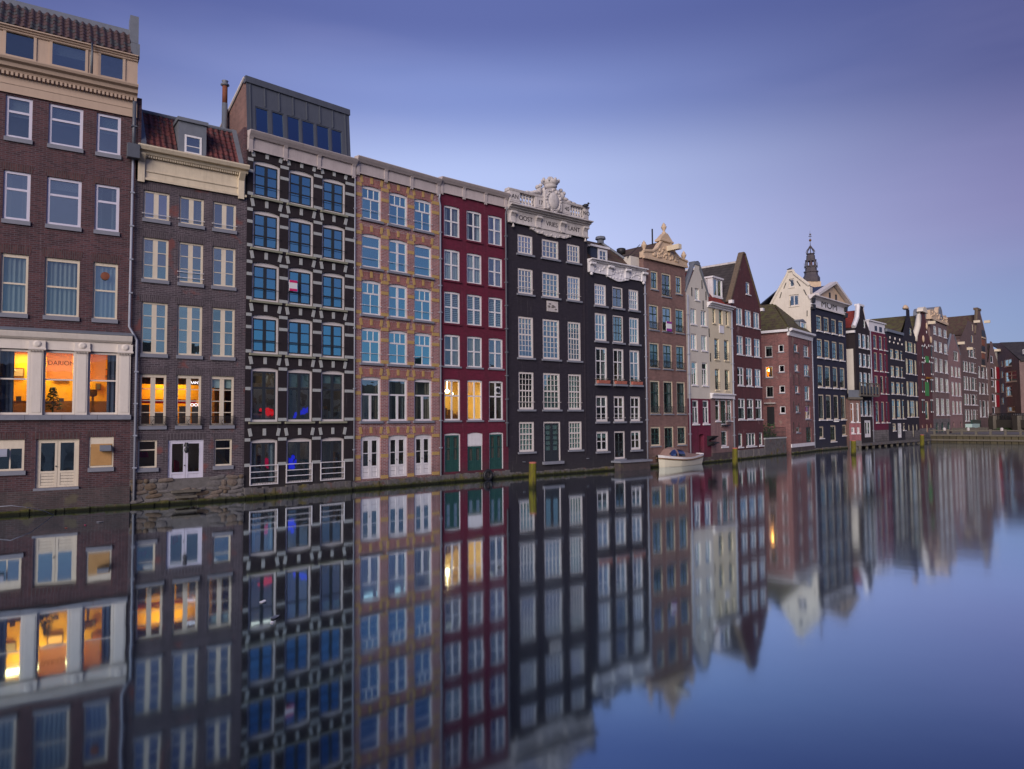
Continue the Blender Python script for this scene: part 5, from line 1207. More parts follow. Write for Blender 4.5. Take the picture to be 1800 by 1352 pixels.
for u0, u1 in us: h.window(u0, u1 + .1, V(745), V(703.5), ((.27, 1, .07), (.73, 2)), 'white_paint', glass='glass_old', fw=.1, mw=.1, sill='white_paint', sh=.12, y=.06, panes=False, curtain=('left', 'curtain_grey'))
zc = V(701); ze0, ze1, zp = h.V(1213, 510), h.V(1244, 527), h.V(1226, 466)
du0, du1 = h.U(1229, 785), h.U(1238, 785)
h.holes.append((du0, du1, h.V(1232, 795), h.V(1232, 763), .1))
ze = (ze0 + ze1) / 2
h.wall([(zc, 0, W), (ze, 0, W), (zp - .4, W * .40, W * .62), (zp, W * .40, W * .62)], 'plaster_cream')
hs = h.holes; h.wall([(-.4, 0, W), (zc, 0, W)], 'paint_crimson', .6, 'ground_floor_wall'); 
k = MB(); k.box(h.U(1227, 785), du0, .05, .12, h.V(1232, 795), h.V(1232, 763)); h.part('door', k, 'white_paint')
k = MB(); k.box(du0, du1, .6, .66, .3, h.V(1232, 762)); h.part('inner_door', k, 'interior_dark')
k = MB(); k.slab([(W * .39, zp), (W * .63, zp), (W * .63, zp + .25), (W * .39, zp + .25)], -.06, .5); k.sheet([(-.05, .35, ze), (W * .40, .35, zp), (W * .40, -.05, zp), (-.05, -.05, ze)], .12); k.sheet([(W * .62, .35, zp), (W + .05, .35, ze), (W + .05, -.05, ze), (W * .62, -.05, zp)], .12); h.part('gable_coping', k, 'lead')
k = MB(); zr = zp - .5; k.sheet([(.0, .3, ze), (W / 2, .3, zr), (W / 2, 9, zr), (.0, 9, ze)], .1); k.sheet([(W / 2, .3, zr), (W, .3, ze), (W, 9, ze), (W / 2, 9, zr)], .1); h.part('roof', k, 'tile_far_red')
for px, py in ((1215.5, 513), (1233.5, 500), (1240.5, 520), (1235.5, 536), (1246, 585), (1248.5, 628)):
    k = MB(); a, b = h.uv(px, py); k.box(a - .03, a + .03, -.05, .0, b - .35, b + .35); h.part('wall_anchor', k, 'iron_black')
h.floors = [V(580), V(625), V(690), V(752)]
h.body(9, ze - .1, 'plaster_cream', flat=False); h.plinth(.45, 'plinth_brick', .1); h.plinth(.2, 'quay_moss', .2, name='quay_ledge')
h.pipe([(.12, -.1, ze - .2), (.12, -.1, .8)], .07)
k = MB(); a, b = h.uv(1243, 784); c, d = h.uv(1252, 766); m_ = (b + d) / 2
k.box(a, a + .15, -.1, .0, b, d); k.extrude([(-.1, m_ + .05), (-.1, d), (-.7, d), (-.62, m_ + .4)], a, c); k.extrude([(-.1, b), (-.1, m_ - .05), (-.7, m_ - .2), (-.62, b + .3)], a, c); h.part('vent_hoods', k, 'iron_black')

# ------------------------------------------------------------------ yellow plaster house with scarlet roof and dormer
h = House('canal_house', 'narrow pale yellow house with scarlet roof, white dormer and brick shop floor', CH[9], CH[10], group=GRP)
W = h.W; V = lambda y: h.V(1270, y); us = [(h.U(1256, 615), h.U(1264, 615)), (h.U(1273, 615), h.U(1281, 615))]
for r, (ya, yb) in enumerate(((597, 633), (649.5, 686))):
    for u0, u1 in us:
        w = h.window(u0, u1, V(yb), V(ya), ((.3, 1, .07), (.7, 2)), 'plaster_yellow', 'sash_dark', glass='glass_old', fw=.07, sw=.05, mw=.05, sill='plaster_yellow', sh=.1, y=.1, panes=False, curtain=('sides', 'curtain_sand'))
        g = MB(); z = V(yb)
        for q in range(4): g.box(u0, u1, -.05, -.03, z + .15 + q * .16, z + .18 + q * .16)
        h.part('window_guard', g, 'iron_black', w)
for a, b in ((1252.8, 1257.5), (1264, 1270.3), (1276, 1280.3)): h.window(h.U(a, 560), h.U(b, 560), V(571), V(545), ((1, 1),), 'plaster_yellow', 'sash_dark', glass='glass_old', fw=.06, sill='plaster_yellow', sh=.1, panes=False)
k = MB(); a, b = h.uv(1264, 585); c, d = h.uv(1271.5, 573.5); k.box(a, c, -.06, 0, b, d); h.part('wall_plaque', k, 'white_paint')
zb0, zb1 = V(701), V(694.5)
h.window(h.U(1257.5, 720), h.U(1266.3, 720), V(740), V(702.5), ((.25, 1, .08), (.75, 1)), 'white_paint', glass='glass_old', fw=.1, sill='white_paint', sh=.1, panes=False)
h.window(h.U(1266.6, 720), h.U(1278, 720), V(747), V(702.5), ((.2, 2, .08), (.8, 2)), 'white_paint', 'sash_green', glass='glass_old', fw=.1, sill='white_paint', sh=.1, panes=False, name='balcony_door')
h.window(h.U(1278.3, 720), h.U(1287, 720), V(740), V(702.5), ((.25, 1, .08), (.75, 2)), 'white_paint', glass='glass_old', fw=.1, sill='white_paint', sh=.1, panes=False)
h.window(h.U(1268, 770), h.U(1279, 770), V(785), V(757), ((.4, 2, .06), (.6, 2)), 'white_paint', 'sash_green', glass='glass_old', fw=.12, sill='white_paint', sh=.14, panes=False)
g = MB(); a, c = h.U(1266, 735), h.U(1279, 735); z = V(747)
for q in range(9): x = a + (c - a) * q / 8; g.box(x - .012, x + .012, -.3, -.28, z, z + .95)
g.box(a, c, -.31, -.27, z + .93, z + .97); g.box(a, c, -.32, 0, z - .06, z); h.part('balcony', g, 'iron_black')
ze = V(541); h.wall([(zb0, 0, W), (ze, 0, W)], 'plaster_yellow'); h.wall([(-.4, 0, W), (zb0, 0, W)], 'brick_pink', .12, 'brick_floor_wall')
k = MB(); k.box(0, W, -.18, 0, zb0, zb1); k.extrude([(0, zb1), (-.3, zb1), (-.3, zb1 + .1), (0, zb1 + .14)], 0, W); h.part('shop_fascia', k, 'white_paint')
h.moulding('cornice', cornice_prof(V(546), V(537), .45, 3), 'white_paint', -.2, W)
z1 = V(537); ry = 2.6; zr = h.V(1262, 497, ry)
k = MB(); k.sheet([(-.2, .1, z1), (W - .1, .1, z1), (W * .62, ry, zr), (-.2, ry, zr)], .12); k.sheet([(W - .1, .1, z1), (W - .1, 6, z1), (W * .62, 6, zr), (W * .62, ry, zr)], .12); h.part('roof', k, 'tile_far_red')
a, c = h.U(1252, 510, .8), h.U(1269, 510, .8); zt = h.V(1262, 491, .8); zb = h.V(1262, 522, .8)
k = MB(); k.box(a, a + .12, .75, 2.6, zb, zt); k.box(c - .12, c, .75, 2.6, zb, zt); k.box(a - .1, c + .1, .65, 2.7, zt, zt + .14); k.box(a, c, 1.2, 2.6, zb, zt - .01); k.box(a, c, .7, .9, zb - .15, zb); h.part('dormer', k, 'white_paint')
hs = h.holes; h.holes = []; h.window(a + .12, c - .12, zb, zt, ((1, 2),), 'white_paint', glass='glass_grey', fw=.1, mw=.16, y=.78, panes=False, hole=False); h.holes = hs
h.floors = [V(588), V(641), V(692), V(750)]; h.body(8, z1 - .1, 'plaster_yellow', flat=True)
h.plinth(.75, 'plinth_brick', .1); h.plinth(.2, 'quay_moss', .2, name='quay_ledge')
h.pipe([(W - .12, -.1, ze - .1), (W - .12, -.1, .6)], .08)

# ------------------------------------------------------------------ wine-red gable house
h = House('canal_house', 'wine-red brick house with plain pointed gable and long dark tiled roof', CH[10], CH[11], group=GRP)
W = h.W; V = lambda y: h.V(1317, y)
cols = [(1296, 1307.5), (1311.5, 1322.5), (1326.5, 1337)]; us = [(h.U(a, 640), h.U(b, 640)) for a, b in cols]
for r, (ya, yb) in enumerate(((545.7, 575), (593, 625.7), (647, 679), (701, 737.6))):
    for u0, u1 in us: h.window(u0, u1 + (.12 if r == 3 else 0), V(yb), V(ya), ((1, 2),) if r == 0 else ((.42, 2, .09), (.58, 2 if r < 3 else 1)), 'white_paint', glass='glass_old', fw=.11, mw=.13, sill='white_paint', sh=.08, y=.06, panes=False, curtain=('full' if r == 0 else 'sides', 'curtain_white'))
h.window(h.U(1311, 507), h.U(1318.7, 507), V(518.5), V(496), ((1, 1),), 'white_paint', glass='glass_old', fw=.12, sill='white_paint', sh=.08, panes=False)
for a, b, n in ((1298, 1306, 1), (1312, 1329, 3), (1334.5, 1341.7, 1)): h.window(h.U(a, 773), h.U(b, 773), V(784.7), V(761), ((1, n),), 'white_paint', glass='glass_grey', fw=.1, mw=.12, sill='white_paint', sh=.1, panes=False, curtain=('full', 'curtain_teal'))
ze = V(540); zp = h.V(1314, 449); ua = W * .46
h.wall([(-.4, 0, W), (ze, 0, W), (zp - .15, ua - .14, ua + .14), (zp, ua - .14, ua + .14)], 'brick_wine')
k = MB(); k.sheet([(-.08, .4, ze), (ua - .16, .4, zp + .02), (ua - .16, -.06, zp + .02), (-.08, -.06, ze)], .16); k.sheet([(ua + .16, .4, zp + .02), (W + .08, .4, ze), (W + .08, -.06, ze), (ua + .16, -.06, zp + .02)], .16); k.box(ua - .17, ua + .17, -.06, .4, zp, zp + .16); h.part('gable_coping', k, 'stone_rubble_ochre')
zr = h.V(1300, 466, .6)
k = MB(); k.sheet([(-.3, .4, ze), (ua, .4, zp - .7), (ua, 11, zp - .7), (-.3, 11, ze)], .12); k.sheet([(ua, .4, zp - .7), (W, .4, ze), (W, 11, ze), (ua, 11, zp - .7)], .12); h.part('roof', k, 'tile_far_dark')
k = MB(); k.tube([(ua, .4, zp - .66), (ua, 11, zp - .66)], .13, 6); h.part('ridge', k, 'stone_white')
k = MB(); k.lathe([(.12, -.3), (.12, .35), (.2, .4), (.15, .55)], (ua, 4.6, zp - .5), 8); h.part('flue', k, 'iron_black')
for x in (-.25, W - .05): k = MB(); k.box(x, x + .35, -.25, .1, ze - .1, ze + .18); h.part('gutter_end', k, 'white_paint')
dim_room(h, .2, W - .2, V(739), V(698), 8, 81)
h.floors = [V(585), V(636), V(690), V(749)]; h.body(11, ze, 'brick_wine', flat=False)
h.plinth(V(790), 'stone_rubble', .12); h.plinth(.2, 'quay_moss', .25, name='quay_ledge')

# ------------------------------------------------------------------ red brick corner house with mossy hipped roof
h = House('corner_house', 'red brick corner house with mossy hipped roof and small scattered windows', (1391, 798.5), (1432, 793.5), group=GRP)
W = h.W; V = lambda y: h.V(1411, y)
u0, u1 = h.U(1397, 650), h.U(1403.7, 650)
for ya, yb in ((605, 619), (640, 653), (677.6, 690.7), (712.6, 725), (751, 760.6)): h.window(u0, u1, h.V(1400, yb), h.V(1400, ya), ((1, 1),), 'white_paint', glass='glass_old', fw=.1, sill='stone_blue', sh=.1, panes=False)
u0, u1 = h.U(1413.5, 650), h.U(1422, 650)
for i, (ya, yb) in enumerate(((607.7, 627.7), (641, 661), (678.5, 703.7), (713, 737))): h.window(u0, u1 + .1, h.V(1418, yb), h.V(1418, ya), ((.45, 1 if i > 1 else 2, .06), (.55, 2)), 'white_paint', glass='glass_clear' if i == 3 else 'glass_old', fw=.1, sill='stone_blue', sh=.1, panes=False, curtain=('blind', 'magenta_cloth') if i == 3 else None)
lit_room(h, u0 - .3, u1 + .4, h.V(1418, 739), h.V(1418, 711), .4, 1.8, 'room_yellow', 9, (1, .75, .4))
h.window(u0 + .1, u1 + .25, h.V(1418, 778), h.V(1418, 751), ((1, 2, .05), (1, 2, .05), (.8, 2)), 'sash_green', glass='glass_old', fw=.12, mw=.12, panes=False, name='door')
zc0, zc1 = V(596), V(584)
h.wall([(-.4, 0, W), (zc0 + .1, 0, W)], 'brick_red')
k = MB(); k.extrude([(.1, zc0), (-.1, zc0), (-.16, zc1 - .35), (-.45, zc1 - .2), (-.45, zc1), (.1, zc1 + .04)], -.05, W + .1); h.part('cornice', k, 'white_paint')
s = House('side', '', None, None, root=h, pts=(h.M @ Vector((0, 7, 0)), h.M @ Vector((0, 0, 0)))); SW = s.W
for i, (ya, yb) in enumerate(((607.7, 628), (644, 664), (678.8, 699))): s.window(s.U(1345, 650), s.U(1358.5, 650), s.V(1351, yb), s.V(1351, ya), ((1, 1),), 'pale_frame', glass='glass_clear' if i == 1 else 'glass_old', fw=.09, sill='stone_blue', sh=.08, panes=False)
for ya, yb in ((605.5, 619), (641.5, 654.5), (677.6, 690.7), (714, 727)): s.window(s.U(1368.7, 650), s.U(1379, 650), s.V(1374, yb), s.V(1374, ya), ((1, 1),), 'white_paint', glass='glass_old', fw=.09, sill='stone_blue', sh=.08, panes=False)
ru0, ru1 = s.U(1345, 654) - .3, s.U(1358.5, 654) + .2
lit_room(s, ru0, ru1, s.V(1351, 668), s.V(1351, 641), .4, 1.6, 'room_amber', 30, (1, .55, .15))
k = MB(); lu, lv = s.uv(1352.5, 651, .6); k.ball((lu, .6, lv), .15); s.part('pendant_lamp', k, 'bulb_orange', smooth=True)
k = MB(); a, b = s.uv(1349, 749); c, d = s.uv(1361, 715); k.box(a, c, -.02, .05, b, d); do = s.part('front_door', k, 'iron_black')
k = MB(); k.box(a - .15, c + .2, -.35, 0, d + .3, d + .42); s.part('door_canopy', k, 'stone_white')
zs = s.V(1375, 583)
s.wall([(-.4, 0, SW), (zs, 0, SW)], 'brick_red', name='flank_wall')
k = MB(); k.box(-.2, SW + .1, -.3, 0, zs - .05, zs + .2); s.part('gutter', k, 'white_paint')
for px, py in ((1402, 618), (1411, 620), (1402, 668), (1411, 668), (1402, 715), (1411, 718), (1428, 600), (1428, 660), (1428, 720), (1402, 752), (1411, 752), (1428, 752)):
    k = MB(); a, b = h.uv(px - 7, py); k.box(a - .03, a + .03, -.05, 0, b - .55, b + .55); h.part('wall_anchor', k, 'iron_black')
zr = h.V(1380, 541, 2.6)
k = MB(); k.sheet([(-.15, -.2, zc1), (W + .1, -.2, zc1), (W * .55, 2.6, zr)], .12); k.sheet([(-.25, 7, zs + .1), (-.25, -.2, zs + .1), (W * .45, 2.6, zr), (W * .45, 7, zr)], .12); k.sheet([(W + .1, -.2, zc1), (W + .1, 7, zc1), (W * .45, 7, zr), (W * .55, 2.6, zr)], .12); h.part('roof', k, 'tile_far_moss')
a, c = h.U(1405, 570, .4), h.U(1416, 575, .4); zz = h.V(1411, 566, .4); k = MB(); k.box(a, c, .4, 1.6, zc1, zz); k.slab([(a - .15, zz), (c + .15, zz), ((a + c) / 2, zz + .3)], .3, 1.7); h.part('dormer', k, 'lead')
hs = h.holes; h.holes = []; h.window(a + .35, c, zc1 + .1, zz - .05, ((1, 2),), 'white_paint', glass='glass_grey', fw=.1, y=.34, hole=False, panes=False, depth=.05); h.holes = hs
h.floors = [V(632), V(668), V(707), V(743)]
k = MB(); k.quad((W - .02, .001, -.4), (W - .02, 7, -.4), (W - .02, 7, zc1), (W - .02, .001, zc1)); k.quad((W, 7, -.4), (0, 7, -.4), (0, 7, zc1), (W, 7, zc1)); h.part('side_wall', k, 'brick_red')
k = MB(); k.box(2.2, 2.3, 2.1, 6.5, 0, zc1 - .4); k.box(.3, W - .1, 2.0, 2.1, 0, zc1 - .4)
for f in h.floors: k.box(.2, W - .1, .2, 6.5, f - .1, f + .1)
h.part('interior', k, 'interior_dark')
k = MB(); k.box(-.02, W, -.08, 0, V(785), V(779)); h.part('plinth_band', k, 'white_paint')
h.plinth(V(786), 'plinth_brick', .06); h.plinth(.2, 'quay_moss', .25, name='quay_ledge')
h.pipe([(W - .1, -.08, zc0), (W - .1, -.08, .4)], .06)
CORN = h
# stone landing with steps in the recess beside the corner house
T0 = ground(1343, 803.5); T1 = ground(1391, 798.5)
tt = House('stone_landing', 'grey stone landing with iron railing before the corner house door', None, None, cat='landing', pts=(T0, T1))
k = MB(); zt = tt.V(1366, 771); k.box(.1, tt.W * .78, -.1, 5.5, -.4, zt); tt.part('landing_wall', k, 'quay_moss')
k = MB(); k.box(.05, tt.W * .79, -.14, 5.5, zt, zt + .12); tt.part('landing_cap', k, 'stone_pale')
for i in range(5):
    k = MB(); k.box(.6, 2.2, 1.0 + i * .32, 4.8, zt + .12 + i * .2, zt + .32 + i * .2); tt.part('step', k, 'stone_pale')
k = MB(); zz = zt + .12
for i in range(26): x = .15 + (tt.W * .76) * i / 25; k.box(x - .01, x + .01, -.06, -.04, zz, zz + .95)
for z in (zz + .08, zz + .5, zz + .93): k.box(.15, tt.W * .78, -.065, -.035, z - .015, z + .015)
tt.part('railing', k, 'iron_black')
k = MB(); random.seed(8)
for i in range(420):
    p_ = Vector((random.uniform(.2, 3.2), random.uniform(.05, .8), zz + random.uniform(0, 1.5) * random.random())); d = Vector((random.gauss(0, .1), random.gauss(0, .1), random.uniform(0, .16))); e = Vector((random.gauss(0, .05), random.gauss(0, .05), .03)); k.quad(p_, p_ + d + e, p_ + d * 1.5, p_ + d - e)
sh = link('shrub', k.mesh('shrub', 'leaf')); sh.matrix_world = tt.M; tag(sh, 'small leafy shrub growing on the stone landing by the red corner house', 'shrub')

# ------------------------------------------------------------------ navy house with pediment
h = House('canal_house', 'navy blue house lettered MOM under a pediment, with whitewashed gabled flank', (1432, 793.5), (1493, 788), group=GRP)
W = h.W; V = lambda y: h.V(1458, y)
cols = [(1437, 1445.5), (1450, 1458.3), (1463.5, 1471), (1476, 1483.5)]; us = [(h.U(a, 640), h.U(b, 640)) for a, b in cols]
for r, (ya, yb) in enumerate(((559, 585.6), (598.7, 631), (643.8, 681.7), (694, 737.6))):
    for c, (u0, u1) in enumerate(us): h.window(u0, u1 + .1, V(yb), V(ya), ((.4, 2, .07), (.3, 2, .04), (.3, 2)), 'cream_trim', 'sash_dark', glass='glass_old', fw=.15, sw=.06, mw=.05, sill='white_paint', sh=.12, so=.06, sproud=.15, y=.05, panes=False, curtain=('blind', 'curtain_sand') if r == 2 and c < 3 else None)
for a, b, ya, yb in ((1440.7, 1448.5, 748.8, 769.6), (1460, 1470, 747.6, 776.6), (1480.6, 1489, 747, 767)): h.window(h.U(a, 760), h.U(b, 760), V(yb), V(ya), ((1, 2), (1, 2)), 'cream_trim', 'sash_dark', glass='glass_old', fw=.18, sill='white_paint', sh=.1, panes=False)
zb, zt = h.V(1437, 542.5), h.V(1437, 524)
h.wall([(-.4, 0, W), (zb, 0, W)], 'paint_navy')
k = MB(); k.box(.02, W, -.1, .2, zb, zt); h.part('frieze', k, 'white_paint')
k = MB(); k.extrude([(.0, zt - .35), (-.15, zt - .3), (-.4, zt - .05), (-.6, zt), (-.6, zt + .12), (.2, zt + .16)], -.2, W + .2); k.box(.02, W, -.2, 0, zb, zb + .2); h.part('cornice', k, 'pale_frame')
for x in (.3, W - .35):
    for z in (zb - .3, zt - .75): k = MB(); k.extrude([(0, z), (-.3, z + .05), (-.35, z + .55), (0, z + .6)], x - .28, x + .28); h.part('console', k, 'iron_black')
h.text('MOM', W / 2 - .1, (zb + zt) / 2 + .02, 1.05, 'letter_dark', y=-.13, sx=1.9)
pa = h.V(1470, 503); pm = W * .57; pl, pr = W * .12, W + .25
k = MB(); k.slab([(pl, zt + .15), (pr, zt + .15), (pm + .3, pa - .2)], -.15, .1); pd = h.part('pediment', k, 'stone_sand')
k = MB(); k.sheet([(pl - .3, .1, zt + .1), (pm + .3, .1, pa), (pm + .3, -.6, pa), (pl - .3, -.6, zt + .1)], .28); k.sheet([(pm + .3, .1, pa), (pr + .3, .1, zt + .1), (pr + .3, -.6, zt + .1), (pm + .3, -.6, pa)], .28); h.part('pediment_moulding', k, 'pale_frame', pd)
for x in (pm - .75, pm + 1.1): k = MB(); k.box(x - .18, x + .18, -.22, -.14, zt + .35, zt + .95); h.part('small_window', k, 'iron_black', pd)
k = MB(); k.sheet([(pl - .3, 3, zt + .1), (pl - .3, .0, zt + .1), (pm + .3, .0, pa - .05), (pm + .3, 3, pa - .05)], .1); k.sheet([(pm + .3, 3, pa - .05), (pm + .3, 0, pa - .05), (pr + .2, 0, zt + .1), (pr + .2, 3, zt + .1)], .1); h.part('pediment_roof', k, 'slate_blue')
s = House('side', '', None, None, root=h, pts=(h.M @ Vector((0, 6.2, 0)), h.M @ Vector((0, 0, 0)))); SW = s.W
ou = [s.uv(x, y) for x, y in ((1354, 537), (1384, 482), (1385, 477), (1394, 477), (1396, 482), (1424, 502))]
zlow = ou[0][1]; us_ = lambda x, y: s.U(x, y)
for a, b, ya, yb in ((1387, 1396, 490, 505), (1387, 1404, 518, 538)): s.window(s.U(a, (ya + yb) / 2), s.U(b, (ya + yb) / 2), s.V((a + b) / 2, yb), s.V((a + b) / 2, ya), ((1, 1 if a + 9 == b else 2),), 'plaster_white', 'pale_frame', glass='glass_old', fw=.07, sw=.06, mw=.1, sill='plaster_white', sh=.1, panes=False, curtain=('full', 'curtain_sand') if ya < 500 else ('blind', 'curtain_sand'))
zpk = ou[2][1]
z5 = ou[5][1]
def lft(z): t = (z - zlow) / (zpk - zlow); return ou[0][0] + (ou[1][0] - ou[0][0]) * min(1, max(0, t))
rr = SW - .02
s.wall([(-.4, ou[0][0], rr), (zlow, ou[0][0], rr), (z5, lft(z5), rr), (z5 + .02, lft(z5), ou[5][0] - .2), (zpk - .35, ou[1][0], ou[4][0]), (zpk, ou[1][0] + .1, ou[4][0] - .1)], 'plaster_white', name='white_flank')
k = MB(); k.tube([(ou[0][0], 0, zlow), (ou[1][0], 0, zpk - .3), (ou[2][0], 0, zpk), (ou[3][0], 0, zpk), (ou[4][0], 0, zpk - .35), (ou[5][0] - .1, 0, z5 + .05), (rr, 0, z5 + .1)], .17, 6); s.part('flank_coping', k, 'plaster_white')
for (x0, y0, x1, y1) in ((1382, 497, 1378, 507), (1374, 514, 1371, 524), (1401, 494, 1407, 503), (1413, 509, 1418, 519), (1419, 546, 1419, 556)):
    k = MB(); a, b = s.uv(x0, y0); c, d = s.uv(x1, y1); k.tube([(a, -.04, b), (c, -.04, d)], .045, 4); s.part('wall_anchor', k, 'iron_black')
zrr = zpk - .9; um = ou[1][0] + .2
k = MB(); yy = SW - um
k.sheet([(.1, .4, zt + .1), (W, .4, zt + .1), (W, yy, zrr), (.1, yy, zrr)], .12); k.sheet([(W, yy, zrr), (W, SW, zlow), (.1, SW, zlow), (.1, yy, zrr)], .12); h.part('roof', k, 'slate_blue')
k = MB(); k.box(.5, 1.9, .5, 2.6, zt, z5 + .1); h.part('dormer', k, 'plaster_white')
k = MB(); k.quad((W - .02, .001, -.4), (W - .02, 6, -.4), (W - .02, 6, zt), (W - .02, .001, zt)); k.poly((W - .02, .4, zt), (W - .02, SW, zlow), (W - .02, yy, zrr)); k.quad((W, SW, -.4), (0, SW, -.4), (0, SW, zlow), (W, SW, zlow)); h.part('side_wall', k, 'brick_earth')
h.floors = [V(592), V(637), V(688), V(743)]
k = MB(); k.box(.1, W - .1, 2.2, 2.3, 0, zt - .2); k.box(1.0, 1.1, 2.3, 6, 9, zt - .2)
for f in h.floors: k.box(.1, W - .1, .2, 2.2, f - .1, f + .1)
h.part('interior', k, 'interior_dark')
h.plinth(.3, 'quay_moss', .15)
for px, py in ((1465, 741), (1492, 741)): k = MB(); a, b = h.uv(px, py); k.tube([(a - .2, -.1, b), (a + .25, -.5, b)], .05, 5); h.part('wall_lamp', k, 'white_plastic')
NAVY = h
# ------------------------------------------------------------------ the farther houses
def gable_roof(h, z_e, z_r, depth, mat, u=None, y0=.3, over=.05):
    um = h.W / 2 if u is None else u; k = MB()
    k.sheet([(-over, y0, z_e), (um, y0, z_r), (um, depth, z_r), (-over, depth, z_e)], .12); k.sheet([(um, y0, z_r), (h.W + over, y0, z_e), (h.W + over, depth, z_e), (um, depth, z_r)], .12); return h.part('roof', k, mat)
def far(label, a, b, wall, cols, yref, rows, xref, ytop, frame='cream_trim', sash=None, spec=((.4, 2, .08), (.6, 2)), glass='glass_old', fw=.15, curtains=(None,), depth=9, outline=None, flat=True, widths=None, sill='white_paint', name='canal_house', cut=None, body=True, arch=0.0, lits=()):
    h = House(name, label, a, b, group=GRP); V = lambda y: h.V(xref, y)
    us = [(h.U(x0, yref), h.U(x1, yref)) for x0, x1 in cols]; i = 0
    for r, (ya, yb) in enumerate(rows):
        for c, (u0, u1) in enumerate(us):
            if cut and (r, c) in cut: continue
            h.window(u0, u1, V(yb), V(ya), spec, frame, sash, glass=glass, fw=fw, mw=.07, sw=.06, sill=sill, sh=.1, so=.05, sproud=.1, y=.05, panes=False, curtain=curtains[i % len(curtains)], arch=arch); i += 1
    zt = V(ytop); h.zt = zt; h.Vx = V; h.usx = us
    h.outl = outline(h) if outline else [(zt, 0, h.W)]
    h.wallmat = wall; h.depth = depth
    h.floors = [(V(p[1]) + V(q[0])) / 2 for p, q in zip(rows, rows[1:])]
    return h
def close(h, flat=True, lower=None, mat2=None):
    if lower:
        h.wall([(lower, 0, h.W)] + h.outl, h.wallmat); h.wall([(-.4, 0, h.W), (lower, 0, h.W)], mat2, name='ground_floor_wall')
    else: h.wall([(-.4, 0, h.W)] + h.outl, h.wallmat)
    h.body(h.depth, h.outl[0][0] if flat else h.outl[0][0], h.wallmat, flat=flat)
CW = ('sides', 'curtain_white'); CF = ('full', 'curtain_white'); CG = ('full', 'curtain_grey')
# purple-black house with red tiled flank and balcony
h = far('purple-black house with white-edged neck gable, cream flank wall and timber balcony', (1509, 786.7), (1534.5, 784.4), 'brick_black', [(1510.6, 1515.2), (1517.6, 1523.4), (1525.7, 1530.2)], 640, [(588, 613), (622, 645.5), (655, 681), (704, 731)], 1521, 577, 'white_paint', spec=((.4, 1, .08), (.6, 1)), curtains=(CW, CF), fw=.17,
        outline=lambda h: [(h.V(1521, 579), 0, h.W), (h.V(1518, 561), h.W * .24, h.W * .74), (h.V(1518, 545), h.W * .33, h.W * .62), (h.V(1518, 540), h.W * .33, h.W * .62)])
h.window(h.U(1517.8, 570), h.U(1522, 570), h.V(1520, 577), h.V(1520, 562), ((1, 1),), 'white_paint', glass='glass_old', fw=.15, panes=False)
door_leafs(h, h.U(1520, 755), h.U(1530.5, 755), h.Vx(769), h.Vx(739), 'white_paint', 'white_paint', 'glass_old', .2, 1, 1, y=.03, fw=.15, leaf_w=.14)
close(h, flat=False); o = h.outl
gable_roof(h, o[0][0], o[3][0] - .4, 9, 'tile_far_red')
k = MB(); k.tube([(-.1, .1, o[0][0]), (o[1][1] - .1, .1, o[1][0]), (o[2][1] - .1, .1, o[3][0])], .28, 6); k.box(o[3][1] - .15, o[3][2] + .15, -.1, .5, o[3][0], o[3][0] + .25); h.part('gable_coping', k, 'white_paint')
k = MB(); k.tube([(h.W + .05, .1, o[0][0]), (o[1][2] + .05, .1, o[1][0]), (o[2][2] + .05, .1, o[3][0])], .12, 6); h.part('gable_edge', k, 'white_paint')
k = MB(); k.box(-.5, .5, 2.5, 3.6, o[1][0] - .5, o[3][0] + .2); h.part('chimney', k, 'brick_brown')
s = House('side', '', None, None, root=h, pts=(h.M @ Vector((0, 6, 0)), h.M @ Vector((0, 0, 0)))); k = MB(); k.box(.2, 5.75, -.08, .015, h.Vx(692), h.Vx(616)); s.part('rendered_panel', k, 'plaster_cream')
k = MB(); k.box(2, 6.05, -.25, 0, h.Vx(589), h.Vx(585)); s.part('gutter', k, 'white_paint')
bz = h.Vx(698); bx0, bx1 = h.U(1513, 690, -1.2), h.U(1546, 690, -1.2)
b_ = MB(); b_.box(bx0, bx1, -1.2, .0, bz, bz + .2); bal = h.part('balcony', b_, 'wood_grey')
for i in range(7): k = MB(); x = bx0 + (bx1 - bx0) * i / 6; k.box(x - .06, x + .06, -1.2, -1.1, bz + .2, bz + 1.5); h.part('post', k, 'wood_grey', bal)
k = MB(); k.box(bx0, bx1, -1.22, -1.08, bz + 1.5, bz + 1.62); h.part('rail', k, 'wood_grey', bal)
for i in range(6): k = MB(); x = bx0 + (bx1 - bx0) * (i + .5) / 6; k.box(x - .3, x + .3, -1.15, -1.12, bz + .35, bz + 1.2); h.part('panel', k, 'sash_dark', bal)
# low pink annex
h = House('annex', 'low red painted brick annex with orange lit sash window and roof terrace', (1494, 788.6), (1514.5, 788), group=GRP); W = h.W; V = lambda y: h.V(1504, y)
for i, (a, b) in enumerate(((1495.5, 1501.5), (1505.5, 1510.5))):
    h.window(h.U(a, 725), h.U(b, 725), V(742), V(708), ((.3, 1, .07), (.7, 1)), 'white_paint', glass='glass_clear' if i == 0 else 'glass_old', fw=.13, sill='white_paint', sh=.12, panes=False, curtain=('full', 'curtain_orange') if i == 0 else CW)
    h.window(h.U(a + 1, 757), h.U(b + 1.4, 757), V(762), V(751), ((1, 2),), 'white_paint', glass='glass_old', fw=.15, sill='white_paint', sh=.1, panes=False)
ld = bpy.data.lights.new('room_lamp', 'POINT'); ld.energy = 22; ld.color = (1, .55, .25); ld.shadow_soft_size = .15
lo = bpy.data.objects.new('room_lamp', ld); COL.objects.link(lo); lo.parent = h.root; lo.location = (h.U(1498.5, 725), .75, V(715))
zt = V(700); zm = V(744)
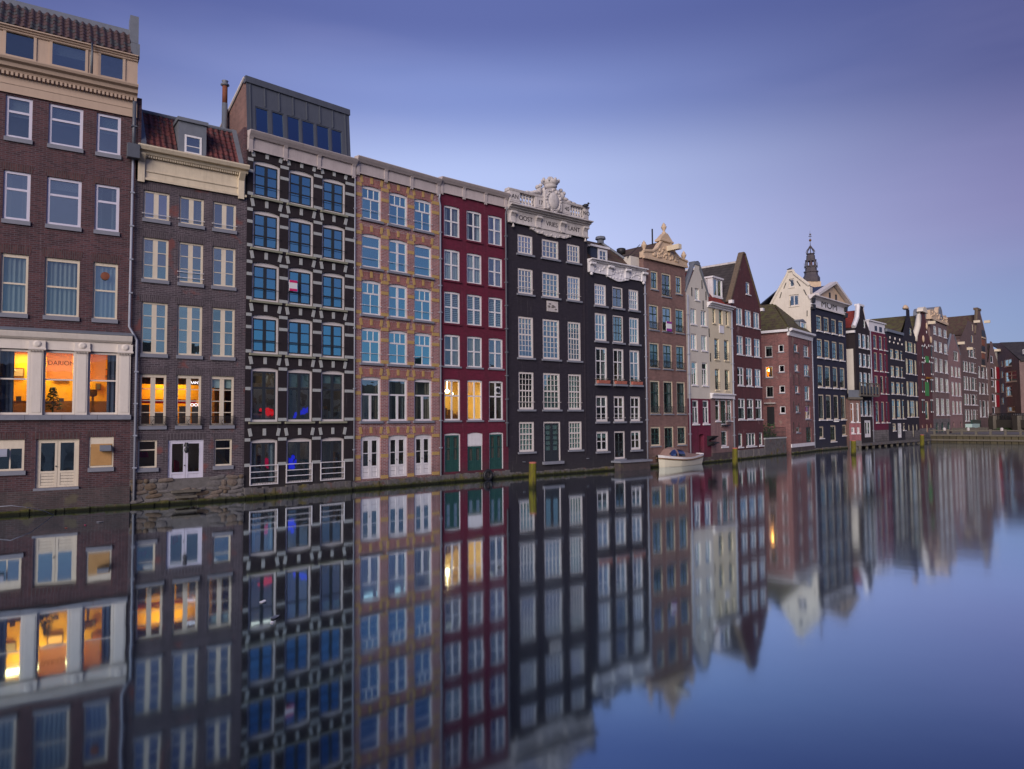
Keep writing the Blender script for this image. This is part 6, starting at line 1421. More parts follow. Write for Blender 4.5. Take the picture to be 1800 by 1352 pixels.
h.wall([(zm, 0, W), (zt, 0, W)], 'brick_brown'); h.wall([(-.4, 0, W), (zm, 0, W)], 'paint_red', name='painted_wall')
h.floors = [zm]; h.body(4, zt, 'brick_brown')
k = MB(); k.box(-.1, W + .1, -.3, 0, zt - .15, zt + .1); h.part('gutter', k, 'wood_grey')
k = MB(); k.box(.0, W, -.05, .0, zt + .1, zt + .85); k.box(0, W, -.08, .03, zt + .85, zt + .95); h.part('terrace_screen', k, 'lead')
h.plinth(.9, 'stone_rubble', .06)
# crimson house with white attic
h = far('crimson house with dark sashes and white attic storey above a stone base', (1534.5, 784.4), (1563, 782), 'paint_crimson', [(1537, 1542.5), (1547, 1552), (1555.5, 1561)], 650, [(591, 615), (621, 653), (661, 692), (706, 743)], 1549, 586, 'cream_trim', 'sash_dark', ((.4, 2, .08), (.6, 2)), fw=.12)
close(h, True, h.Vx(756), 'base_stone')
k = MB(); k.box(0, h.W, .05, 2.5, h.zt, h.Vx(569)); k.box(-.1, h.W + .1, -.1, 2.6, h.Vx(569), h.Vx(567)); at = h.part('attic', k, 'white_paint')
for a, b in ((1538, 1542), (1546, 1550.5), (1555, 1559)): h.block('attic_window', 'slate_blue', (h.U((a + b) / 2, 578), .04, h.Vx(579.5)), (h.U(b, 578) - h.U(a, 578), .06, h.Vx(575) - h.Vx(583.5)), at)
h.pipe([(.05, -.1, h.zt), (.05, -.1, .4)], .07)
# black house, plain top
h = far('black house with white sashes, iron bracket lamps and low dark parapet', (1563, 782), (1592, 779.3), 'paint_soot', [(1566, 1571.5), (1574.7, 1581), (1584, 1589)], 650, [(615, 632), (644, 663), (672, 693), (702, 736), (744, 757)], 1577, 588, 'cream_trim', None, ((.35, 1, .08), (.65, 2)), curtains=(CF, CW, CF), fw=.17, cut=((4, 1),))
door_leafs(h, h.usx[1][0], h.usx[1][1], h.Vx(770), h.Vx(744), 'white_paint', 'white_paint', 'glass_old', .25, 1, 1, y=.03, fw=.16, leaf_w=.14)
close(h); k = MB(); k.box(-.05, h.W + .05, -.25, .2, h.zt, h.zt + .35); h.part('parapet', k, 'lead')
for i in range(4): k = MB(); x = h.W * (i + .5) / 4; k.ball((x, -.2, h.zt - 1.3), .10, .1, .14, 8, 6); h.part('cornice_knob', k, 'pale_frame', smooth=True)
for i in range(3): k = MB(); x = h.W * (i + .7) / 3.4; k.ball((x, -.1, h.zt - .7), .07, .08, .2, 8, 6); h.part('wall_ornament', k, 'pale_frame', smooth=True)
# black neck gable
h = far('black house with tall neck gable capped in stone and long mossy roof', (1592, 779.3), (1617, 776.6), 'paint_soot', [(1592.7, 1596.3), (1598.3, 1605.5), (1608, 1611.3)], 650, [(602, 620.5), (632, 658), (671, 696), (704, 733)], 1603, 594, 'cream_trim', None, ((.4, 2, .08), (.6, 2)), curtains=(CG, ('full', 'curtain_green'), CF, CF, CW), fw=.14, depth=24,
        outline=lambda h: [(h.V(1603, 596), 0, h.W), (h.V(1600, 575), h.W * .2, h.W * .72), (h.V(1599, 558), h.W * .32, h.W * .58), (h.V(1599, 545), h.W * .33, h.W * .57)])
h.window(h.U(1598.8, 583), h.U(1603, 583), h.V(1601, 590), h.V(1601, 576), ((1, 1),), 'cream_trim', glass='glass_old', fw=.15, panes=False)
for a, b in ((1597, 1599.5), (1604.5, 1607), (1611, 1613.5)): h.window(h.U(a, 752), h.U(b, 752), h.Vx(757 if a != 1604.5 else 768), h.Vx(746), ((1, 1),), 'cream_trim', glass='glass_old', fw=.12, panes=False)
close(h, False, h.Vx(757), 'base_stone'); o = h.outl; gable_roof(h, o[0][0], o[2][0] + .2, 24, 'tile_far_moss', over=.3)
k = MB(); k.lathe([(.85, 0), (.95, .15), (.8, .35), (.5, .55), (.15, .65)], (h.W * .45, .25, o[3][0]), 10, 1.0, .4); h.part('gable_cap', k, 'stone_sand', smooth=True)
# dark red house with white neck gable and green shutters
h = far('dark red house with white bell-shaped neck gable, hoist beam and green shutters', (1617, 776.6), (1642, 774.1), 'brick_wine', [], 650, [], 1630, 610, outline=lambda h: [(h.V(1630, 602), 0, h.W), (h.V(1629, 578), h.W * .25, h.W * .78), (h.V(1628, 556), h.W * .36, h.W * .66), (h.V(1628, 552), h.W * .36, h.W * .66)])
V = h.Vx
h.window(h.U(1627, 725), h.U(1633, 725), h.V(1630, 737.5), h.V(1630, 705), ((1, 1),), 'cream_trim', glass='glass_old', fw=.18, panes=False, curtain=('full', 'curtain_green'))
for ya, yb in ((627, 637), (672, 696)):
    k = MB(); a, b = h.uv(1627, yb); c, d = h.uv(1632, ya); k.box(a, c, -.06, .02, b, d); h.part('green_shutter', k, 'curtain_green')
for px in (1621.5, 1637):
    for py in (619, 648, 678, 714):
        k = MB(); a, b = h.uv(px, py); k.box(a - .2, a + .2, -.06, .02, b - .9, b + .9); k.box(a - .5, a + .5, -.1, -.05, b + .8, b + 1.0); k.box(a - .5, a + .5, -.1, -.05, b - 1.0, b - .8); h.part('shutter', k, 'sash_green')
        for dx, dz in ((-.5, .9), (.5, .9), (-.5, -.9), (.5, -.9)): k = MB(); k.ball((a + dx, -.1, b + dz), .12, .06, .14, 6, 4); h.part('shutter_hinge', k, 'white_plastic')
for px, py in ((1628, 584), (1625, 607), (1632, 608), (1628.5, 611), (1625.5, 635), (1633, 636), (1629.5, 670)): k = MB(); a, b = h.uv(px, py); k.ball((a, -.05, b), .13, .06, .22, 6, 4); h.part('wall_anchor', k, 'white_plastic')
k = MB(); a, b = h.uv(1629.5, 666); k.extrude([(0, b), (-.8, b), (-.8, b + .12), (0, b + .3)], a - .6, a + .6); h.part('door_canopy', k, 'letter_gold')
for px, pt, pb in ((1622, 745, 752), (1630, 744, 760), (1637, 744, 752)): h.window(h.U(px - 1.3, 750), h.U(px + 1.3, 750), V(pb), V(pt), ((1, 1),), 'stone_sand', glass='glass_old', fw=.15, panes=False, arch=.3)
h.floors = [V(640), V(690), V(742)]
close(h, False, V(753), 'base_stone'); o = h.outl; gable_roof(h, o[0][0], o[2][0], 14, 'tile_far_moss')
k = MB(); k.tube([(-.2, .2, o[0][0] - .3), (-.1, .2, o[0][0] + .4), (o[1][1] - .25, .2, o[1][0]), (o[2][1] - .25, .2, o[2][0] - .2), (o[2][1] - .25, .2, o[3][0])], .42, 8); h.part('gable_scroll', k, 'plaster_white', smooth=True)
k = MB(); k.tube([(h.W + .1, .2, o[0][0] - .2), (h.W, .2, o[0][0] + .4), (o[1][2] + .1, .2, o[1][0]), (o[2][2] + .1, .2, o[3][0])], .16, 6); h.part('gable_edge', k, 'plaster_white', smooth=True)
k = MB(); k.slab([(o[3][1] - .5, o[3][0])] + [((o[3][1] + o[3][2]) / 2 + 1.25 * math.cos(t), o[3][0] + .1 + .75 * math.sin(t)) for t in [math.pi * i / 8 for i in range(8, -1, -1)]] + [(o[3][2] + .5, o[3][0])], -.35, .5); h.part('gable_cap', k, 'plaster_white')
k = MB(); a, b = h.uv(1633, 568); k.box(a - .3, a + .15, -.9, .1, b - .2, b + .25); h.part('hoist_beam', k, 'cream_trim')
for px, py in ((1628, 573.5), (1622, 596), (1635.5, 597.5)): k = MB(); a, b = h.uv(px, py); k.ball((a, -.08, b), .35, .15, .55, 10, 8); h.part('oval_window', k, 'stone_sand', smooth=True)
# wide brown house with ornate top
h = far('wide brown brick house with carved curly parapet, arched dormer and grey base', (1642, 774.1), (1671.5, 771), 'brick_dusk', [(1643.3, 1648.5), (1652, 1657.5), (1661.3, 1666.5)], 650, [(577.5, 592), (602, 620.5), (631, 655), (664.5, 689), (700.5, 730)], 1655, 569, 'white_paint', None, ((.45, 3, .08), (.3, 3, .04), (.25, 3)), curtains=(CW, CF, None, CW), fw=.14, depth=10)
for px in (1647.5, 1657, 1667.5):
    h.window(h.U(px - 2, 752), h.U(px + 2, 752), h.Vx(760), h.Vx(742), ((1, 1),), 'door_green', glass='glass_old', fw=.3, panes=False, arch=.5, name='arched_door')
close(h, True, h.Vx(736), 'base_stone')
k = MB(); k.box(-.1, h.W + .1, -.25, .5, h.zt, h.zt + .4)
W = h.W; prof = [(-.2, h.zt), (-.2, h.zt + 1.4), (W * .15, h.zt + 1.7), (W * .3, h.zt + 1.3), (W * .42, h.zt + 1.5)] + [(W * .56 + W * .14 * math.cos(t), h.zt + 1.6 + 1.0 * math.sin(t)) for t in [math.pi * i / 8 for i in range(8, -1, -1)]] + [(W * .75, h.zt + 1.3), (W * .9, h.zt + 1.6), (W + .2, h.zt + 1.2), (W + .2, h.zt)]
k.slab(prof, -.15, .4); pa_ = h.part('parapet', k, 'stone_sand')
k = MB(); random.seed(2)
for i in range(30): k.ball((random.uniform(0, W), -.18, h.zt + random.uniform(.1, 1.2)), random.uniform(.15, .4), .12, random.uniform(.12, .25), 7, 5)
h.part('carving', k, 'stone_sand', pa_, smooth=True)
h.block('parapet_window', 'slate_blue', (h.U(1655, 563), -.16, h.V(1655, 562)), (.45, .1, .95), pa_)
k = MB(); k.tube([(W * .56, -.2, h.zt + 1.5), (W * .56, 3.5, h.zt + 1.5)], 1.15, 12); h.part('dormer', k, 'lead')
# pink narrow house
h = far('narrow rose brick house with small pointed gable and hoist beam', (1671.5, 771), (1693.5, 768.9), 'brick_pink', [(1672.8, 1676.6), (1679.5, 1683.2), (1685.3, 1689)], 680, [(645, 663), (672, 696), (705, 728)], 1681, 618, 'white_paint', None, ((.4, 2, .08), (.6, 2)), curtains=(CF, CW), fw=.13, depth=8, outline=lambda h: [(h.V(1681, 622), 0, h.W), (h.V(1680, 594), h.W * .33, h.W * .55), (h.V(1680, 590), h.W * .33, h.W * .55)])
h.window(h.U(1676.3, 626), h.U(1684.8, 626), h.V(1681, 635), h.V(1681, 617.5), ((1, 3),), 'white_paint', glass='glass_old', fw=.15, panes=False)
for px in (1676, 1689): h.window(h.U(px - 1.2, 745), h.U(px + 1.2, 745), h.Vx(750), h.Vx(741), ((1, 1),), 'sash_dark', glass='glass_old', fw=.12, arch=.25, panes=False)
close(h, False); o = h.outl; gable_roof(h, o[0][0], o[1][0], 8, 'tile_far_dark')
k = MB(); k.tube([(-.1, .1, o[0][0]), (o[1][1], .1, o[2][0])], .18, 6); k.tube([(h.W + .1, .1, o[0][0]), (o[1][2], .1, o[2][0])], .18, 6); h.part('gable_coping', k, 'lead')
k = MB(); a, b = h.uv(1686, 604); k.box(a - .5, a - .05, -.9, .1, b - .2, b + .25); h.part('hoist_beam', k, 'cream_trim')
# brown pair of warehouses
h = far('brown brick house with paired white sashes tucked before the big tiled roof', (1693.5, 768.9), (1720.5, 766.4), 'brick_earth', [(1694.5, 1698), (1699, 1702.5), (1705, 1707.4), (1709, 1714), (1715, 1717.5)], 680, [(610, 628), (637, 655), (663, 686), (693, 712), (720, 740)], 1707, 585, 'white_paint', None, ((.4, 1, .08), (.6, 1)), curtains=(CF, CW, CF), fw=.14, depth=8, cut=((0, 0), (0, 1)), outline=lambda h: [(h.V(1707, 603), 0, h.W), (h.V(1707, 575), h.W * .45, h.W), (h.V(1707, 566), h.W * .55, h.W)])
h.window(h.U(1707.2, 595), h.U(1711, 595), h.V(1709, 603), h.V(1709, 589), ((1, 1),), 'cream_trim', glass='glass_old', fw=.16, panes=False)
h.window(h.U(1708.5, 575), h.U(1711, 575), h.V(1709, 582), h.V(1709, 569), ((1, 1),), 'cream_trim', glass='glass_old', fw=.16, panes=False)
close(h, False); o = h.outl
for px, py in ((1713, 566), (1700, 613.5)): k = MB(); a, b = h.uv(px, py); k.box(a - .25, a + .2, -.9, .1, b - .2, b + .25); h.part('hoist_beam', k, 'cream_trim')
k = MB(); k.box(h.U(1697, 750), h.U(1711, 750), -1.0, 0, h.Vx(752), h.Vx(745)); h.part('glazed_porch', k, 'curtain_teal')
k = MB(); k.box(h.U(1706, 745), h.U(1721, 745), -.3, 0, h.Vx(751), h.Vx(738)); h.part('dark_shopfront', k, 'sash_green')
h = far('brown warehouse with tall stepped gable, hoist beam and stacked shutters', (1720.5, 766.4), (1741, 764.6), 'brick_earth', [(1721, 1724), (1726.5, 1731.2), (1734.5, 1736.5)], 680, [(645, 665), (673, 693), (704, 733)], 1729, 608, 'white_paint', None, ((.4, 1, .08), (.6, 2)), curtains=(CF, CW, CF), fw=.13, depth=34, outline=lambda h: [(h.V(1729, 592), 0, h.W), (h.V(1727, 566), h.W * .2, h.W * .72), (h.V(1726, 552), h.W * .28, h.W * .56), (h.V(1726, 548), h.W * .28, h.W * .56)])
for ya, yb in ((582, 592), (610, 618), (633, 642)): k = MB(); a, b = h.uv(1725.5, yb); c, d = h.uv(1731, ya); k.box(a, c, -.06, .02, b, d); sh = h.part('loft_shutter', k, 'iron_black'); k = MB(); k.box(a - .1, c + .1, -.12, 0, b - .25, b); h.part('loft_sill', k, 'stone_sand', sh)
for ya, yb in ((598, 607), (622, 630)): k = MB(); a, b = h.uv(1726, yb); c, d = h.uv(1730.5, ya); k.box(a, c, -.06, .02, b, d); h.part('loft_shutter', k, 'rust')
close(h, False); o = h.outl; gable_roof(h, o[0][0], o[2][0] - .3, 34, 'tile_far_brown', over=.2, u=h.W * .42)
k = MB(); k.tube([(-.1, .1, o[0][0]), (o[1][1] - .1, .1, o[1][0]), (o[2][1] - .1, .1, o[3][0])], .3, 6); k.box(o[3][1] - .2, o[3][2] + .2, -.1, .6, o[3][0], o[3][0] + .4); h.part('gable_coping', k, 'stone_rubble_ochre')
k = MB(); a, b = h.uv(1731, 566); k.box(a - .25, a + .2, -.9, .1, b - .25, b + .25); h.part('hoist_beam', k, 'cream_trim')
# beyond the bridge
h = far('slim dark house with tall crimson shutters beyond the bridge', (1742, 763.5), (1760, 762), 'brick_dusk', [(1743, 1747.3)], 680, [(626, 638), (647, 665), (668, 680), (692, 706), (715, 728)], 1745, 600, 'lilac_paint', None, ((1, 1),), fw=.16, depth=8, outline=lambda h: [(h.V(1750, 640), 0, h.W), (h.V(1748, 615), h.W * .2, h.W * .6), (h.V(1747, 602), h.W * .25, h.W * .45)])
for ya, yb in ((646, 666), (669.5, 690), (694.5, 715.5)): k = MB(); a, b = h.uv(1750.5, yb); c, d = h.uv(1755.5, ya); k.box(a, c, -.1, .02, b, d); sh = h.part('red_shutter', k, 'shutter_red'); k = MB(); k.box(a - .3, a - .05, -.12, .0, b, d); h.part('shutter_frame', k, 'white_paint', sh)
close(h, False); o = h.outl; gable_roof(h, o[0][0], o[2][0] - .2, 8, 'tile_far_brown')
h = House('canal_house', 'broad brown brick gable house with large cream cross windows beyond the bridge', (1758.5, 761.5), (1797, 763.5), group=GRP); W = h.W
for a, b, ya, yb, rows in ((1765.5, 1778, 631, 644.5, ((1, 2),)), (1767, 1787, 652.5, 671.5, ((.4, 2, .1), (.6, 2))), (1768, 1779, 678.5, 697, ((.35, 2, .1), (.65, 2))), (1771, 1784, 714.5, 724, ((1, 2),)), (1752.5 + 7, 1762.5, 634, 644, ((1, 1),)), (1759.5, 1763, 652, 664, ((1, 1),)), (1760, 1764, 674, 690, ((1, 1),)), (1751 + 9.5, 1764, 698, 710, ((1, 1),))):
    h.window(h.U(a, (ya + yb) / 2), h.U(b, (ya + yb) / 2), h.V((a + b) / 2, yb), h.V((a + b) / 2, ya), rows, 'cream_trim', glass='glass_old', fw=.2, tw=.15, mw=.2, sill='cream_trim', panes=False, curtain=('full', 'curtain_orange') if ya > 710 else (('full', 'curtain_teal') if ya == 652.5 else None))
h.window(h.U(1751.5, 616), h.U(1759.5, 616), h.V(1755, 620), h.V(1755, 612.5), ((1, 1),), 'cream_trim', glass='glass_old', fw=.2, panes=False) if False else None
z_e, z_p = h.V(1790, 634), h.V(1762, 603)
h.wall([(-.4, 0, W), (z_e, 0, W), (z_p, .0, W * .22), (z_p + .2, .0, W * .22)], 'brick_dusk')
h.floors = [h.V(1775, 648), h.V(1775, 675), h.V(1775, 705)]; h.body(10, z_e, 'brick_dusk', flat=False)
k = MB(); k.sheet([(W * .12, .2, z_p + .3), (W + .3, .2, z_e), (W + .3, 10, z_e), (W * .12, 10, z_p + .3)], .3); k.sheet([(0, 10, z_e), (0, .2, z_e), (W * .12, .2, z_p + .3), (W * .12, 10, z_p + .3)], .3); h.part('roof', k, 'tile_far_dark')
k = MB(); k.box(h.U(1750, 616) + .5, h.U(1759, 616), -1.2, .1, h.V(1757, 618), h.V(1757, 614)); h.part('hoist_beam', k, 'cream_trim')
h = House('plaster_building', 'pale cream plastered building closing the row beyond the bridge', (1793, 763), (1850, 764), cat='building', group=GRP)
h.window(h.U(1797, 620), h.U(1806, 620), h.V(1800, 622), h.V(1800, 614), ((1, 2),), 'white_paint', glass='glass_old', fw=.15, panes=False)
h.wall([(-.4, 0, h.W), (h.V(1800, 636), 0, h.W)], 'plaster_yellow', name='front_wall'); h.holes = []
h.body(9, h.V(1800, 636), 'plaster_yellow')
h = House('plaster_building', 'low dark-roofed building with a cream dormer rising behind the broad brown gable house', None, None, cat='building', pts=(at_depth(1770, 740, 185), at_depth(1860, 740, 185)))
k = MB(); k.box(0, h.W, 0, 10, -6, h.V(1790, 614)); h.part('wall', k, 'plaster_yellow')
k = MB(); k.sheet([(-.5, -.3, h.V(1790, 616)), (h.W, -.3, h.V(1790, 616)), (h.W, 5, h.V(1790, 602, 5)), (-.5, 5, h.V(1790, 603, 5))], .3); h.part('roof', k, 'tile_far_dark')
# ------------------------------------------------------------------ church tower far behind
TP = at_depth(1433, 740, 175); sc_ = 175 / FPX
def tz(py): return at_depth(1433, py, 175).z
def tw(px): return px * sc_
T = bpy.data.objects.new('church_tower', None); COL.objects.link(T); T.location = (TP.x, TP.y, 0); tag(T, 'grey church spire with open lantern and gilt ball behind the whitewashed flank', 'church tower', None)
def tpart(nm, mb, mat, par=None, smooth=False): o = link(nm, mb.mesh(nm, mat, smooth), par or T); return o
k = MB(); k.box(-tw(12), tw(12), -tw(12), tw(12), 0, tz(497)); tpart('shaft', k, 'stone_sand')
k = MB(); k.lathe([(tw(14.2), tz(497)), (tw(14.5), tz(493)), (tw(14.5), tz(489)), (tw(11.5), tz(484)), (tw(11), tz(480)), (tw(12.2), tz(479)), (tw(12.2), tz(477))], (0, 0, 0), 8, ph=.39); tpart('base_dome', k, 'spire_lead')
k = MB(); k.lathe([(tw(9.8), tz(478)), (tw(9.6), tz(470)), (tw(11.2), tz(469.5)), (tw(11.2), tz(468))], (0, 0, 0), 8, ph=.39); tpart('lower_stage', k, 'spire_lead')
k = MB(); k.lathe([(tw(3.0), tz(470)), (tw(3.0), tz(456))], (0, 0, 0), 8); tpart('bell', k, 'rust')
for i in range(8):
    t = 2 * math.pi * (i + .5) / 8; k = MB(); k.lathe([(tw(1.3), tz(470)), (tw(1.1), tz(458)), (tw(1.6), tz(457))], (tw(8.3) * math.cos(t), tw(8.3) * math.sin(t), 0), 6); tpart('lantern_column', k, 'spire_lead')
    k = MB(); k.lathe([(tw(.5), tz(472)), (tw(.4), tz(463)), (tw(.1), tz(461))], (tw(10.8) * math.cos(t), tw(10.8) * math.sin(t), 0), 5); tpart('pinnacle', k, 'spire_lead')
k = MB(); k.lathe([(tw(9.3), tz(459.5)), (tw(9.3), tz(457)), (tw(7.4), tz(456)), (tw(7.0), tz(449)), (tw(5.5), tz(448)), (tw(7.2), tz(447)), (tw(7.2), tz(446))], (0, 0, 0), 8, ph=.39); tpart('upper_stage', k, 'spire_lead')
for i in range(8):
    t = 2 * math.pi * (i + .5) / 8; c, s_ = math.cos(t), math.sin(t); k = MB(); k.tube([(tw(r) * c, tw(r) * s_, tz(y)) for r, y in ((6, 447), (7.2, 443), (5.6, 439.5), (3, 436.5), (1.2, 433))], tw(.75), 5); tpart('crown_rib', k, 'spire_lead')
k = MB(); k.lathe([(tw(1.2), tz(437)), (tw(1.4), tz(433.5)), (tw(.55), tz(430)), (tw(.4), tz(424))], (0, 0, 0), 6); tpart('needle', k, 'spire_lead')
k = MB(); k.ball((0, 0, tz(422.5)), tw(2.2)); tpart('ball', k, 'letter_gold', smooth=True)
k = MB(); k.lathe([(tw(.4), tz(421)), (tw(.15), tz(405.5))], (0, 0, 0), 5); k.box(-tw(2.4), tw(2.4), -.1, .1, tz(416), tz(415)); k.box(-tw(1.2), tw(2), -.05, .05, tz(413.5), tz(411)); tpart('vane', k, 'spire_lead')
k = MB(); k.box(-tw(14), tw(9), tw(2), tw(18), 0, tz(498)); tpart('nave_roof', k, 'slate_blue')
# ------------------------------------------------------------------ mooring posts
def post(px, pyb, pyt, wpx, label, mat='post_moss', far_=False, group=None):
    P = ground(px, pyb); D = P.y; r = wpx * D / FPX / 2; zt = at_depth(px, pyt, D).z
    o = bpy.data.objects.new('mooring_post', None); COL.objects.link(o); o.location = P; tag(o, label, 'post', group)
    k = MB(); rnd = random.Random(int(px)); n = 12; rings = [-.6, 0, zt * .3, zt * .6, zt - .08]
    for z in rings:
        for i in range(n): t = 2 * math.pi * i / n; q = r * (1.04 - .06 * (z / zt) + rnd.uniform(-.03, .03)); k.v.append((q * math.cos(t) + .02 * z, q * math.sin(t), z))
    for a in range(len(rings) - 1):
        for i in range(n): j = (i + 1) % n; k.f.append((a * n + i, a * n + j, (a + 1) * n + j, (a + 1) * n + i))
    k.f.append(tuple((len(rings) - 1) * n + i for i in range(n))); link('shaft', k.mesh('shaft', mat, False), o)
    k = MB(); k.lathe([(r * .99, zt - .08), (r * .99, zt - .02), (r * .85, zt)], (.02 * zt, 0, 0), 12); link('cap', k.mesh('cap', 'terracotta' if not far_ else 'stone_rubble_ochre'), o)
    return o
post(936, 858, 812, 13, 'stout moss-green mooring post before the tarred house with the stone balustrade')
post(1292, 821, 787, 9, 'mossy mooring post beside the plain wine-red gable house')
post(1500.5, 800, 774, 8, 'mossy mooring post before the low red painted annex')
post(1621, 786.5, 764, 6.5, 'mossy mooring post before the dark red house with green shutters')
for px, yb, yt in ((1535, 784, 771), (1555.5, 782, 769), (1574.5, 779.5, 766), (1591.5, 777.5, 764), (1609, 775.5, 763)): post(px, yb, yt, 5, 'short weathered post rising from the low wooden landing stage', 'post_far_moss', True, 'posts of the landing stage')
# ------------------------------------------------------------------ low landing stage and timber quay
A, B_ = ground(1512, 788.5), ground(1640, 777.5)
q = House('landing_stage', 'low wooden landing stage along the foot of the far houses', None, None, cat='landing stage', pts=(A, B_))
k = MB(); k.box(0, q.W, -.2, 1.2, .28, .5); q.part('deck', k, 'quay_moss')
for i in range(14): k = MB(); x = q.W * i / 13; k.box(x - .12, x + .12, -.12, .12, -.6, .28); q.part('pile', k, 'wood_grey')
A, B_ = ground(1636, 777.8), ground(1870, 781)
q = House('timber_quay', 'timber sheet-piled quay with rail in front of the far houses', None, None, cat='quay', pts=(A, B_))
zt = q.V(1720, 767); n = int(q.W / .75)
m_, nt, out = new_mat('quay_planks')
tc = N(nt, 'ShaderNodeTexCoord').outputs['Object']; oi = N(nt, 'ShaderNodeObjectInfo').outputs['Random']
c_ = mixc(nt, oi, (.10, .085, .05), (.06, .052, .033)); c_ = mixc(nt, mrange(nt, noise(nt, tc, 6, 4), .4, .7, 0, .6), c_, (.05, .045, .025))
finish(nt, out, c_, .9)
for i in range(n): q.block('plank', 'quay_planks', (q.W * (i + .5) / n, random.uniform(-.03, .03), zt / 2 - .35), (q.W / n * .92, .14, zt + .7))
k = MB(); k.box(0, q.W, -.16, 6, zt, zt + .22); q.part('quay_deck', k, 'wood_grey')
k = MB(); k.box(0, q.W, -.28, -.1, .28, .5); q.part('waling', k, 'wood_grey')
for i in range(9):
    k = MB(); x = q.W * (i + .3) / 9; k.box(x - .14, x + .14, -.02, .26, zt + .2, zt + .95); q.part('rail_post', k, 'wood_grey')
k = MB(); k.box(0, q.W, .02, .16, zt + .7, zt + .85); q.part('rail', k, 'wood_grey')
for i, px in enumerate((1660, 1702, 1761)):
    a, b = q.uv(px, 763); k = MB(); k.lathe([(.2, -.2), (.18, .12), (.08, .22)], (a, .1, zt + .95), 8); o = link('bollard', k.mesh('bollard', 'stone_white')); o.matrix_world = q.M; tag(o, 'small pale bollard head on the rail of the timber quay', 'bollard', 'bollards on the timber quay')
ll = House('board_fence', 'weathered grey board fence in front of the rose brick house', None, None, cat='fence', pts=(ground(1674, 771.5), ground(1737, 769)))
z0 = ll.V(1700, 765); z1 = ll.V(1700, 752); n = int(ll.W / .55)
for i in range(n): ll.block('board', 'wood_grey', (ll.W * (i + .5) / n, random.uniform(-.02, .02), (z0 + z1) / 2 - .6 + random.uniform(-.08, .08)), (ll.W / n * .9, .08, z1 - z0 + 1.2))
k = MB(); k.box(0, ll.W, .06, .14, z1 - .5, z1 - .35); ll.part('rail', k, 'wood_grey')
# quay ground behind the timber wall
k = MB(); k.quad((0, .2, zt + .10), (q.W, .2, zt + .10), (q.W, 60, zt + .10), (0, 60, zt + .10)); o = link('quay_pavement', k.mesh('quay_pavement', 'stone_rubble')); o.matrix_world = q.M; tag(o, 'grey quay pavement at the foot of the far houses', None, kind='structure')
# ------------------------------------------------------------------ bridge with greenery below
D = 122.0
br = House('bridge', 'dark timber bridge with railing crossing at the end of the canal', None, None, cat='bridge', pts=(Vector((at_depth(1737, 740, D + 8).x, D + 8, 0)), Vector((at_depth(1840, 740, D - 12).x, D - 12, 0))))
zb = br.V(1765, 752); zt2 = br.V(1765, 738)
k = MB(); k.box(0, br.W, 0, 5, zb, zt2); br.part('deck', k, 'wood_grey')
for px in (1747.5, 1790): k = MB(); x = br.U(px, 750); k.box(x - .9, x + .9, -.5, .8, -.5, zt2 + .7); br.part('pier', k, 'wood_grey')
k = MB(); k.box(0, br.W, .1, .2, zt2 + 1.0, zt2 + 1.12); br.part('rail', k, 'iron_black')
for i in range(30): k = MB(); x = br.W * i / 29; k.box(x - .04, x + .04, .1, .2, zt2, zt2 + 1.0); br.part('baluster', k, 'iron_black')
k = MB(); k.box(br.U(1773, 735), br.U(1796, 735), 1.0, 3.0, zt2 + .3, zt2 + .9); k.box(br.U(1772, 735), br.U(1797, 735), .8, 3.2, zt2 + .9, zt2 + 1.1)
o = link('market_stall', k.mesh('market_stall', 'white_paint')); o.matrix_world = br.M; tag(o, 'low pale counter standing on the timber bridge', 'counter')
k = MB(); random.seed(21)
for i in range(2600):
    x = random.gauss(.5, .2); p_ = Vector((br.U(1754, 760) + x * (br.U(1788, 760) - br.U(1754, 760)), random.uniform(-1.2, .6), random.random() ** .8 * (zb - .1) * (1.0 - abs(x - .5) * 1.1)))
    d = Vector((random.gauss(0, .16), random.gauss(0, .16), random.uniform(-.05, .22))); e = Vector((random.gauss(0, .1), random.gauss(0, .1), random.gauss(0, .05))); k.quad(p_, p_ + d + e, p_ + d * 1.7, p_ + d - e)
o = link('ivy_bush', k.mesh('ivy_bush', 'leaf')); o.matrix_world = br.M; tag(o, 'dark green bush filling the space under the timber bridge', 'bush')
# bicycles parked on the bridge
def bicycle(x, col):
    r = bpy.data.objects.new('bicycle', None); COL.objects.link(r); r.matrix_world = br.M @ Matrix.Translation((x, .55, zt2)); tag(r, 'bicycle leaning on the railing of the timber bridge', 'bicycle', 'bicycles along the bridge railing')
    for wx in (-.52, .52):
        k = MB(); n = 16; k.tube([(wx + .33 * math.cos(2 * math.pi * i / n), 0, .35 + .33 * math.sin(2 * math.pi * i / n)) for i in range(n + 1)], .03, 5)
        for i in range(5): t = math.pi * i / 5; k.tube([(wx + .32 * math.cos(t), 0, .35 + .32 * math.sin(t)), (wx - .32 * math.cos(t), 0, .35 - .32 * math.sin(t))], .006, 3)
        link('wheel', k.mesh('wheel', 'iron_black'), r)
    k = MB()
    for a, b in (((-.52, .35), (-.05, .32)), ((-.05, .32), (-.2, .85)), ((-.2, .8), (.36, .85)), ((-.05, .32), (.38, .75)), ((-.52, .35), (-.18, .78)), ((.52, .35), (.36, .98))): k.tube([(a[0], 0, a[1]), (b[0], 0, b[1])], .02, 5)
    link('frame', k.mesh('frame', col), r)
    k = MB(); k.tube([(.28, -.28, 1.02), (.36, 0, 1.0), (.28, .28, 1.02)], .018, 5); link('handlebar', k.mesh('handlebar', 'lead'), r)
    k = MB(); k.ball((-.22, 0, .9), .14, .08, .04, 8, 5); link('saddle', k.mesh('saddle', 'iron_black', True), r)
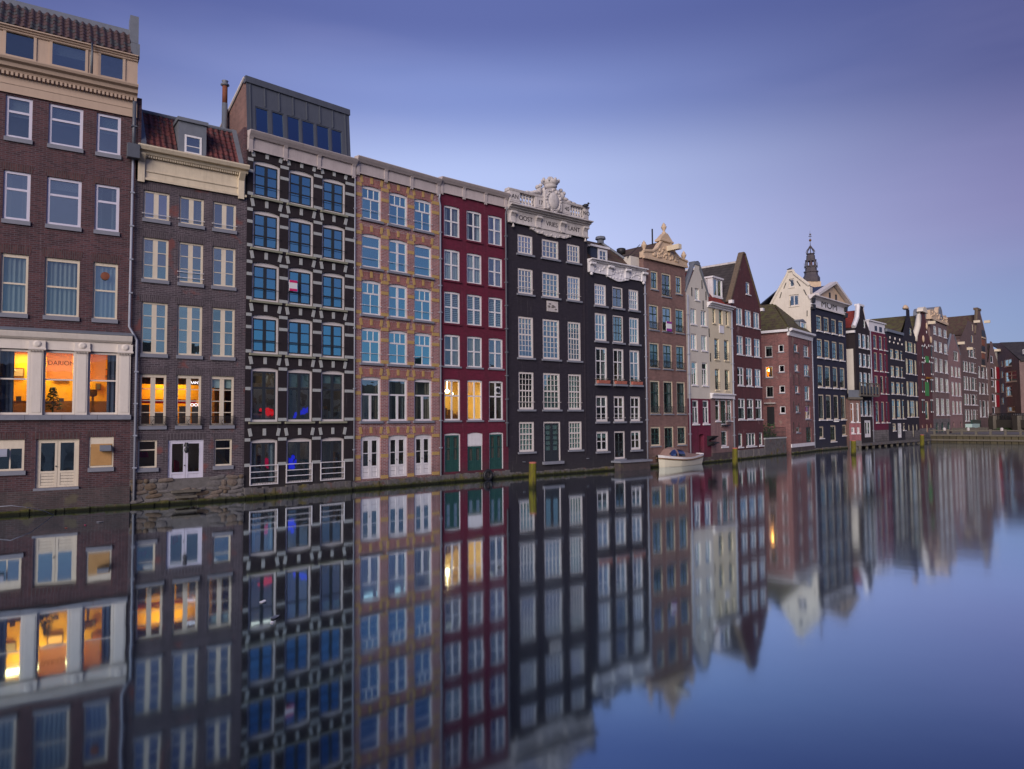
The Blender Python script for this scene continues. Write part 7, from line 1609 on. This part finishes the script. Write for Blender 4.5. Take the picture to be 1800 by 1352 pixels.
for i in range(11): bicycle(br.U(1750, 738) + i * (br.U(1772, 738) - br.U(1750, 738)) / 10, ('iron_black', 'rust', 'slate_blue')[i % 3])
# ------------------------------------------------------------------ the white launch
P0, P1 = ground(1175, 822.5), ground(1238, 815.8); d = P1 - P0; L = d.length * .98
bo = bpy.data.objects.new('motor_launch', None); COL.objects.link(bo); bo.matrix_world = Matrix.Translation(P0) @ rot2(math.atan2(d.y, d.x)) @ Matrix.Translation((0, .75, 0)); tag(bo, 'small white motor launch with tan canopy moored by the brown gable house', 'boat')
plain_mat('hull_cream', (.70, .66, .52), .35, .12, 2, (.5, .46, .35), bump=0); plain_mat('hull_white', (.78, .76, .76), .35, .1, 2, bump=0); plain_mat('rub_rail', (.20, .12, .06), .5, .3, 6); plain_mat('canopy', (.27, .175, .15), .85, .25, 5)
def bpart(nm, mb, mat, par=None, sm=True): o = link(nm, mb.mesh(nm, mat, sm), par or bo); return o
ST = 14
def sect(t):
    """beam half width, sheer height along the hull; t=0 bow"""
    wb = .95 * min(1, (t * 2.6 + .02) ** .6) * (1 - .18 * max(0, t - .6) / .4); sh = .98 - .36 * math.sin(math.pi * min(1, t * .95 + .05) * .78) + .12 * t * t; return wb, sh
hull, upper, rail = MB(), MB(), MB()
def ring(t, fr):
    wb, sh = sect(t); x = L * t - .32 * (1 - t) ** 3 * fr if t < .6 else L * t + .1 * (t - .6) * fr; return x, wb * (.62 + .38 * fr ** .6) if t > .02 else wb * fr, -.25 + (sh + .25) * fr
FR = [0, .3, .55, .78]
for sgn in (-1, 1):
    for a in range(ST):
        for f0, f1 in zip(FR, FR[1:]):
            p = [ring(a / ST, f0), ring((a + 1) / ST, f0), ring((a + 1) / ST, f1), ring(a / ST, f1)]; q_ = [(x, sgn * y, z) for x, y, z in p]; hull.quad(*(q_ if sgn < 0 else q_[::-1]))
        p = [ring(a / ST, .78), ring((a + 1) / ST, .78), ring((a + 1) / ST, 1), ring(a / ST, 1)]; q_ = [(x, sgn * y, z) for x, y, z in p]; upper.quad(*(q_ if sgn < 0 else q_[::-1]))
    rail.tube([(lambda p: (p[0], sgn * p[1] * 1.02, p[2]))(ring(a / ST, .79)) for a in range(ST + 1)], .06, 6)
for f0, f1, mbx in [(0, .3, hull), (.3, .55, hull), (.55, .78, hull), (.78, 1, upper)]:
    a, b = ring(1, f0), ring(1, f1); mbx.quad((a[0], -a[1], a[2]), (a[0], a[1], a[2]), (b[0], b[1], b[2]), (b[0], -b[1], b[2]))
bpart('hull', hull, 'hull_cream'); bpart('topside', upper, 'hull_white'); bpart('rubbing_strake', rail, 'rub_rail')
dk = MB()
for a in range(ST):
    p, q_ = ring(a / ST, 1), ring((a + 1) / ST, 1); dk.quad((p[0], -p[1], p[2] - .03), (q_[0], -q_[1], q_[2] - .03), (q_[0], q_[1], q_[2] - .03), (p[0], p[1], p[2] - .03))
bpart('deck', dk, 'hull_white', sm=False)
can = MB(); CS = [(.10, .02, .55), (.20, .60, .68), (.30, .78, .72), (.42, .76, .76), (.55, .52, .78), (.75, .26, .76), (.93, .08, .68)]
def cring(t, hh, w, n=10):
    x = L * t; wb, sh = sect(t); return [(x, w * math.cos(math.pi * i / n), sh - .05 + hh * math.sin(math.pi * i / n) ** .7) for i in range(n + 1)]
rg = [cring(*c) for c in CS]
for r0, r1 in zip(rg, rg[1:]):
    for i in range(10): can.quad(r0[i], r0[i + 1], r1[i + 1], r1[i])
cn = bpart('canopy', can, 'canopy')
def cwin(t0, t1, a0, a1, mat):
    k = MB(); 
    def pt(t, a):
        for (ta, ha, wa), (tb, hb, wb_) in zip(CS, CS[1:]):
            if ta <= t <= tb: s = (t - ta) / (tb - ta); hh, w = ha + (hb - ha) * s, wa + (wb_ - wa) * s; break
        sh = sect(t)[1]; return Vector((L * t, -(w * math.cos(a) + .015), sh - .05 + hh * max(0, math.sin(a)) ** .7 + .012))
    n = 4
    for i in range(n):
        for j in range(n):
            ta, tb = t0 + (t1 - t0) * i / n, t0 + (t1 - t0) * (i + 1) / n; aa, ab = a0 + (a1 - a0) * j / n, a0 + (a1 - a0) * (j + 1) / n
            k.quad(pt(ta, aa), pt(tb, aa), pt(tb, ab), pt(ta, ab))
    bpart('canopy_window', k, mat, cn)
glass_mat('boat_window', (.6, .8, 1), .3, (.25, .3, .35))
cwin(.13, .26, .06, .85, 'boat_window'); cwin(.30, .46, .06, .80, 'boat_window')
k = MB(); a_ = bo.matrix_world @ Vector((-.15, 0, .9)); b_ = a_ + Vector((-2.6, 1.2, -.25)); k.tube([a_, a_.lerp(b_, .5) - Vector((0, 0, .28)), b_], .018, 5); o = link('mooring_rope', k.mesh('mooring_rope', 'wood_grey', True)); tag(o, 'slack mooring rope running from the white launch to the quay', 'rope')
# ------------------------------------------------------------------ wire, floating litter, birds
k = MB(); pts = [Vector(p) for p in (ground(-20, 892, .55), ground(20, 889, .62), ground(55, 893, .45), ground(80, 899, .2), ground(98, 908, -.05))]; k.tube(pts, .012, 5); o = link('loose_cable', k.mesh('loose_cable', 'pipe_zinc', True)); tag(o, 'thin pale cable arching from the plum brick wall into the water', 'cable')
def scrap(nm, px, py, w, mat, label, seed):
    P = ground(px, py, .012); rnd = random.Random(seed); k = MB(); n = 9; pts = [(w * rnd.uniform(.6, 1) * math.cos(2 * math.pi * i / n) * 1.6, w * rnd.uniform(.5, 1) * math.sin(2 * math.pi * i / n) * .8) for i in range(n)]
    k.poly(*[(x, y, rnd.uniform(0, .02)) for x, y in pts]); k.poly(*[(x * .9, y * .9, -.01) for x, y in reversed(pts)]); o = link(nm, k.mesh(nm, mat)); o.location = P; o.rotation_euler = (0, 0, rnd.random() * 3); tag(o, label, 'litter', 'litter floating on the canal')
scrap('plastic_scrap', 176, 917.5, .10, 'pipe_zinc', 'blue-grey plastic scrap floating below the plum brick house', 1)
scrap('plastic_scrap', 461, 1058, .09, 'white_plastic', 'pale scrap afloat in the mirrored black banded front', 2)
scrap('plastic_scrap', 483, 1085, .10, 'lead', 'pale scrap afloat in the mirrored black banded front', 3)
scrap('plastic_scrap', 478, 1095, .06, 'white_plastic', 'pale scrap afloat in the mirrored black banded front', 4)
scrap('leaf_scrap', 116, 928, .05, 'terracotta', 'reddish leaf floating below the plum brick house', 5)
scrap('leaf_scrap', 150, 923, .05, 'magenta_cloth', 'pink wrapper floating below the plum brick house', 6)
def bird(px, py, D, label):
    P = at_depth(px, py, D); k = MB(); k.ball((0, 0, .12), .2, .1, .11, 8, 6); k.ball((.17, 0, .25), .075, .065, .075, 8, 6); k.tube([(.22, 0, .25), (.32, 0, .23)], .02, 4, .005); k.tube([(-.15, 0, .1), (-.36, 0, .06)], .07, 5, .03)
    k.tube([(.02, .04, .05), (.02, .04, -.08)], .015, 4); k.tube([(.02, -.04, .05), (.02, -.04, -.08)], .015, 4); o = link('pigeon', k.mesh('pigeon', 'iron_black', True)); o.location = P; tag(o, label, 'bird')
bird(1030, 364, 48.1, 'dark pigeon perched on the stone balustrade'); bird(1388.5, 475.0, 79.5, 'dark pigeon perched on the whitewashed gable peak')
# ------------------------------------------------------------------ opposite bank, only met in window panes
OB = [(-12, -128), (20, -112), (44, -92), (62, -73), (80, -52), (95, -34), (107, -16), (117, 4), (127, 26), (136, 50), (144, 74), (151, 98), (157, 122), (162, 146)]
for i, (a, b) in enumerate(zip(OB, OB[1:])):
    P, Q = Vector((*a, 0)), Vector((*b, 0)); w = (Q - P).length; hh = (12.5, 14.5, 11.5, 15.5, 13)[i % 5]; ang = math.atan2(Q.y - P.y, Q.x - P.x)
    r = bpy.data.objects.new('opposite_house', None); COL.objects.link(r); r.matrix_world = Matrix.Translation(P) @ rot2(ang); tag(r, 'plain gabled house on the opposite bank, facing the canal', 'house', 'houses on the opposite bank')
    k = MB(); k.box(0, w, -9, 0, 0, hh); link('wall', k.mesh('wall', ('brick_earth', 'brick_brown', 'plaster_cream', 'brick_dusk')[i % 4]), r)
    k = MB(); k.sheet([(w, 0, hh), (0, 0, hh), (0, -4.5, hh + 3), (w, -4.5, hh + 3)], .2); k.sheet([(0, -9, hh), (w, -9, hh), (w, -4.5, hh + 3), (0, -4.5, hh + 3)], .2); link('roof', k.mesh('roof', 'tile_far_dark'), r)
    for u in range(int(w / 4)):
        for v in range(3): k = MB(); k.box(1.2 + u * 4, 2.8 + u * 4, 0, .06, 2 + v * 3.4, 4.2 + v * 3.4); link('window', k.mesh('window', 'interior_dark'), r)
# ------------------------------------------------------------------ canal
m, nt, out = new_mat('canal_water')
gl = N(nt, 'ShaderNodeBsdfGlossy')
lw = N(nt, 'ShaderNodeLayerWeight'); lw.inputs['Blend'].default_value = .5
rp = N(nt, 'ShaderNodeValToRGB'); e = rp.color_ramp.elements
FRES = [(.50, (.20, .27, .35)), (.60, (.25, .34, .45)), (.66, (.31, .43, .56)), (.74, (.47, .61, .74)), (.81, (.68, .81, .92)), (.95, (.86, .92, .98))]   # reflectance of the tinted canal from steep to grazing
while len(e) < len(FRES): e.new(.5)
for q, (p_, c_) in enumerate(FRES): e[q].position = p_; e[q].color = (*c_, 1)
nt.links.new(lw.outputs['Facing'], rp.inputs[0]); nt.links.new(rp.outputs[0], gl.inputs['Color'])
sp = N(nt, 'ShaderNodeSeparateXYZ'); nt.links.new(world_pos(nt), sp.inputs[0])
rr_ = mrange(nt, sp.outputs[0], -10, 24, .040, .100)
pt_ = mrange(nt, noise(nt, world_pos(nt), .12, 3, .6), .4, .7, -.008, .02); ad = N(nt, 'ShaderNodeMath', operation='ADD'); nt.links.new(rr_, ad.inputs[0]); nt.links.new(pt_, ad.inputs[1]); nt.links.new(ad.outputs[0], gl.inputs['Roughness'])
b = N(nt, 'ShaderNodeBump'); b.inputs['Strength'].default_value = .04; b.inputs['Distance'].default_value = .05
nt.links.new(noise(nt, world_pos(nt), .7, 2, .5), b.inputs['Height']); nt.links.new(b.outputs[0], gl.inputs['Normal'])
df = N(nt, 'ShaderNodeBsdfDiffuse'); df.inputs['Color'].default_value = (.05, .06, .05, 1)
mx = N(nt, 'ShaderNodeMixShader'); mx.inputs[0].default_value = .97; nt.links.new(df.outputs[0], mx.inputs[1]); nt.links.new(gl.outputs[0], mx.inputs[2]); nt.links.new(mx.outputs[0], out.inputs[0])
w = MB(); w.quad((-600, -300, 0), (900, -300, 0), (900, 1200, 0), (-600, 1200, 0))
tag(link('canal_water', w.mesh('canal_water', 'canal_water')), 'smooth dark canal water mirroring the house fronts', None, kind='structure')
# ------------------------------------------------------------------ lettering becomes plain mesh
bpy.context.view_layer.update()
dg = bpy.context.evaluated_depsgraph_get()
for o in [o for o in SC.objects if o.type == 'FONT']:
    me = bpy.data.meshes.new_from_object(o.evaluated_get(dg)); n = bpy.data.objects.new('tmp', me); COL.objects.link(n)
    n.parent = o.parent; n.matrix_local = o.matrix_local.copy(); nm = o.name.split('.')[0]
    bpy.data.objects.remove(o); n.name = nm
